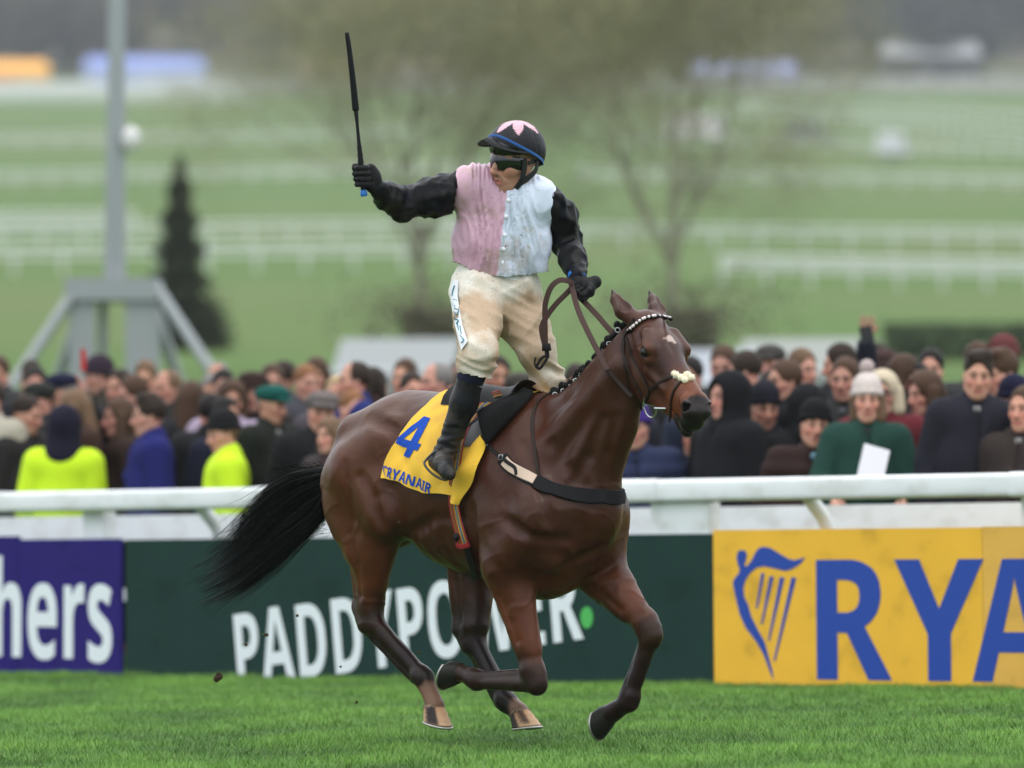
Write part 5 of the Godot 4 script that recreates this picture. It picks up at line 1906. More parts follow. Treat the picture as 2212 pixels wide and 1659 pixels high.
func build_saddlery() -> void:
	var leather := mat("black tack leather", Color(0.011, 0.010, 0.010), 0.5, 0.25)
	var brown := mat("dark brown bridle leather", Color(0.020, 0.012, 0.009), 0.5, 0.3)
	var blue := mat("cloth lettering blue", Color(0.010, 0.065, 0.40), 0.7, 0.25)
	# the number cloth, draped over the back from one side to the other
	var o := tack("saddlecloth", "yellow number 4 saddlecloth with blue lettering along its hem, under the saddle", "saddlecloth")
	var yellow := cloth_mat("yellow saddlecloth", 0.75, speck_image(512, [[60, 0.8, 2.0, Color(0.5, 0.35, 0.15)]], 12), 1.6)
	var s := Surf.new()
	var nu := 34
	var nv := 44
	var rows := []
	for i in nu + 1:
		var u := float(i) / nu
		var row := []
		var bottom := lerpf(1.165, 1.075, u) + 0.010 * sin(u * 9.0)
		# find how far round the hem lies
		var f0 := lerpf(-0.455, 0.02, u)
		var lo := 0.3
		var hi := 2.2
		for k in 12:
			var w := (lo + hi) * 0.5
			var p := around(f0, w)
			if p == Vector3.INF or p.y < bottom: hi = w
			else: lo = w
		for j in nv + 1:
			var v := float(j) / nv * 2.0 - 1.0
			var a := absf(v)
			var f := lerpf(lerpf(-0.285, -0.455, smoothstep(0.1, 1.0, a)), lerpf(0.24, 0.02, smoothstep(0.0, 1.0, a)), u)
			var p := around(f, v * lo)
			if p == Vector3.INF: p = Vector3(f, 1.5, 0)
			var n := coat.grad(p)
			var c := Color(0.80, 0.47, 0.035)
			c = c.lerp(Color(0.52, 0.27, 0.05), clampf(noise.get_noise_3dv(p * 12.0) * 0.7 + 0.5 * noise.get_noise_3dv(p * 30.0), 0.0, 0.5))
			row.append(s.put(p + n * cloth_lift(p), c))
		rows.append(row)
	for i in nu:
		for j in nv: s.quad(rows[i][j], rows[i][j + 1], rows[i + 1][j + 1], rows[i + 1][j])
	put("cloth", s.mesh(), yellow, o)
	# its loose front corner folded back over itself
	s = Surf.new()
	rows = []
	for j in 13:
		var t := j / 12.0
		var a := Vector2(1050, 942).lerp(Vector2(977, 1082), t) + Vector2(-14, -6) * sin(t * PI)
		var b := Vector2(1056, 962).lerp(Vector2(1001, 1090), t) + Vector2(4, 6) * sin(t * PI)
		var row := []
		for i in 7:
			var u := i / 6.0
			var q := a.lerp(b, u)
			var p := on_coat(q.x, q.y)
			if p == Vector3.INF: p = sag(q.x, q.y, 0.28)
			row.append(s.put(p + coat.grad(p) * (0.024 + 0.022 * sin(u * PI) + 0.006 * sin(t * 11.0 + u * 4.0)), Color(0.80, 0.47, 0.035)))
		rows.append(row)
	for j in 12:
		for i in 6: s.quad(rows[j][i], rows[j][i + 1], rows[j + 1][i + 1], rows[j + 1][i])
	put("folded_corner", s.mesh(), yellow, o)
	s = Surf.new()
	lay(s, [[943, 872], [905, 902], [881, 925], [866, 955]], [0.045, 0.055, 0.045], 0.004, 0.003)
	put("pad_edge", s.mesh(), leather, o)
	drape(o, "number", letters("4", 0.22, 0.30, 0.004), blue, Vector2(850, 976), Vector2(225, 72), Vector2(140, -272), 0.003)
	var word := drape(o, "hem_lettering", letters("RYANAIR", 0.30, 0.055, 0.004), blue, Vector2(843, 1029), Vector2(318, 122), Vector2(80, -380), 0.003)
	var poly := []
	for p in HARP: poly.append(Vector2((p[0] - 465.0), (1182.0 - p[1])) * 0.0001)
	drape(o, "hem_emblem", plate(poly, 0.004), blue, Vector2(829, 1031), Vector2(420, 160), Vector2(60, -380), 0.003)
	# saddle
	o = tack("racing_saddle", "small black racing saddle with striped girth under the jockey", "saddle")
	s = Surf.new()
	rows = []
	for i in 23:
		var u := i / 22.0
		var f := lerpf(-0.205, 0.165, u)
		var half := lerpf(0.44, 0.30, smoothstep(0.2, 0.9, u))
		var rise := 0.014 + 0.020 * pow(absf(u - 0.48) * 2.0, 2.2) + 0.010 * smoothstep(0.85, 1.0, u)
		var row := []
		for j in 19:
			var v := j / 9.0 - 1.0
			var p := around(f, v * half)
			if p == Vector3.INF: p = Vector3(f, 1.52, 0)
			row.append(s.put(p + coat.grad(p) * (0.018 + rise * (1.0 - 0.7 * v * v) * smoothstep(1.0, 0.8, absf(v)))))
		rows.append(row)
	for i in 22:
		for j in 18: s.quad(rows[i][j], rows[i][j + 1], rows[i + 1][j + 1], rows[i + 1][j])
	put("seat", s.mesh(), leather, o)
	for q in [1.0, -1.0]:
		s = Surf.new()
		rows = []
		for i in 13:
			var u := i / 12.0
			var row := []
			for j in 13:
				var v := j / 12.0
				var f := lerpf(lerpf(-0.13, -0.02, v), lerpf(0.15, 0.17, v), u)
				var p := around(f, q * lerpf(0.34, 1.02, v))
				if p == Vector3.INF: p = Vector3(f, 1.4, 0.2 * q)
				row.append(s.put(p + coat.grad(p) * 0.021))
			rows.append(row)
		for i in 12:
			for j in 12: s.quad(rows[i][j], rows[i][j + 1], rows[i + 1][j + 1], rows[i + 1][j])
		put("flap", s.mesh(), mat("grey saddle flap", Color(0.075, 0.07, 0.072), 0.45, 0.4), o)
	s = Surf.new()
	patch(s, [Vector2(1035, 899), Vector2(1136, 852), Vector2(1158, 858), Vector2(1058, 964)], 14, 10, 0.022, 0.012, 0.006)
	put("weight_pad", s.mesh(), mat("black felt pad", Color(0.008, 0.008, 0.008), 0.9, 0.2), o)
	# striped surcingle over the saddle and down to the girth
	var red := Color(0.30, 0.015, 0.02)
	var gold := Color(0.42, 0.25, 0.02)
	var sky := Color(0.05, 0.14, 0.26)
	var stripe := mat("striped webbing", Color(1, 1, 1), 0.7)
	stripe.vertex_color_use_as_albedo = true
	s = Surf.new()
	var run := [[1092, 852], [1066, 868], [1040, 885], [1015, 915], [1000, 950], [991, 1000], [987, 1050], [987, 1088], [995, 1128], [1005, 1160], [1011, 1178]]
	for k in 7:
		var sh := (k - 3) * 3.3
		var list := []
		for i in run.size():
			var a: Array = run[maxi(i - 1, 0)]
			var b: Array = run[mini(i + 1, run.size() - 1)]
			var d := Vector2(b[0] - a[0], b[1] - a[1]).normalized()
			list.append([run[i][0] - d.y * sh, run[i][1] + d.x * sh])
		lay(s, list, [0.0072], 0.003, 0.021 - 0.0002 * absf(k - 3), false, [red, gold, sky, gold, red, gold * 0.5, red][k])
	put("striped_girth", s.mesh(), stripe, o)
	s = Surf.new()
	lay(s, [[1001, 1148], [1011, 1178], [1018, 1198], [1026, 1226], [1028, 1244]], [0.040, 0.036], 0.005, 0.014)
	s.ball(on_coat(996, 1160) + Vector3(0, 0, 0.03), Vector3(0.016, 0.018, 0.014), 10)
	put("girth_strap", s.mesh(), leather, o)
	s = Surf.new()
	lay(s, [[995, 1173], [1008, 1176], [1019, 1171]], [0.022], 0.006, 0.024)
	put("girth_loop", s.mesh(), mat("red webbing", Color(0.32, 0.012, 0.02), 0.7), o)
	# stirrup: leather from the saddle bar to the iron round the boot
	var inv := horse_x.affine_inverse()
	s = Surf.new()
	var top := on_coat(1050, 893)
	var foot := inv * (rider_at + J(947, 972, 0.29))
	for e in [0.0, 1.0]:
		var a: Vector3 = top + coat.grad(top) * 0.035 + Vector3(0.02, -0.022, 0) * e
		s.strap(curve([a, a.lerp(foot, 0.5) + Vector3(0, 0.012 - 0.02 * e, 0.02), foot + Vector3(0.008, -0.01, 0.0) * e], 5), range(11).map(func(_k): return Vector3(0, 0.25, 1)), [0.015], 0.004)
	put("stirrup_leather", s.mesh(), leather, o)
	s = Surf.new()
	var iron := []
	for q in [[947, 972, 0.285], [934, 980, 0.275], [921, 993, 0.270], [917, 1003, 0.275], [930, 1020, 0.300], [950, 1033, 0.335], [966, 1036, 0.365], [972, 1022, 0.37], [966, 1000, 0.34], [958, 982, 0.305], [947, 972, 0.285]]: iron.append(inv * (rider_at + J(q[0], q[1], q[2])))
	s.tube(curve(iron, 4), [0.0055], 7)
	put("stirrup_iron", s.mesh(), mat("black stirrup iron", Color(0.02, 0.02, 0.02), 0.35, 0.5), o)
	# breast girth and neck strap
	o = tack("breast_girth", "black breast girth with a pale panel across the horse's chest", "breast girth")
	s = Surf.new()
	lay(s, [[1043, 952], [1060, 968], [1085, 991], [1104, 1008]], [0.016, 0.018], 0.004, 0.005)
	put("girth_tab", s.mesh(), leather, o)
	s = Surf.new()
	lay(s, [[1086, 990], [1102, 1008], [1124, 1022], [1152, 1037], [1162, 1043]], [0.058], 0.008, 0.003)
	put("panel_edge", s.mesh(), leather, o)
	s = Surf.new()
	lay(s, [[1092, 996], [1104, 1008], [1124, 1020], [1150, 1035], [1156, 1038]], [0.046], 0.004, 0.0095)
	put("pale_panel", s.mesh(), mat("pale elastic panel", Color(0.56, 0.42, 0.33), 0.8), o)
	s = Surf.new()
	lay(s, [[1086, 988], [1100, 1000], [1116, 1012], [1119, 1027]], [0.018, 0.014], 0.004, 0.014)
	put("buckle_tongue", s.mesh(), leather, o)
	s = Surf.new()
	var bp := on_coat(1086, 990)
	var bn := coat.grad(bp)
	var bx := bn.cross(Vector3.UP).normalized()
	var by := bn.cross(bx)
	var fr := []
	for q in [[-1, -1], [1, -1], [1, 1], [-1, 1], [-1, -1]]: fr.append(bp + bn * 0.016 + (bx * q[0] + by * q[1]) * 0.0105)
	s.tube(fr, [0.0024], 5)
	put("buckle", s.mesh(), mat("bright steel", Color(0.6, 0.6, 0.6), 0.25, 0.5, 1.0), o)
	var near := []
	for q in [[1158, 1041], [1185, 1054], [1215, 1063], [1245, 1069], [1275, 1072], [1300, 1072]]:
		var p := on_coat(q[0], q[1])
		if p != Vector3.INF: near.append(p)
	var fy: float = near[-1].y - 0.006
	var all := near.duplicate()
	while all.size() and all[-1].z < 0.03: all.pop_back()
	var half := all.duplicate()
	for r in [0.0]:
		all.append(coat.hit(Vector3(1.0, fy, r), Vector3(-1, 0, 0)))
	half.reverse()
	for p in half: all.append(Vector3(p.x, p.y, -p.z))
	all = curve(all, 4)
	var an := []
	for i in all.size():
		var n := coat.grad(all[i])
		an.append(n)
		all[i] += n * 0.005
	s = Surf.new()
	s.strap(all, an, [0.064], 0.008)
	put("chest_band", s.mesh(), mat("black elastic band", Color(0.009, 0.009, 0.010), 0.75, 0.25), o)
	s = Surf.new()
	lay(s, [[1190, 850], [1166, 866], [1153, 892], [1150, 925], [1157, 975], [1164, 1030]], [0.010, 0.014, 0.016], 0.004, 0.004)
	put("neck_strap", s.mesh(), brown, o)
	build_bridle(brown, leather)

func build_bridle(brown: Material, leather: Material) -> void:
	var o := tack("bridle", "dark leather bridle with beaded browband, sheepskin noseband and steel bit ring", "bridle")
	var hb := horse_x.affine_inverse()
	var steel := mat("bright steel", Color(0.6, 0.6, 0.6), 0.25, 0.5, 1.0)
	# browband
	var s := Surf.new()
	var band := [[1352, 722], [1360, 712], [1372, 702], [1390, 689], [1414, 683], [1437, 684], [1448, 692]]
	var pts := []
	for q in band:
		var p := on_face(q[0], q[1] + 3)
		if p == Vector3.INF: p = hsag(q[0], q[1], 0.0)
		pts.append(head_x * (p + (face.grad(p) if face.sample(p) < 0.5 else Vector3.UP) * 0.007))
	pts = curve(pts, 6)
	s.tube(pts, [0.0085], 8)
	var bw := put("browband", s.mesh(), leather, o)
	s = Surf.new()
	for k in 21:
		var p: Vector3 = pts[int(lerpf(1, pts.size() - 2, k / 20.0))]
		var out := (horse_x.basis.inverse() * (eye - horse_x * p)).normalized()
		s.ball(p + out * 0.006 + Vector3(0, 0.003, 0), Vector3(0.0072, 0.0072, 0.0072), 8)
	put("browband_beads", s.mesh(), mat("pale bead", Color(0.78, 0.68, 0.68), 0.5), bw)
	for q in [["headpiece", [[1372, 690], [1360, 705], [1350, 722]], 0.018], ["cheekpiece", [[1350, 720], [1345, 749], [1352, 782], [1364, 810], [1374, 829], [1386, 851]], 0.012], ["noseband_cheek", [[1353, 728], [1359, 752], [1369, 776], [1387, 808], [1405, 842]], 0.0085], ["throatlash", [[1350, 735], [1347, 765], [1350, 792], [1356, 830], [1363, 856]], 0.008], ["noseband", [[1404, 843], [1418, 832], [1432, 822], [1447, 815], [1462, 811], [1478, 812]], 0.014], ["lower_noseband", [[1474, 822], [1463, 834], [1455, 849], [1450, 872], [1449, 900], [1447, 910]], 0.013], ["chin_groove_strap", [[1404, 845], [1396, 862], [1388, 874], [1384, 884]], 0.014]]:
		s = Surf.new()
		lay(s, q[1], [q[2]], 0.004, 0.003, true)
		put(q[0], s.mesh(), brown, o)
	# sheepskin on the nose
	s = Surf.new()
	rng.seed = 22
	for q in [[1462, 811, 0.016], [1472, 817, 0.017], [1484, 812, 0.018], [1492, 817, 0.017], [1480, 822, 0.016], [1457, 808, 0.012]]:
		var p := on_face(q[0], q[1])
		if p == Vector3.INF: p = hsag(q[0], q[1], 0.0)
		p += face.grad(p) * 0.004
		s.ball(head_x * p, Vector3.ONE * q[2], 10, Color(0.80, 0.72, 0.54))
		tuft(s, head_x * p, q[2], 130, 0.013, Color(0.84, 0.77, 0.60))
	var wool := mat("cream sheepskin", Color(1, 1, 1), 0.95, 0.1)
	wool.vertex_color_use_as_albedo = true
	put("sheepskin", s.mesh(), wool, o)
	# bit: loose ring, mouthpiece, small ring on the martingale side
	for q in [[1407, 874, 0.033, 0.0036], [1369, 861, 0.014, 0.0030]]:
		var p := on_face(q[0], q[1])
		if p == Vector3.INF: p = hsag(q[0], q[1], 0.045)
		var n := face.grad(p) if face.sample(p) < 0.5 else Vector3(0, 0, 1)
		var c := head_x * (p + n * 0.012)
		n = head_x.basis * Vector3(0.42, 0.05, 0.9).normalized()
		var e1 := n.cross(Vector3.UP).normalized()
		var e2 := e1.cross(n)
		var ring := []
		for k in 25: ring.append(c + (e1 * cos(TAU * k / 24) * 0.8 + e2 * sin(TAU * k / 24) * 1.15) * q[2] * 1.25)
		s = Surf.new()
		s.tube(ring, [q[3]], 7)
		put("bit_ring", s.mesh(), steel, o)
	s = Surf.new()
	var m0 := on_face(1416, 882)
	var m1 := on_face(1438, 883)
	if m0 != Vector3.INF and m1 != Vector3.INF: s.tube([head_x * (m0 + face.grad(m0) * 0.008), head_x * (m1 + face.grad(m1) * 0.004)], [0.0085, 0.0055], 10)
	else: s.tube([head_x * hsag(1416, 882, 0.05), head_x * hsag(1438, 883, 0.04)], [0.0085, 0.0055], 10)
	put("mouthpiece", s.mesh(), steel, o)
	# reins
	var r := tack("reins", "brown rubber-covered reins looping from the bit to the jockey's left hand", "reins")
	var rubber := mat("brown rubber rein", Color(0.050, 0.026, 0.022), 0.7, 0.3)
	var near := []
	for q in [[1234, 612, 0.20], [1247, 664, 0.30], [1269, 715, 0.42]]: near.append(hb * (rider_at + J(q[0], q[1], q[2])))
	var tail := []
	for q in [[1292, 761], [1315, 800], [1340, 829]]:
		var p := on_coat(q[0], q[1])
		if p == Vector3.INF: continue
		tail.append(p + coat.grad(p) * 0.010)
	var bit := head_x * (on_face(1369, 858) if on_face(1369, 858) != Vector3.INF else hsag(1369, 858, 0.07)) + Vector3(0, 0, 0.012)
	var view := hb.basis * Vector3(0, 0, 1)
	var flat := (view + Vector3(0, 0.35, 0)).normalized()
	if tail.size(): near.append(tail[0])
	s = Surf.new()
	var c1 := curve(near, 6)
	s.strap(c1, c1.map(func(_p): return flat), [0.025], 0.004)
	put("rein", s.mesh(), rubber, r)
	tail.append(bit)
	s = Surf.new()
	var c2 := curve(tail, 6)
	s.strap(c2, c2.map(func(_p): return flat), [0.018], 0.004)
	put("rein_end", s.mesh(), brown, r)
	var far := [hb * (rider_at + J(1252, 642, 0.19)), hb * (rider_at + J(1289, 680, 0.26)), hb * (rider_at + J(1323, 719, 0.33)), Vector3(0.80, 1.58, -0.16)]
	s = Surf.new()
	var c3 := curve(far, 6)
	s.strap(c3, c3.map(func(_p): return flat), [0.025], 0.004)
	put("rein", s.mesh(), rubber, r)
	for l in [[[1238, 613, 0.22], [1226, 607, 0.235], [1211, 605, 0.245], [1198, 612, 0.25], [1188, 625, 0.25], [1180, 648, 0.25], [1177, 672, 0.25], [1178, 742, 0.25]], [[1240, 616, 0.17], [1224, 634, 0.17], [1201, 657, 0.18], [1181, 684, 0.19], [1170, 709, 0.21], [1176, 742, 0.235]]]:
		var pp := []
		for q in l: pp.append(hb * (rider_at + J(q[0], q[1], q[2])))
		pp = curve(pp, 5)
		s = Surf.new()
		s.strap(pp, pp.map(func(_p): return flat), [0.024], 0.004)
		put("rein_loop", s.mesh(), rubber, r)
	s = Surf.new()
	s.tube([hb * (rider_at + J(1180, 742, 0.245)), hb * (rider_at + J(1181, 758, 0.245))], [0.019, 0.022], 12)
	s.tube([hb * (rider_at + J(1181, 756, 0.245)), hb * (rider_at + J(1183, 774, 0.245))], [0.011, 0.009], 8)
	var loop := []
	for q in [[1183, 768], [1172, 772], [1164, 782], [1160, 792], [1166, 796], [1175, 785], [1184, 770]]: loop.append(hb * (rider_at + J(q[0], q[1], 0.25)))
	s.tube(curve(loop, 4), [0.0065], 7)
	loop = []
	for q in [[1160, 794], [1155, 785], [1157, 772]]: loop.append(hb * (rider_at + J(q[0], q[1], 0.25)))
	s.tube(curve(loop, 4), [0.007, 0.007, 0.006, 0.005, 0.004], 7)
	put("rein_buckle", s.mesh(), leather, r)

# ---------------------------------------------------------------- the crowd: base figure faces +z, feet at y = 0, head centre at y = 1.60
const HEAD_Y := 1.60
var stock := {}

func arm_points(pose: String, q: float) -> Array:       # shoulder, elbow, wrist, hand of side q (+1 is the figure's left)
	var sh := Vector3(0.185 * q, 1.385, -0.01)
	if pose == "wave" and q < 0.0: return [sh, Vector3(-0.30, 1.56, 0.10), Vector3(-0.33, 1.82, 0.14), Vector3(-0.33, 1.92, 0.15)]
	if pose == "salute" and q > 0.0: return [sh, Vector3(0.34, 1.52, 0.10), Vector3(0.36, 1.80, 0.12), Vector3(0.355, 1.90, 0.13)]
	if pose == "reach" and q > 0.0: return [sh, Vector3(0.23, 1.35, 0.25), Vector3(0.20, 1.60, 0.34), Vector3(0.20, 1.68, 0.36)]
	if pose == "clap": return [sh, Vector3(0.26 * q, 1.16, 0.10), Vector3(0.09 * q, 1.30, 0.29), Vector3(0.035 * q, 1.37, 0.32)]
	if pose == "phone" and q < 0.0: return [sh, Vector3(-0.25, 1.20, 0.16), Vector3(-0.13, 1.44, 0.30), Vector3(-0.11, 1.52, 0.31)]
	if pose == "greet" and q > 0.0: return [sh, Vector3(0.33, 1.20, 0.14), Vector3(0.31, 1.42, 0.25), Vector3(0.30, 1.53, 0.27)]
	if pose == "rail": return [sh, Vector3(0.27 * q, 1.14, 0.05), Vector3(0.22 * q, 1.03, 0.27), Vector3(0.20 * q, 1.01, 0.36)]
	return [sh, Vector3(0.245 * q, 1.12, -0.03), Vector3(0.25 * q, 0.88, 0.06), Vector3(0.25 * q, 0.79, 0.08)]

func figure_body(arg: String) -> ArrayMesh:
	var pose := arg.get_slice("|", 0)
	var turn := deg_to_rad(float(arg.get_slice("|", 1)))
	var s := Surf.new()
	var make := func(g: Field) -> void:
		g.cone(Vector3(0, 0.95, 0), Vector3(0, 1.32, -0.01), 0.12, 0.13, 0.05, Vector3(1.15, 1, 0.75))
		g.cone(Vector3(-0.15, 1.38, -0.01), Vector3(0.15, 1.38, -0.01), 0.06, 0.06, 0.05)
		g.cone(Vector3(0, 1.40, -0.015), Vector3(0, 1.55, 0.0), 0.058, 0.056, 0.03)
		for q in [1.0, -1.0]:
			var p := arm_points(pose, q)
			g.cone(p[0], p[1], 0.048, 0.04, 0.03)
			g.cone(p[1], p[2], 0.04, 0.03, 0.02)
			g.cone(p[2], p[3], 0.032, 0.036, 0.02, Vector3(0.8, 1.0, 0.9))
			g.cone(Vector3(0.09 * q, 0.92, 0), Vector3(0.10 * q, 0.50, 0.01), 0.085, 0.055, 0.04)
			g.cone(Vector3(0.10 * q, 0.50, 0.01), Vector3(0.10 * q, 0.08, -0.02), 0.053, 0.036, 0.03)
			g.cone(Vector3(0.10 * q, 0.045, -0.03), Vector3(0.12 * q, 0.03, 0.13), 0.04, 0.03, 0.02)
	var b := filled(Vector3(-0.44, 0.0, -0.2), Vector3(0.44, 2.02, 0.44), 0.021, make)
	b.net(s, Transform3D(), func(_p, _n): return Color(0.47, 0.255, 0.19), null, func(p): return p.y < 1.53 or p.y > 1.74 or absf(p.x) > 0.1)
	# open fingers on raised hands
	for q in [1.0, -1.0]:
		var p := arm_points(pose, q)
		var d: Vector3 = (p[3] - p[2]).normalized()
		var side := d.cross(Vector3(0, 0, 1)).normalized()
		if side.length() < 0.5: side = Vector3.RIGHT
		for k in 4:
			var a: Vector3 = p[3] + side * (k - 1.5) * 0.021
			s.tube([a, a + d * 0.055 + side * (k - 1.5) * 0.004, a + d * 0.088 + side * (k - 1.5) * 0.006 + Vector3(0, 0, 0.01)], [0.011, 0.010, 0.007], 6, Color(0.49, 0.25, 0.19))
		var t: Vector3 = p[3] - side * 0.026 * q - d * 0.02
		s.tube([t, t - side * 0.03 * q + d * 0.03, t - side * 0.038 * q + d * 0.055], [0.013, 0.011, 0.008], 6, Color(0.49, 0.25, 0.19))
	if not stock.has("head"):
		stock["head"] = filled(Vector3(-0.10, -0.13, -0.13), Vector3(0.10, 0.16, 0.14), 0.0065, rider_head)
	var h: Field = stock["head"]
	h.net(s, Transform3D(Basis(Vector3.UP, turn) * Basis(Vector3.RIGHT, absf(turn) * 0.3), Vector3(0, HEAD_Y, 0.005)), crowd_skin)
	return s.mesh()

func crowd_skin(p: Vector3, _n: Vector3) -> Color:
	var c := Color(0.47, 0.255, 0.19)
	c = c.lerp(Color(0.52, 0.20, 0.16), smoothstep(0.045, 0.01, Vector2(absf(p.x) - 0.042, p.y + 0.022).length()) * 0.6)
	c = c.lerp(Color(0.52, 0.21, 0.17), smoothstep(0.025, 0.010, (p - Vector3(0, -0.03, 0.112)).length()) * 0.5)
	if p.z > 0.03:
		var e := Vector2((absf(p.x) - 0.031) / 1.5, p.y - 0.012).length()
		c = c.lerp(Color(0.10, 0.065, 0.055), smoothstep(0.013, 0.007, e))
		c = c.lerp(Color(0.08, 0.05, 0.035), smoothstep(0.008, 0.004, absf(p.y - 0.040)) * smoothstep(0.05, 0.045, absf(p.x)) * smoothstep(0.008, 0.014, absf(p.x)) * 0.8)
		c = c.lerp(Color(0.33, 0.10, 0.09), smoothstep(0.010, 0.005, absf(p.y + 0.0655)) * smoothstep(0.030, 0.024, absf(p.x)))
	return c

func figure_coat(arg: String) -> ArrayMesh:
	var pose := arg.get_slice("|", 0)
	var cut := arg.get_slice("|", 1)
	var s := Surf.new()
	var make := func(g: Field) -> void:
		g.cone(Vector3(0, 0.80, 0.01), Vector3(0, 1.12, 0.01), 0.185, 0.180, 0.06, Vector3(1.08, 1, 0.78))
		g.cone(Vector3(0, 1.12, 0.01), Vector3(0, 1.32, 0.0), 0.180, 0.172, 0.06, Vector3(1.10, 1, 0.78))
		g.cone(Vector3(-0.145, 1.37, -0.015), Vector3(0.145, 1.37, -0.015), 0.088, 0.088, 0.05)
		g.cone(Vector3(0, 1.42, -0.02), Vector3(0, 1.475, -0.02), 0.085, 0.072, 0.03)
		for q in [1.0, -1.0]:
			var p := arm_points(pose, q)
			g.cone(p[0], p[1], 0.082, 0.066, 0.04)
			g.cone(p[1], p[2], 0.064, 0.048, 0.03)
	var open := func(g: Field) -> void:
		make.call(g)
		if cut == "hooded":      # the hood lies folded on the shoulders
			for e in [1.0, -1.0]: g.cone(Vector3(0, 1.46, -0.115), Vector3(0.105 * e, 1.45, -0.01), 0.062, 0.042, 0.02)
		if cut == "blazer":
			for e in [1.0, -1.0]: g.cone(Vector3(0.07 * e, 1.47, 0.03), Vector3(0.02 * e, 1.22, 0.150), 0.028, 0.022, 0.006)
		g.cone(Vector3(0, 1.54, 0.095), Vector3(0, 1.27, 0.158), 0.078, 0.022, 0.010, Vector3.ONE, true)
	var b := filled(Vector3(-0.46, 0.60, -0.26), Vector3(0.46, 1.98, 0.42), 0.017, open)
	var creases := func(p: Vector3, _n: Vector3) -> float: return (0.007 * sin(p.y * 62.0 + 2.0 * noise.get_noise_3dv(p * 6.0)) if cut == "padded" else 0.0) + fold(p, Vector3(4, 6, 4), 6.0) * 0.016 + fold(p, Vector3(9, 4, 7), 2.0) * 0.006
	b.net(s, Transform3D(), func(p, n): return Color.WHITE * (1.0 + 0.35 * noise.get_noise_3dv(p * 14.0)) * (0.45 if n.z > 0.3 and absf(p.x - 0.012) < 0.010 else 1.0), creases, func(p): return p.y > 0.72)
	return s.mesh()

func figure_trousers() -> ArrayMesh:
	var s := Surf.new()
	var make := func(g: Field) -> void:
		g.cone(Vector3(0, 0.90, 0), Vector3(0, 0.98, 0), 0.155, 0.150, 0.04, Vector3(1.05, 1, 0.75))
		for q in [1.0, -1.0]:
			g.cone(Vector3(0.09 * q, 0.88, 0), Vector3(0.10 * q, 0.50, 0.01), 0.105, 0.078, 0.03)
			g.cone(Vector3(0.10 * q, 0.50, 0.01), Vector3(0.10 * q, 0.09, -0.015), 0.076, 0.066, 0.03)
	var b := filled(Vector3(-0.26, 0.05, -0.2), Vector3(0.26, 1.1, 0.2), 0.022, make)
	b.net(s, Transform3D(), func(_p, _n): return Color.WHITE, null, func(p): return p.y > 0.07)
	return s.mesh()

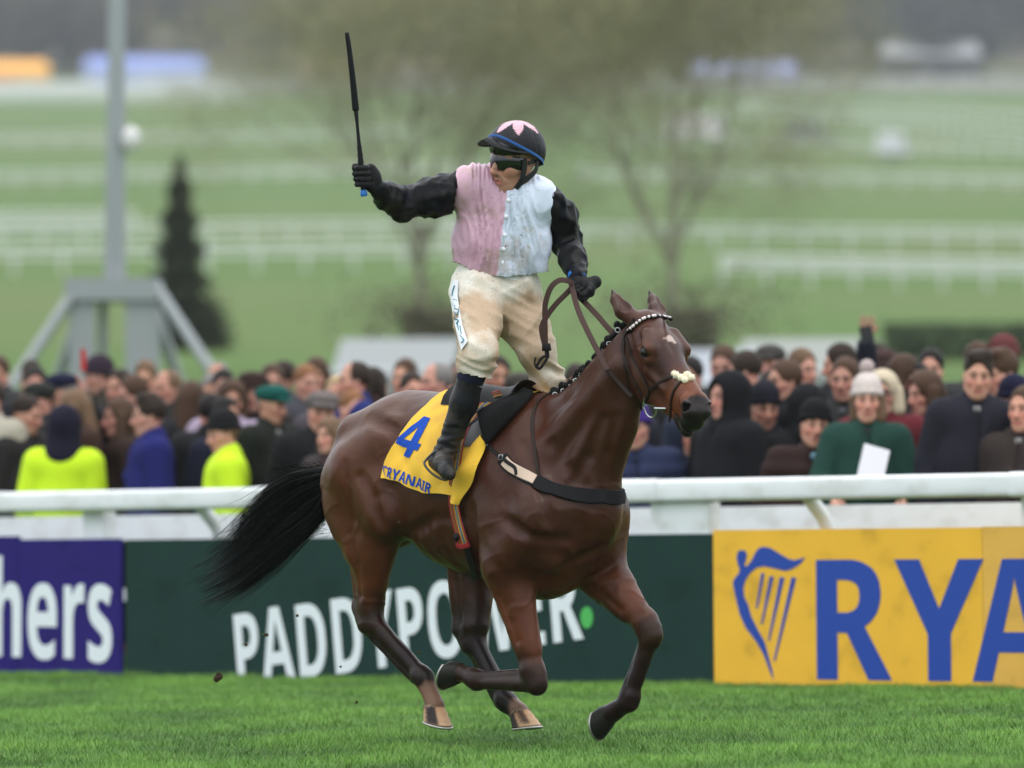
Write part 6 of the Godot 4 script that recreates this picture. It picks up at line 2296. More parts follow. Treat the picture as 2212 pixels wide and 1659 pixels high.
func headwear(kind: String) -> ArrayMesh:
	var s := Surf.new()
	var shapes := {}
	var rough := 0.003
	var make := func(g: Field) -> void: pass
	match kind:
		"short": make = func(g: Field) -> void:
			g.ball(Vector3(0, 0.060, -0.016), Vector3(0.086, 0.100, 0.106), 0.01)
			g.cone(Vector3(0, -0.075, 0.115), Vector3(0, 0.030, 0.125), 0.115, 0.082, 0.006, Vector3(0.95, 1, 1), true)
			g.cone(Vector3(-0.1, -0.085, -0.02), Vector3(0.1, -0.085, -0.02), 0.085, 0.085, 0.01, Vector3.ONE, true)
		"quiff": make = func(g: Field) -> void:
			g.ball(Vector3(0, 0.066, -0.016), Vector3(0.087, 0.100, 0.106), 0.01)
			g.cone(Vector3(-0.035, 0.128, 0.050), Vector3(0.040, 0.138, 0.042), 0.036, 0.032, 0.03)
			g.cone(Vector3(-0.02, 0.135, 0.0), Vector3(0.03, 0.140, -0.02), 0.034, 0.03, 0.03)
			g.cone(Vector3(0, -0.065, 0.115), Vector3(0, 0.030, 0.130), 0.115, 0.082, 0.006, Vector3(0.95, 1, 1), true)
			g.cone(Vector3(-0.1, -0.085, -0.02), Vector3(0.1, -0.085, -0.02), 0.085, 0.085, 0.01, Vector3.ONE, true)
		"receding": make = func(g: Field) -> void:
			g.ball(Vector3(0, 0.055, -0.020), Vector3(0.083, 0.096, 0.101), 0.01)
			g.cone(Vector3(0, -0.05, 0.125), Vector3(0, 0.095, 0.115), 0.125, 0.100, 0.008, Vector3(0.95, 1, 1), true)
			g.cone(Vector3(-0.1, -0.085, -0.02), Vector3(0.1, -0.085, -0.02), 0.085, 0.085, 0.01, Vector3.ONE, true)
		"long": make = func(g: Field) -> void:
			g.ball(Vector3(0, 0.060, -0.016), Vector3(0.090, 0.102, 0.108), 0.01)
			g.cone(Vector3(0, 0.02, -0.075), Vector3(0, -0.22, -0.085), 0.075, 0.085, 0.03, Vector3(1.1, 1, 0.7))
			for q in [1.0, -1.0]: g.cone(Vector3(0.075 * q, 0.03, 0.0), Vector3(0.090 * q, -0.20, 0.020), 0.036, 0.034, 0.02)
			g.cone(Vector3(0, -0.12, 0.10), Vector3(0, 0.030, 0.120), 0.085, 0.082, 0.008, Vector3(0.85, 1, 1), true)
		"bob": make = func(g: Field) -> void:
			g.ball(Vector3(0, 0.062, -0.010), Vector3(0.098, 0.108, 0.112), 0.01)
			for q in [1.0, -1.0]: g.cone(Vector3(0.082 * q, 0.03, 0.0), Vector3(0.088 * q, -0.08, 0.01), 0.038, 0.036, 0.02)
			g.cone(Vector3(0, 0.0, -0.07), Vector3(0, -0.08, -0.06), 0.075, 0.07, 0.02)
			g.cone(Vector3(0, -0.10, 0.11), Vector3(0, 0.026, 0.125), 0.085, 0.080, 0.008, Vector3(0.85, 1, 1), true)
		"beanie": make = func(g: Field) -> void:
			g.ball(Vector3(0, 0.078, -0.012), Vector3(0.094, 0.104, 0.110), 0.01)
			g.cone(Vector3(0, -0.075, 0.02), Vector3(0, -0.06, -0.02), 0.125, 0.115, 0.008, Vector3(1.2, 1, 1.2), true)
			for k in 10: g.cone(Vector3(cos(k * 0.628) * 0.086, 0.052 - 0.012 * sin(k * 0.628 + 3.14), sin(k * 0.628) * 0.102 - 0.01), Vector3(cos(k * 0.628 + 0.628) * 0.086, 0.052 - 0.012 * sin(k * 0.628 + 3.77), sin(k * 0.628 + 0.628) * 0.102 - 0.01), 0.018, 0.018, 0.006)
		"flat_cap": make = func(g: Field) -> void:
			g.ball(Vector3(0, 0.082, -0.004), Vector3(0.104, 0.062, 0.128), 0.01)
			g.ball(Vector3(0, 0.108, 0.025), Vector3(0.095, 0.048, 0.100), 0.02)
			g.cone(Vector3(-0.05, 0.060, 0.105), Vector3(0.05, 0.060, 0.105), 0.030, 0.030, 0.01, Vector3(1, 0.4, 1.3))
			g.cone(Vector3(0, -0.045, 0.0), Vector3(0, -0.04, -0.02), 0.085, 0.085, 0.008, Vector3(1.3, 1, 1.3), true)
		"hood": make = func(g: Field) -> void:
			g.ball(Vector3(0, 0.045, -0.022), Vector3(0.118, 0.135, 0.138), 0.01)
			g.cone(Vector3(0, -0.06, -0.03), Vector3(0, -0.17, -0.03), 0.110, 0.135, 0.04, Vector3(1.05, 1, 0.95))
			g.cone(Vector3(0, 0.03, 0.16), Vector3(0, -0.08, 0.16), 0.100, 0.088, 0.015, Vector3(0.82, 1, 1), true)
	var g := filled(Vector3(-0.17, -0.32, -0.20), Vector3(0.17, 0.24, 0.18), 0.0095, make)
	var hair := kind in ["short", "quiff", "receding", "long", "bob"]
	var tex := func(p: Vector3, _n: Vector3) -> float: return ((noise.get_noise_3dv(p * Vector3(130, 50, 90)) * 0.013 + noise.get_noise_3dv(p * 45.0) * 0.012 if kind != "long" else noise.get_noise_3dv(p * Vector3(90, 14, 90)) * 0.016) if hair else noise.get_noise_3dv(p * 60.0) * 0.003)
	g.net(s, Transform3D(), func(p, _n): return Color.WHITE * (1.0 + (0.5 if hair else 0.2) * noise.get_noise_3dv(p * Vector3(220, 60, 160))), tex)
	return s.mesh()

func tinted(called: String, c: Color, rough := 0.8) -> StandardMaterial3D:
	var key := "%s %.3f %.3f %.3f" % [called, c.r, c.g, c.b]
	var m := mat(key, c, rough, 0.25)
	m.vertex_color_use_as_albedo = true
	return m

func stocked(kind: String, arg: String) -> ArrayMesh:
	var key := kind + arg
	if not stock.has(key):
		match kind:
			"body": stock[key] = figure_body(arg)
			"coat": stock[key] = figure_coat(arg)
			"trousers": stock[key] = figure_trousers()
			"wear": stock[key] = headwear(arg)
	return stock[key]

const HAIR := {"black": [0.014, 0.011, 0.010], "dark": [0.030, 0.020, 0.015], "brown": [0.065, 0.036, 0.022], "light": [0.14, 0.085, 0.05], "blond": [0.36, 0.26, 0.14], "ginger": [0.22, 0.10, 0.045], "grey": [0.18, 0.165, 0.155], "pale": [0.50, 0.42, 0.30]}
# survey x and y of the head, metres behind the rail, facing (0 to the track, + to the right of the frame), pose, coat colour, headwear, its colour, extras, label
var crowd_list := [
	[-14, 862, 1.7, -20, "stand", [0.36, 0.33, 0.27], "short", "dark", "scarf", "spectator in a pale beige coat with a patterned scarf at the left edge"],
	[40, 832, 3.6, 10, "stand", [0.012, 0.012, 0.015], "short", "black", "", "spectator with black hair and a pale forehead at the far left"],
	[92, 866, 2.7, -55, "phone", [0.02, 0.02, 0.022], "flat_cap", [0.022, 0.023, 0.02], "", "spectator in a dark olive flat cap holding a hand to the face"],
	[142, 845, 3.3, -60, "stand", [0.012, 0.013, 0.02], "flat_cap", [0.010, 0.011, 0.03], "", "spectator in a navy flat cap looking left"],
	[124, 924, 1.5, 165, "stand", [0.50, 0.72, 0.02], "hood", [0.010, 0.009, 0.02], "", "marshal in a yellow high-visibility jacket with a navy hood, seen from behind"],
	[186, 884, 2.2, -70, "stand", [0.035, 0.018, 0.013], "long", "light", "", "woman with long fair-brown hair and a brown fur coat"],
	[300, 852, 2.9, -75, "reach", [0.010, 0.013, 0.012], "short", "brown", "collar", "brown-haired man in a dark green coat holding a red phone high"],
	[336, 898, 1.9, -75, "stand", [0.012, 0.014, 0.10], "quiff", "dark", "collar", "young man in a bright navy suit and white collar, looking left"],
	[240, 838, 4.0, -30, "stand", [0.02, 0.018, 0.018], "short", "dark", "", "dark-haired spectator behind the raised arm with the red phone"],
	[402, 866, 3.4, 175, "stand", [0.014, 0.014, 0.016], "long", "brown", "", "spectator with brown hair turned away beside the blue suit"],
	[431, 892, 2.6, 170, "stand", [0.012, 0.012, 0.013], "short", "black", "", "spectator with black hair seen from behind, right of the blue suit"],
	[440, 848, 4.0, 20, "greet", [0.05, 0.03, 0.03], "short", "grey", "", "grey-haired spectator with one hand raised at the back"],
	[470, 862, 3.2, 0, "clap", [0.30, 0.24, 0.32], "bob", "brown", "", "spectator in lilac clapping with open hands"],
	[492, 838, 4.0, 30, "stand", [0.012, 0.012, 0.014], "short", "black", "", "spectator with short black hair in the back row, left of the green cap"],
	[535, 846, 3.6, -10, "stand", [0.02, 0.014, 0.012], "flat_cap", [0.035, 0.02, 0.017], "", "spectator in a brown flat cap behind the black beanie"],
	[512, 934, 1.6, -88, "stand", [0.50, 0.72, 0.02], "beanie", [0.010, 0.010, 0.011], "", "marshal in a black hat and yellow high-visibility vest"],
	[474, 902, 2.4, 40, "stand", [0.010, 0.012, 0.024], "short", "black", "", "spectator in a navy jacket between the suit and the marshal"],
	[590, 874, 2.2, 35, "stand", [0.012, 0.014, 0.011], "flat_cap", [0.008, 0.075, 0.062], "", "man in a bright green flat cap and a dark tweed coat"],
	[658, 890, 1.8, 15, "stand", [0.008, 0.008, 0.009], "flat_cap", [0.13, 0.11, 0.105], "", "man in a grey flat cap and a black coat"],
	[645, 828, 4.2, 40, "stand", [0.05, 0.05, 0.06], "short", "ginger", "", "ginger-haired spectator in the back row"],
	[704, 852, 3.0, 0, "stand", [0.06, 0.05, 0.06], "short", "blond", "", "fair-haired young man behind the grey cap"],
	[726, 940, 1.3, -40, "stand", [0.04, 0.03, 0.03], "bob", "light", "", "child with brown hair at the barrier beside the horse's rump"],
	[772, 822, 2.6, -70, "stand", [0.016, 0.022, 0.11], "receding", "dark", "collar", "tall man with receding dark hair in a blue suit looking left"],
	[822, 838, 3.3, 160, "stand", [0.02, 0.02, 0.03], "long", "dark", "", "spectator with dark hair turned away behind the tall man"],
	[742, 886, 2.4, 30, "stand", [0.05, 0.02, 0.02], "short", "ginger", "", "red-cheeked spectator low between the fair man and the blue suit"],
	[892, 846, 3.2, 20, "stand", [0.02, 0.02, 0.02], "short", "dark", "", "spectator with dark hair just behind the horse's croup"],
	[938, 826, 2.8, -60, "stand", [0.03, 0.03, 0.035], "receding", "grey", "", "grey-haired man looking left beside the jockey's boot"],
	[985, 846, 3.6, 0, "stand", [0.02, 0.015, 0.015], "short", "brown", "", "spectator hidden behind the jockey's right boot"],
	[1070, 812, 3.8, 10, "stand", [0.03, 0.02, 0.02], "short", "dark", "", "spectator seen between the jockey's legs, higher of two"],
	[1098, 850, 2.6, 20, "stand", [0.02, 0.02, 0.02], "flat_cap", [0.05, 0.045, 0.04], "", "spectator in a dull cap seen between the jockey's legs"],
	[1230, 830, 3.0, 0, "stand", [0.03, 0.03, 0.04], "short", "dark", "", "spectator mostly hidden behind the horse's neck"],
	[1404, 922, 1.6, -10, "stand", [0.020, 0.026, 0.062], "beanie", [0.045, 0.022, 0.16], "", "spectator in a purple woollen hat and navy padded jacket under the horse's chin"],
	[1450, 940, 1.9, 30, "stand", [0.024, 0.03, 0.06], "hood", [0.022, 0.028, 0.05], "", "spectator in a navy hooded jacket below the horse's muzzle"],
	[1556, 858, 1.7, -48, "stand", [0.0075, 0.0075, 0.009], "hood", [0.0075, 0.0075, 0.009], "", "spectator in a large black hooded jacket beside the horse's nose"],
	[1500, 812, 4.0, 0, "stand", [0.02, 0.02, 0.02], "short", "black", "", "spectator half hidden behind the black hood"],
	[1630, 802, 3.0, -72, "stand", [0.02, 0.02, 0.024], "short", "dark", "", "pale dark-haired man looking left, above the black hood"],
	[1648, 880, 2.2, -20, "phone", [0.012, 0.013, 0.02], "beanie", [0.012, 0.012, 0.018], "", "spectator in a dark hat with a hand to the brow beside the black hood"],
	[1714, 824, 2.5, -60, "stand", [0.012, 0.012, 0.014], "short", "brown", "", "man with cropped brown hair and red ears looking left"],
	[1762, 884, 2.3, -165, "stand", [0.009, 0.009, 0.010], "hood", [0.009, 0.009, 0.010], "", "spectator in a black hood turned away behind the waving man"],
	[1726, 918, 1.5, 5, "greet", [0.026, 0.014, 0.012], "beanie", [0.007, 0.007, 0.008], "scarf", "spectator in a black hat and brown fur-collared jacket waving an open hand"],
	[1800, 786, 3.8, -60, "stand", [0.02, 0.02, 0.02], "short", "dark", "", "dark-haired man in the back row looking left, below the raised fist"],
	[1829, 820, 2.8, -20, "stand", [0.03, 0.03, 0.03], "short", "brown", "", "pink-faced man with short hair behind the pale bobble hat"],
	[1948, 826, 3.4, -10, "wave", [0.010, 0.011, 0.018], "short", "black", "", "spectator in a black jacket raising a fist above the crowd"],
	[1866, 864, 1.6, 0, "rail", [0.012, 0.042, 0.032], "beanie", [0.55, 0.48, 0.45], "pompom", "smiling woman in a pale bobble hat and green jacket"],
	[1922, 850, 2.3, -15, "stand", [0.10, 0.015, 0.02], "bob", "pale", "", "fair-haired woman in glasses beside the pale bobble hat"],
	[1962, 812, 3.4, 150, "stand", [0.025, 0.02, 0.02], "long", "brown", "", "spectator with long brown hair turned away in the back row"],
	[1990, 850, 2.7, -30, "clap", [0.03, 0.02, 0.025], "bob", "brown", "", "spectator clapping hands beside the navy jacket"],
	[2028, 798, 3.8, 0, "stand", [0.015, 0.015, 0.015], "short", "black", "", "black-haired spectator at the back beside the tall quiffed man"],
	[2075, 812, 1.7, 4, "stand", [0.014, 0.014, 0.021], "quiff", "dark", "", "tall man with a dark quiff and a roomy navy jacket"],
	[2142, 816, 3.0, -15, "stand", [0.02, 0.02, 0.02], "short", "black", "", "dark-haired man between the navy jacket and the right edge"],
	[2163, 866, 2.1, -8, "stand", [0.050, 0.035, 0.018], "beanie", [0.010, 0.010, 0.028], "", "smiling man in glasses, a navy woollen hat and a brown coat"],
	[2200, 806, 2.8, -30, "stand", [0.10, 0.09, 0.085], "quiff", "brown", "", "brown-haired man at the right edge of the crowd"],
	[2216, 884, 1.7, -25, "stand", [0.03, 0.022, 0.02], "short", "brown", "", "spectator cut off by the right edge of the picture"],
	[1672, 846, 3.6, 0, "stand", [0.02, 0.02, 0.03], "short", "dark", "", "spectator between the pale man and the cropped brown head"],
	[64, 896, 2.0, 40, "stand", [0.02, 0.018, 0.018], "short", "dark", "", "dark-coated spectator between the beige coat and the marshal"],
	[260, 902, 2.5, -60, "stand", [0.028, 0.016, 0.012], "long", "brown", "", "spectator in brown between the fair woman and the blue suit"],
	[386, 838, 4.2, -40, "stand", [0.02, 0.02, 0.02], "receding", "light", "", "balding spectator in the back row above the blue suit"],
	[560, 826, 4.4, 10, "stand", [0.02, 0.02, 0.03], "short", "brown", "", "spectator in the back row left of the ginger head"],
	[1345, 850, 3.2, 0, "stand", [0.02, 0.02, 0.03], "short", "brown", "", "spectator hidden behind the horse's cheek"],
	[18, 806, 4.6, -30, "stand", [0.03, 0.03, 0.03], "short", "brown", "", "spectator in the back row above the beige coat"],
	[80, 816, 5.0, 20, "phone", [0.02, 0.02, 0.03], "short", "dark", "", "spectator at the back raising a hand to the face, left of the mast's leg"],
	[210, 812, 5.0, -40, "stand", [0.03, 0.025, 0.02], "beanie", [0.03, 0.02, 0.03], "", "spectator in a plum hat in the back row under the red phone"],
	[330, 818, 5.2, 30, "stand", [0.05, 0.05, 0.05], "short", "light", "", "light-haired spectator at the back above the raised dark sleeve"],
	[460, 820, 5.0, -20, "clap", [0.02, 0.02, 0.02], "receding", "grey", "", "balding grey spectator clapping at the back, right of the mast"],
	[612, 820, 5.2, -50, "stand", [0.04, 0.04, 0.05], "short", "dark", "", "dark-haired spectator at the back between the green cap and the ginger head"],
	[690, 812, 5.2, 15, "stand", [0.03, 0.03, 0.03], "long", "brown", "", "long-haired spectator at the back above the fair man"],
	[856, 816, 4.8, -15, "stand", [0.05, 0.05, 0.06], "short", "brown", "", "spectator at the back right of the tall man's collar"],
	[1000, 812, 4.8, 25, "stand", [0.03, 0.03, 0.03], "short", "grey", "", "grey-haired spectator at the back left of the jockey's boot"],
	[1585, 790, 4.8, 20, "stand", [0.03, 0.03, 0.03], "short", "brown", "", "spectator at the back just above the black hood"],
	[1690, 786, 4.8, -30, "stand", [0.04, 0.03, 0.03], "flat_cap", [0.06, 0.055, 0.05], "", "spectator in a grey-brown cap at the back above the cropped brown head"],
	[1760, 796, 4.6, 10, "clap", [0.02, 0.02, 0.02], "short", "light", "", "light-haired spectator clapping at the back right of the cropped head"],
	[1905, 786, 5.0, -25, "stand", [0.02, 0.03, 0.03], "short", "dark", "", "dark-haired spectator at the back above the bobble hat"],
	[2115, 782, 5.0, 15, "stand", [0.03, 0.03, 0.03], "short", "brown", "", "brown-haired spectator at the back right of the quiffed man"],
	[2180, 776, 5.2, -15, "stand", [0.05, 0.04, 0.04], "beanie", [0.10, 0.03, 0.03], "", "spectator in a dull red hat at the back near the right edge"],
	[1940, 800, 4.4, -10, "stand", [0.02, 0.02, 0.02], "flat_cap", [0.045, 0.026, 0.022], "", "spectator in a brown cap in the back row, above the fair-haired woman"],
]

func build_crowd() -> void:
	rng.seed = 91
	for q in crowd_list:
		var s := rail_s(q[0])
		var rail := rail_at(s, 0.0)
		var deep: float = -rail.z + q[2] * 1.15 + 0.15
		var head := at(q[0], q[1] + 6, deep)
		var scale := 1.0 + rng.randf_range(-0.03, 0.03)
		if q[9].contains("child"): scale = 0.84
		var feet := head.y - HEAD_Y * scale
		var o := thing("person", q[9], "person", Vector3(head.x, feet, head.z), "spectators behind the rail")
		o.rotation = Vector3(rng.randf_range(-0.03, 0.06), deg_to_rad(q[3] + rng.randf_range(-9, 9)), rng.randf_range(-0.06, 0.06))
		o.scale = Vector3.ONE * scale * Vector3(rng.randf_range(0.92, 1.08), 1, 1)
		var tone := rng.randf_range(0.82, 1.12)
		var turn: float = [-26.0, 0.0, 22.0][rng.randi() % 3] if q[6] != "hood" else 0.0
		var cut: String = ["plain", "padded", "hooded", "blazer"][rng.randi() % 4]
		for word in ["grey flat cap", "bobble", "quiff", "waving", "purple", "suit"]:
			if q[9].contains(word): turn = 0.0
		if q[9].contains("suit"): cut = "blazer"
		elif q[9].contains("padded"): cut = "padded"
		elif q[9].contains("visibility") or q[9].contains("bobble"): cut = "plain"
		elif q[9].contains("tall man with a dark quiff"): cut = "hooded"
		put("body", stocked("body", "%s|%d" % [q[4], int(turn)]), tinted("spectator skin", Color(tone, tone * rng.randf_range(0.92, 1.0), tone * rng.randf_range(0.88, 1.0)), 0.55), o)
		var cc: Array = q[5]
		put("coat", stocked("coat", q[4] + "|" + cut), tinted("coat cloth", Color(cc[0], cc[1], cc[2]), 0.85 if cc[1] < 0.5 else 0.7), o)
		put("trousers", stocked("trousers", ""), tinted("trouser cloth", Color(0.02, 0.02, 0.025), 0.9), o)
		var wear: String = q[6]
		var hc: Array = HAIR[q[7]] if q[7] is String else q[7]
		var is_hair: bool = q[7] is String
		var w := put("hair" if is_hair else wear, stocked("wear", wear), tinted("hair" if is_hair else "hat cloth", Color(hc[0], hc[1], hc[2]), 0.6 if is_hair else 0.9), o)
		var hb := Basis(Vector3.UP, deg_to_rad(turn)) * Basis(Vector3.RIGHT, absf(deg_to_rad(turn)) * 0.3)
		w.transform = Transform3D(hb, Vector3(0, HEAD_Y, 0.005))
		if not is_hair and wear in ["flat_cap", "beanie"]:
			var h: Array = HAIR[["dark", "brown", "light", "grey"][rng.randi() % 4]]
			if q[8] == "pompom": h = HAIR["light"]
			var under := put("hair", stocked("wear", "bob" if q[8] == "pompom" else "receding"), tinted("hair", Color(h[0], h[1], h[2]), 0.6), o)
			under.transform = Transform3D(hb.scaled_local(Vector3(0.90, 0.97, 0.95) if q[8] == "pompom" else Vector3.ONE * 0.97), Vector3(0, HEAD_Y - 0.008, 0.0))
		if wear != "hood" and absf(q[3]) < 110:
			var b := Surf.new()       # the turned-up collar round the open neck
			var ring := []
			var rn := []
			for j in 13:
				var u := lerpf(0.55, TAU - 0.55, j / 12.0)
				ring.append(Vector3(sin(u) * 0.086, 1.462 - 0.05 * maxf(0.0, cos(u)), cos(u) * 0.086 - 0.008 + 0.02 * maxf(0.0, cos(u))))
				rn.append(Vector3(sin(u), 0.25, cos(u)).normalized())
			b.strap(ring, rn, [0.055], 0.010)
			var nb := Surf.new()
			var nr := []
			for j in 11: nr.append(Vector3(sin(TAU * j / 10) * 0.058, 1.445 - 0.02 * maxf(0.0, cos(TAU * j / 10)), cos(TAU * j / 10) * 0.060 + 0.004))
			nb.tube(nr, [0.030], 7)
			put("jumper_neck", nb.mesh(), tinted("neck cloth", [Color(0.03, 0.03, 0.035), Color(0.12, 0.12, 0.14), Color(0.05, 0.02, 0.02), Color(0.02, 0.03, 0.05), Color(0.28, 0.27, 0.27)][rng.randi() % 5]), o)
			put("collar", b.mesh(), tinted("coat cloth", Color(cc[0], cc[1], cc[2]) * 1.3, 0.8), o)
		if q[8] == "scarf" or q[8] == "collar":
			var b := Surf.new()
			var ring := []
			for k in 13: ring.append(Vector3(sin(TAU * k / 12) * 0.075, 1.465 - 0.035 * maxf(0, cos(TAU * k / 12)), cos(TAU * k / 12) * 0.080))
			b.tube(ring, [0.026 if q[8] == "scarf" else 0.017], 7)
			var sc := Color(0.16, 0.30, 0.40) if q[0] > 1000 else Color(0.12, 0.30, 0.30)
			put(q[8], b.mesh(), tinted("neck cloth", sc if q[8] == "scarf" else Color(0.66, 0.66, 0.74)), o)
		if q[8] == "pompom":
			var b := Surf.new()
			b.ball(Vector3(0, HEAD_Y + 0.205, -0.01), Vector3.ONE * 0.048, 10)
			tuft(b, Vector3(0, HEAD_Y + 0.205, -0.01), 0.05, 160, 0.02, Color.WHITE)
			put("pompom", b.mesh(), tinted("hat cloth", Color(0.40, 0.32, 0.31)), o)
		if q[9].contains("glasses"):
			var b := Surf.new()
			for e in [1.0, -1.0]:
				var ring := []
				for k in 13: ring.append(Vector3(0.033 * e + cos(TAU * k / 12) * 0.024, HEAD_Y + 0.012 + sin(TAU * k / 12) * 0.018, 0.108 - absf(cos(TAU * k / 12)) * 0.004))
				b.tube(ring, [0.0032], 5)
				b.tube([Vector3(0.056 * e, HEAD_Y + 0.016, 0.102), Vector3(0.080 * e, HEAD_Y + 0.016, 0.0)], [0.003], 5)
			var gl := put("glasses", b.mesh(), tinted("spectacle frame", Color(0.015, 0.012, 0.012), 0.4), o)
			gl.transform = Transform3D(hb, Vector3(0, HEAD_Y, 0.005)) * Transform3D(Basis(), Vector3(0, -HEAD_Y, 0))
	# things held up
	var red := Surf.new()
	red.box(Vector3(-0.018, -0.075, -0.005), Vector3(0.018, 0.075, 0.005))
	var phone := put("phone", red.mesh(true), mat("red phone case", Color(0.42, 0.012, 0.016), 0.4))
	phone.position = at(180, 778, 38.6)
	tag(phone, "red phone held up on a raised arm at the left", "phone")
	var blk := Surf.new()
	blk.box(Vector3(-0.04, -0.05, -0.006), Vector3(0.04, 0.05, 0.006))
	phone = put("phone", blk.mesh(true), mat("black phone case", Color(0.01, 0.01, 0.011), 0.4))
	phone.position = at(1872, 722, 34.6)
	phone.rotation = Vector3(0, 0, 0.2)
	tag(phone, "black phone held up above the crowd at the right", "phone")
	var paper := Surf.new()
	paper.box(Vector3(-0.075, -0.105, -0.004), Vector3(0.075, 0.105, 0.004))
	var card := put("race_card", paper.mesh(true), mat("white card", Color(0.70, 0.69, 0.76), 0.7))
	card.position = at(1886, 1004, 31.6)
	card.rotation = Vector3(-0.2, 0.2, -0.28)
	tag(card, "white racecard in the hand of the woman in the green jacket", "booklet")

# ---------------------------------------------------------------- beyond the crowd: mast, trees, rails, tents and the wooded hill
func stand(px: float, d: float) -> Vector3:       # a point on the ground in the direction of column px, d metres away
	var x := (px - 1106.0) / FOCAL * d
	return Vector3(x, ground(x, -d), -d)

func course_rail(label: String, a: float, da: float, b: float, db: float, height: float, spacing: float, bars: Array) -> void:
	var white := mat("distant white rail", Color(0.58, 0.61, 0.58), 0.6)
	var o := thing("course_rail", label, "rail", stand(a, da), "white rails across the hillside")
	var pa := stand(a, da)
	var n := int(Vector2(pa.x, pa.z).distance_to(Vector2(stand(b, db).x, stand(b, db).z)) / spacing)
	n = mini(n, 110)
	var at_k := func(t: float) -> Vector3:
		var d := lerpf(da, db, t)
		return stand(lerpf(a, b, t), d) - pa
	for h in bars:
		var s := Surf.new()
		var pts := []
		for k in 25: pts.append(at_k.call(k / 24.0) + Vector3(0, h, 0))
		s.tube(pts, [0.075 + da * 0.00006], 6)
		put("bar", s.mesh(), white, o)
	var ps := Surf.new()
	ps.tube([Vector3(0, -0.2, 0), Vector3(0, height, 0)], [0.085], 6)
	var pm := ps.mesh()
	for k in n + 1:
		var p := put("post", pm, white, o)
		p.position = at_k.call(float(k) / n)

func grow(s: Surf, tips: Array, p: Vector3, d: Vector3, r: float, len: float, depth: int) -> void:
	var q := p + d * len
	q += Vector3(rng.randfn(), rng.randfn(), rng.randfn()) * len * 0.05
	var mid := p.lerp(q, 0.5) + Vector3(rng.randfn(), rng.randfn(), rng.randfn()) * len * 0.04
	s.tube([p, mid, q], [r, r * 0.86, r * 0.72], 5 if depth > 2 else 3, Color.WHITE, 1.0, false)
	if depth == 0:
		tips.append(q)
		return
	if depth < 3: tips.append(mid)
	var n := 3 if depth > 1 else 4
	for k in n:
		var e := (d + Vector3(rng.randfn(), rng.randfn() * 0.7 + 0.12, rng.randfn()) * 0.55).normalized()
		grow(s, tips, p.lerp(q, rng.randf_range(0.55, 1.0)), e, r * rng.randf_range(0.5, 0.68), len * rng.randf_range(0.66, 0.86), depth - 1)

func bare_tree(label: String, px: float, d: float, height: float, sd: int, bud: Color) -> void:
	rng.seed = sd
	var o := thing("tree", label, "tree", stand(px, d))
	var s := Surf.new()
	var tips := []
	s.tube([Vector3(0, -0.3, 0), Vector3(0.03, height * 0.12, 0), Vector3(0, height * 0.24, 0.02)], [0.13, 0.10, 0.085], 10)
	for k in 8:
		var w := TAU * k / 8.0 + rng.randf()
		grow(s, tips, Vector3(0, height * rng.randf_range(0.15, 0.24), 0), Vector3(cos(w) * 0.62, 1.0, sin(w) * 0.62).normalized(), 0.036, height * 0.215, 5)
	grow(s, tips, Vector3(0, height * 0.22, 0), Vector3(0.05, 1, 0).normalized(), 0.05, height * 0.25, 5)
	put("trunk", s.mesh(), mat("grey brown bark", Color(0.25, 0.235, 0.175), 0.95, 0.1), o)
	var l := Surf.new()
	for t in tips:
		for k in 24:
			var p: Vector3 = t + Vector3(rng.randfn(), rng.randfn(), rng.randfn()) * 0.26
			var e1 := Vector3(rng.randfn(), rng.randfn(), rng.randfn()).normalized() * rng.randf_range(0.016, 0.034)
			var e2 := e1.cross(Vector3(rng.randfn(), rng.randfn(), rng.randfn())).normalized() * e1.length() * 0.7
			var c := bud * rng.randf_range(0.7, 1.3)
			var i := l.put(p - e1, c)
			l.put(p + e2, c)
			l.put(p + e1, c)
			l.put(p - e2, c)
			l.quad(i, i + 1, i + 2, i + 3)
	var m := mat("young leaves", Color(1, 1, 1), 0.8, 0.2)
	m.vertex_color_use_as_albedo = true
	m.cull_mode = BaseMaterial3D.CULL_DISABLED
	var crown := put("crown", l.mesh(), m, o)
	tag(crown, "", "", "", "stuff")

func leafy(s: Surf, count: int, size: float, col: Color, where) -> void:
	for k in count:
		var q: Array = where.call()
		var p: Vector3 = q[0]
		var e1 := Vector3(rng.randfn(), rng.randfn(), rng.randfn()).normalized() * size * rng.randf_range(0.6, 1.3)
		var e2 := e1.cross(Vector3(rng.randfn(), rng.randfn(), rng.randfn())).normalized() * e1.length() * 0.6
		var c: Color = col * rng.randf_range(0.6, 1.4)
		var i := s.put(p - e1, c)
		s.put(p + e2, c)
		s.put(p + e1, c)
		s.put(p - e2, c)
		s.quad(i, i + 1, i + 2, i + 3)

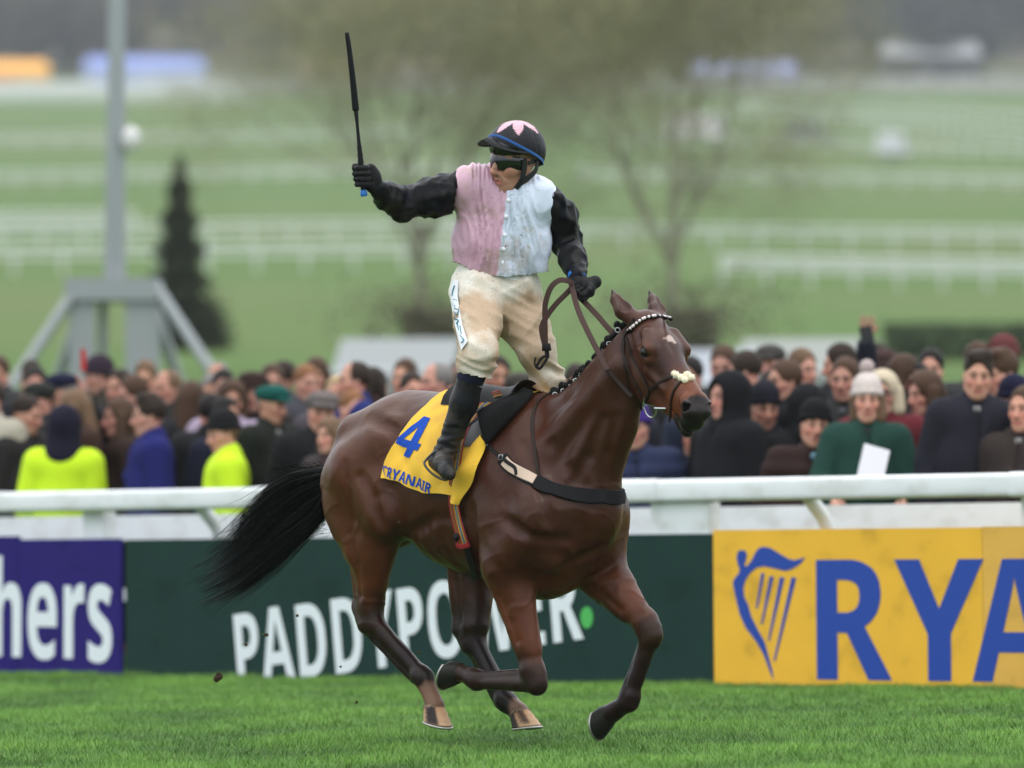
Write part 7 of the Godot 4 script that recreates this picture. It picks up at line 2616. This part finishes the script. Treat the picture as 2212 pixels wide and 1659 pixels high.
func build_mast() -> void:
	var g := mat("galvanised grey steel", Color(0.27, 0.29, 0.30), 0.5, 0.5, 0.2)
	var d := 60.0
	var o := thing("camera_mast", "tall pale grey mast on a braced base with sloping legs at the left", "mast", stand(250, d))
	var org := stand(250, d)
	var P := func(px: float, py: float, dz: float) -> Vector3: return at(px, py, d - dz) - org
	var s := Surf.new()
	s.tube([P.call(248, 640, 0), P.call(250, 300, 0), P.call(254, -120, 0)], [0.115, 0.10, 0.085], 16)
	put("pole", s.mesh(), g, o)
	s = Surf.new()
	for q in [[150, 205, 0.25], [214, 232, 0.0], [272, 345, 0.25], [150, 205, -0.5], [285, 345, -0.5]]:
		var a: Vector3 = P.call(q[0], 640, q[2])
		var b: Vector3 = P.call(q[1], 640, q[2])
		s.box(Vector3(a.x, 0.0, a.z - 0.08), Vector3(b.x, b.y, a.z + 0.08))
	put("column", s.mesh(true), g, o)
	s = Surf.new()
	var a: Vector3 = P.call(140, 648, 0.4)
	var b: Vector3 = P.call(352, 608, -0.6)
	s.box(Vector3(a.x, a.y, b.z), Vector3(b.x, b.y, a.z))
	put("platform", s.mesh(true), g, o)
	for q in [[170, 616, 0.3, -70, 815, 0.9], [335, 616, 0.3, 575, 815, 0.9], [190, 624, -0.5, 70, 815, -1.2], [320, 624, -0.5, 440, 815, -1.2]]:
		s = Surf.new()
		var top: Vector3 = P.call(q[0], q[1], q[2])
		var low: Vector3 = P.call(q[3], q[4], q[5])
		low.y = minf(low.y, 0.9)
		s.tube([top, low, low + (low - top) * 0.25], [0.062], 8)
		put("sloping_leg", s.mesh(), g, o)
	s = Surf.new()
	s.ball(P.call(283, 300, 0.1), Vector3(0.10, 0.14, 0.10), 12)
	s.tube([P.call(260, 300, 0.0), P.call(280, 300, 0.08)], [0.03], 6)
	put("loudspeaker", s.mesh(), mat("pale plastic", Color(0.62, 0.60, 0.60), 0.6), o)

func marquee(called: String, label: String, category: String, a: float, b: float, d: float, height: float, wall: Color, roof: Color, second: Color, split: float) -> void:
	var p := stand((a + b) * 0.5, d)
	var o := thing(called, label, category, p)
	var w := (b - a) / FOCAL * d
	var s := Surf.new()
	s.box(Vector3(-w / 2, -2.0, -5), Vector3(-w / 2 + w * split, height * 0.6, 0))
	put("wall", s.mesh(true), tinted("marquee wall", wall), o)
	s = Surf.new()
	s.box(Vector3(-w / 2 + w * split, -2.0, -5), Vector3(w / 2, height * 0.6, 0.02))
	put("wall", s.mesh(true), tinted("marquee wall", second), o)
	s = Surf.new()
	var k := [s.put(Vector3(-w / 2 - 0.2, height * 0.6, 0.3)), s.put(Vector3(w / 2 + 0.2, height * 0.6, 0.3)), s.put(Vector3(w / 2 - 0.6, height, -2.5)), s.put(Vector3(-w / 2 + 0.6, height, -2.5)), s.put(Vector3(w / 2 + 0.2, height * 0.6, -5.3)), s.put(Vector3(-w / 2 - 0.2, height * 0.6, -5.3))]
	s.quad(k[0], k[3], k[2], k[1])
	s.quad(k[3], k[5], k[4], k[2])
	s.tri(k[0], k[5], k[3])
	s.tri(k[1], k[2], k[4])
	put("roof", s.mesh(true), tinted("marquee roof", roof), o)

func vehicle(called: String, label: String, category: String, px: float, d: float, turn: float, length: float, height: float, paint: Color, van: bool) -> void:
	var o := thing(called, label, category, stand(px, d))
	o.rotation.y = turn
	var m := tinted("vehicle paint", paint, 0.3)
	var w := 0.88
	var prof := []
	var L := length / 2
	if van: prof = [[-L, 0.35], [L, 0.35], [L, 0.95], [L - 0.55, 1.15], [L - 1.05, height - 0.05], [L - 1.4, height], [-L + 0.05, height], [-L, height - 0.15]]
	else: prof = [[-L, 0.32], [L, 0.32], [L, 0.68], [L - 0.25, 0.82], [L - 1.1, 0.95], [L - 1.75, height], [-L + 1.2, height], [-L + 0.35, 1.0], [-L, 0.9]]
	var s := Surf.new()
	var n := prof.size()
	for e in [-1.0, 1.0]:
		var poly := PackedVector2Array()
		for q in prof: poly.append(Vector2(q[0], q[1]))
		var t := Geometry2D.triangulate_polygon(poly)
		var base := s.v.size()
		for q in poly: s.put(Vector3(q.x, q.y, w * e))
		for i in range(0, t.size(), 3): s.tri(base + t[i], base + t[i + 1], base + t[i + 2])
	for i in n:
		var a: Array = prof[i]
		var b: Array = prof[(i + 1) % n]
		var k := [s.put(Vector3(a[0], a[1], -w)), s.put(Vector3(b[0], b[1], -w)), s.put(Vector3(b[0], b[1], w)), s.put(Vector3(a[0], a[1], w))]
		s.quad(k[0], k[1], k[2], k[3])
	put("body", s.mesh(true), m, o)
	var glass := mat("dark vehicle glass", Color(0.03, 0.035, 0.04), 0.15, 0.5)
	for e in [-1.0, 1.0]:
		s = Surf.new()
		if van: s.box(Vector3(L - 1.75, 1.15, w * e - 0.01), Vector3(L - 1.05, height - 0.3, w * e + 0.012))
		else: s.box(Vector3(-L + 1.15, 0.98, w * e - 0.01), Vector3(L - 1.75, height - 0.1, w * e + 0.012))
		put("window", s.mesh(true), glass, o)
		for x in [-L + 0.8, L - 0.85]:
			s = Surf.new()
			s.tube([Vector3(x, 0.32, w * e - 0.1 * e), Vector3(x, 0.32, w * e + 0.02 * e)], [0.32], 14)
			put("wheel", s.mesh(), mat("tyre", Color(0.02, 0.02, 0.02), 0.9), o)
	s = Surf.new()
	var f0: Array = prof[3 if van else 4]
	var f1: Array = prof[4 if van else 5]
	var k := []
	for q in [[0.1, -0.75], [0.1, 0.75], [0.9, 0.7], [0.9, -0.7]]: k.append(s.put(Vector3(lerpf(f0[0], f1[0], q[0]) + 0.015, lerpf(f0[1], f1[1], q[0]) + 0.01, q[1])))
	s.quad(k[0], k[3], k[2], k[1])
	put("windscreen", s.mesh(true), glass, o)

func build_background() -> void:
	build_mast()
	# conifer
	rng.seed = 12
	var o := thing("conifer", "narrow dark conifer standing right of the mast", "tree", stand(388, 140))
	var h := 4.75
	var s := Surf.new()
	s.tube([Vector3(0, -0.3, 0), Vector3(0, h * 0.9, 0)], [0.12, 0.02], 8)
	put("trunk", s.mesh(), mat("dark bark", Color(0.05, 0.038, 0.028), 0.9, 0.1), o)
	s = Surf.new()
	leafy(s, 13000, 0.07, Color(0.030, 0.038, 0.018), func() -> Array:
		var t := pow(rng.randf(), 1.5)
		var w := rng.randf() * TAU
		var r := (1.12 * pow(1.0 - t, 0.78) + 0.03) * (0.75 + 0.25 * sin(t * 40.0 + w * 2.0)) * sqrt(rng.randf())
		return [Vector3(cos(w) * r, 0.05 + t * h, sin(w) * r)])
	leafy(s, 1800, 0.07, Color(0.034, 0.042, 0.020), func() -> Array:
		return [Vector3(0.75 + rng.randfn() * 0.22, absf(rng.randfn()) * 0.55, rng.randfn() * 0.3)])
	var leaf := mat("dark needles", Color(1, 1, 1), 0.8, 0.2)
	leaf.vertex_color_use_as_albedo = true
	leaf.cull_mode = BaseMaterial3D.CULL_DISABLED
	tag(put("crown", s.mesh(), leaf, o), "", "", "", "stuff")
	# two bare trees coming into leaf
	bare_tree("bare budding tree behind the jockey's raised arm, the left of two", 905, 112, 12.5, 3, Color(0.27, 0.265, 0.135))
	bare_tree("bare budding tree between the jockey and the horse's ears, the right of two", 1450, 108, 12.5, 8, Color(0.26, 0.25, 0.135))
	# dark undergrowth round their stems and the hedge at the right
	for q in [["shrub", "dark scrubby bush round the stem of the left bare tree", "bush", 930, 104, 0.62, 1.45, Color(0.115, 0.105, 0.070)], ["shrub", "dark scrubby bush round the stem of the right bare tree", "bush", 1480, 101, 0.70, 1.55, Color(0.115, 0.105, 0.070)], ["hedge", "dark clipped hedge at the right behind the crowd", "hedge", 2100, 128, 2.0, 0.85, Color(0.030, 0.042, 0.024)]]:
		var b := thing(q[0], q[1], q[2], stand(q[3], q[4]))
		s = Surf.new()
		var half: float = q[5]
		var tall: float = q[6]
		leafy(s, 5200 if q[0] == "hedge" else 2600, 0.05, q[7], func() -> Array:
			return [Vector3(rng.randf_range(-1, 1) * half * (1.0 if q[0] == "hedge" else 0.6 + 0.4 * rng.randf()), rng.randf() * tall, rng.randfn() * 0.3)])
		if q[0] == "shrub": leafy(s, 1700, 0.05, q[7], func() -> Array: return [Vector3(rng.randfn() * half * 1.35, tall * 0.95 + rng.randfn() * 0.35, rng.randfn() * 0.4)])
		tag(put("foliage", s.mesh(), leaf, b), "", "", "", "stuff")
		s = Surf.new()
		s.tube([Vector3(0, -0.2, 0), Vector3(0.05, tall * 0.7, 0)], [0.09, 0.03], 6)
		put("stem", s.mesh(), mat("dark bark", Color(0.05, 0.038, 0.028), 0.9, 0.1), b)
	# white rails on the hillside
	course_rail("white rail low on the hillside at the right, nearest of the right-hand rails", 1560, 236, 2420, 224, 1.25, 2.0, [1.2, 0.95, 0.7])
	course_rail("white rail across the hillside at the right, second up the slope", 960, 306, 2420, 290, 1.25, 2.4, [1.2, 0.8])
	course_rail("white rail slanting down to the right edge, third up the slope", 1560, 690, 2420, 560, 1.4, 4.0, [1.3, 0.7])
	course_rail("white rail high at the right below the long fence", 1600, 760, 2420, 640, 1.4, 4.0, [1.3, 0.7])
	course_rail("white rail low on the hillside at the left, across behind the conifer", -180, 250, 1080, 262, 1.25, 2.2, [1.2, 0.8])
	course_rail("white rail across the left hillside above the lowest one", -180, 300, 1080, 318, 1.25, 2.4, [1.2, 0.8])
	course_rail("close white rail on the far left behind the mast", -200, 330, 290, 335, 1.5, 1.1, [1.4, 1.0, 0.6])
	course_rail("white rail high on the left hillside above the mast's middle", -180, 560, 900, 590, 1.4, 4.0, [1.3, 0.7])
	course_rail("white rail high at the left below the blue marquee", -180, 800, 560, 815, 2.2, 3.0, [2.0, 1.5, 1.0, 0.5])
	course_rail("white rail at the top left just under the marquees", -180, 850, 470, 850, 2.4, 2.6, [2.2, 1.5, 0.8])
	course_rail("faint white rail crossing the middle of the right slope under the horsebox", 1250, 455, 2420, 430, 1.3, 3.0, [1.2, 0.7])
	course_rail("faint white rail crossing the middle of the left slope behind the conifer's tip", -180, 440, 1050, 470, 1.3, 3.0, [1.2, 0.7])
	course_rail("faint white rail along the slope beside the parked cars", 1350, 575, 2420, 520, 1.4, 3.4, [1.3, 0.7])
	# tents, barn, vehicles
	marquee("marquee", "orange and yellow marquee at the top left corner", "marquee", -60, 102, 905, 5.2, Color(0.75, 0.30, 0.06), Color(0.80, 0.40, 0.09), Color(0.75, 0.42, 0.08), 0.55)
	marquee("marquee", "wide blue and white marquee left of the mast top", "marquee", 178, 440, 910, 5.4, Color(0.42, 0.48, 0.66), Color(0.22, 0.27, 0.55), Color(0.50, 0.55, 0.68), 0.45)
	marquee("marquee", "low marquee half white and half deep blue at the top right", "marquee", 1488, 1725, 905, 5.0, Color(0.55, 0.55, 0.62), Color(0.34, 0.36, 0.60), Color(0.16, 0.17, 0.50), 0.5)
	marquee("barn", "long barn with a pale grey roof and dark walls at the top right", "barn", 1905, 2120, 925, 6.4, Color(0.05, 0.05, 0.055), Color(0.36, 0.36, 0.38), Color(0.05, 0.05, 0.055), 0.5)
	marquee("shed", "small pinkish shed at the top, left of the whip's tip", "shed", 640, 790, 915, 4.2, Color(0.34, 0.24, 0.19), Color(0.36, 0.26, 0.21), Color(0.30, 0.24, 0.20), 0.5)
	marquee("shed", "small pinkish shed at the top, right of the whip's tip", "shed", 815, 980, 915, 4.0, Color(0.30, 0.24, 0.20), Color(0.33, 0.26, 0.21), Color(0.30, 0.24, 0.20), 0.4)
	vehicle("horsebox", "pale horsebox parked on the slope right of the jockey's helmet", "van", 1508, 600, 0.3, 6.6, 2.7, Color(0.62, 0.58, 0.58), true)
	vehicle("parked_car", "grey car parked on the slope right of the horsebox", "car", 1745, 590, -0.2, 5.4, 2.0, Color(0.14, 0.15, 0.17), false)
	vehicle("van", "small white van on the slope at the right", "van", 1930, 535, 1.2, 4.4, 2.3, Color(0.60, 0.61, 0.64), true)
	vehicle("parked_car", "white car seen behind the crowd left of the jockey's boot", "car", 885, 84, 1.45, 4.2, 1.45, Color(0.22, 0.235, 0.235), false)
	vehicle("parked_car", "white car seen behind the crowd at the right under the raised fist", "car", 1765, 84, 1.30, 4.3, 1.45, Color(0.22, 0.235, 0.215), false)
	vehicle("parked_car", "pale car glimpsed beyond the horse's nose", "car", 1500, 80, 1.5, 4.0, 1.4, Color(0.26, 0.28, 0.31), false)
	# long fence along the top of the course
	o = thing("boundary_fence", "long grey-white boarded fence along the top of the course", "fence", stand(450, 895))
	var pa := stand(450, 895)
	var board_m := mat("weathered pale boards", Color(0.36, 0.35, 0.33), 0.8)
	for k in 60:
		var p0 := stand(lerpf(440, 2300, k / 60.0) + 1.5, 895) - pa
		var p1 := stand(lerpf(440, 2300, (k + 1) / 60.0) - 1.5, 895) - pa
		s = Surf.new()
		s.box(Vector3(p0.x, -1.0, -0.06), Vector3(p1.x, 3.0 + 0.3 * sin(k * 2.3), 0.06), Color.WHITE)
		put("fence_panel", s.mesh(true), board_m, o)
	o = thing("white_fence", "low white boarded fence at the top left under the marquees", "fence", stand(-180, 872))
	pa = stand(-180, 872)
	for k in 26:
		var p0 := stand(lerpf(-180, 480, k / 26.0) + 1.0, 872) - pa
		var p1 := stand(lerpf(-180, 480, (k + 1) / 26.0) - 1.0, 872) - pa
		s = Surf.new()
		s.box(Vector3(p0.x, -1.0, -0.05), Vector3(p1.x, 2.6 if k < 15 else 1.9, 0.05))
		put("fence_panel", s.mesh(true), mat("white fence boards", Color(0.62, 0.64, 0.62), 0.7), o)
	# the wood on the hill
	rng.seed = 66
	s = Surf.new()
	leafy(s, 1500, 0.55, Color(1, 1, 1), func() -> Array:
		var p := Vector3(rng.randfn(), rng.randfn(), rng.randfn()).normalized() * pow(rng.randf(), 0.4)
		return [Vector3(p.x * 4.2, 7.2 + p.y * 5.0, p.z * 4.2)])
	s.tube([Vector3(0, -1, 0), Vector3(0, 9, 0)], [0.35, 0.15], 6, Color(0.6, 0.55, 0.5))
	var mm := MultiMesh.new()
	mm.transform_format = MultiMesh.TRANSFORM_3D
	mm.use_colors = true
	mm.mesh = s.mesh()
	mm.instance_count = 800
	for k in 800:
		var d := 925.0 + 480.0 * pow(rng.randf(), 0.9)
		var px := rng.randf_range(-500, 2700)
		var p := stand(px, d)
		var z := rng.randf_range(0.8, 1.5)
		mm.set_instance_transform(k, Transform3D(Basis(Vector3.UP, rng.randf() * TAU).scaled(Vector3(z * 1.2, z, z)), p))
		var c := Color(0.105, 0.090, 0.070) * rng.randf_range(0.75, 1.35)
		var q := noise.get_noise_2d(px * 0.006, d * 0.012)
		if px > 1750 and d < 1150 or q > 0.28: c = Color(0.055, 0.064, 0.053) * rng.randf_range(0.8, 1.2)
		elif q < -0.22 or (px > 880 and px < 1450 and rng.randf() < 0.5): c = Color(0.15, 0.142, 0.095)
		mm.set_instance_color(k, c)
	var wood := MultiMeshInstance3D.new()
	wood.multimesh = mm
	var wm := mat("bare woodland", Color(1, 1, 1), 0.95, 0.1)
	wm.vertex_color_use_as_albedo = true
	wm.cull_mode = BaseMaterial3D.CULL_DISABLED
	wood.material_override = wm
	wood.name = numbered("distant_wood")
	add_child(wood)
	tag(wood, "grey-brown leafless wood covering the hill above the course", "wood", "", "stuff")

# ---------------------------------------------------------------- turf thrown up by the hooves
func build_clods() -> void:
	rng.seed = 17
	for q in [[471, 1467, -1.2, 0.022, "largest clod of turf in the air below the tail"], [862, 1128, 0.1, 0.006, "dark speck of turf against the flank above the near hind leg"], [905, 1410, 0.3, 0.008, "small clod of turf in front of the near hind cannon"], [640, 1330, -0.6, 0.008, "small clod of turf in the air left of the first letter D"], [575, 1372, -0.8, 0.010, "clod of turf in front of the white letter A"], [770, 1516, 0.2, 0.007, "tiny clod of turf just left of the near hind hoof"], [530, 1392, -0.9, 0.008, "clod of turf in front of the white letter P at its left end"], [735, 1440, -0.3, 0.006, "tiny clod of turf below the two letters D"]]:
		var s := Surf.new()
		for k in 4: s.ball(Vector3(rng.randfn(), rng.randfn(), rng.randfn()) * q[3] * 0.4, Vector3.ONE * q[3] * rng.randf_range(0.5, 0.9), 7, Color(0.055, 0.036, 0.022) * rng.randf_range(0.7, 1.3))
		tuft(s, Vector3.ZERO, q[3], 5, q[3] * 2.0, Color(0.10, 0.19, 0.04))
		var m := mat("wet soil", Color(1, 1, 1), 0.9, 0.2)
		m.vertex_color_use_as_albedo = true
		var o := put("turf_clod", s.mesh(), m)
		o.position = at(q[0], q[1], HORSE_DEPTH - q[2])
		tag(o, q[4], "clod", "clods of turf thrown up by the hooves")

func _ready() -> void:
	setup()
	build_ground()
	build_boards()
	build_rails()
	build_background()
	build_crowd()
	build_horse()
	build_jockey()
	build_saddlery()
	build_clods()
	build_grass()
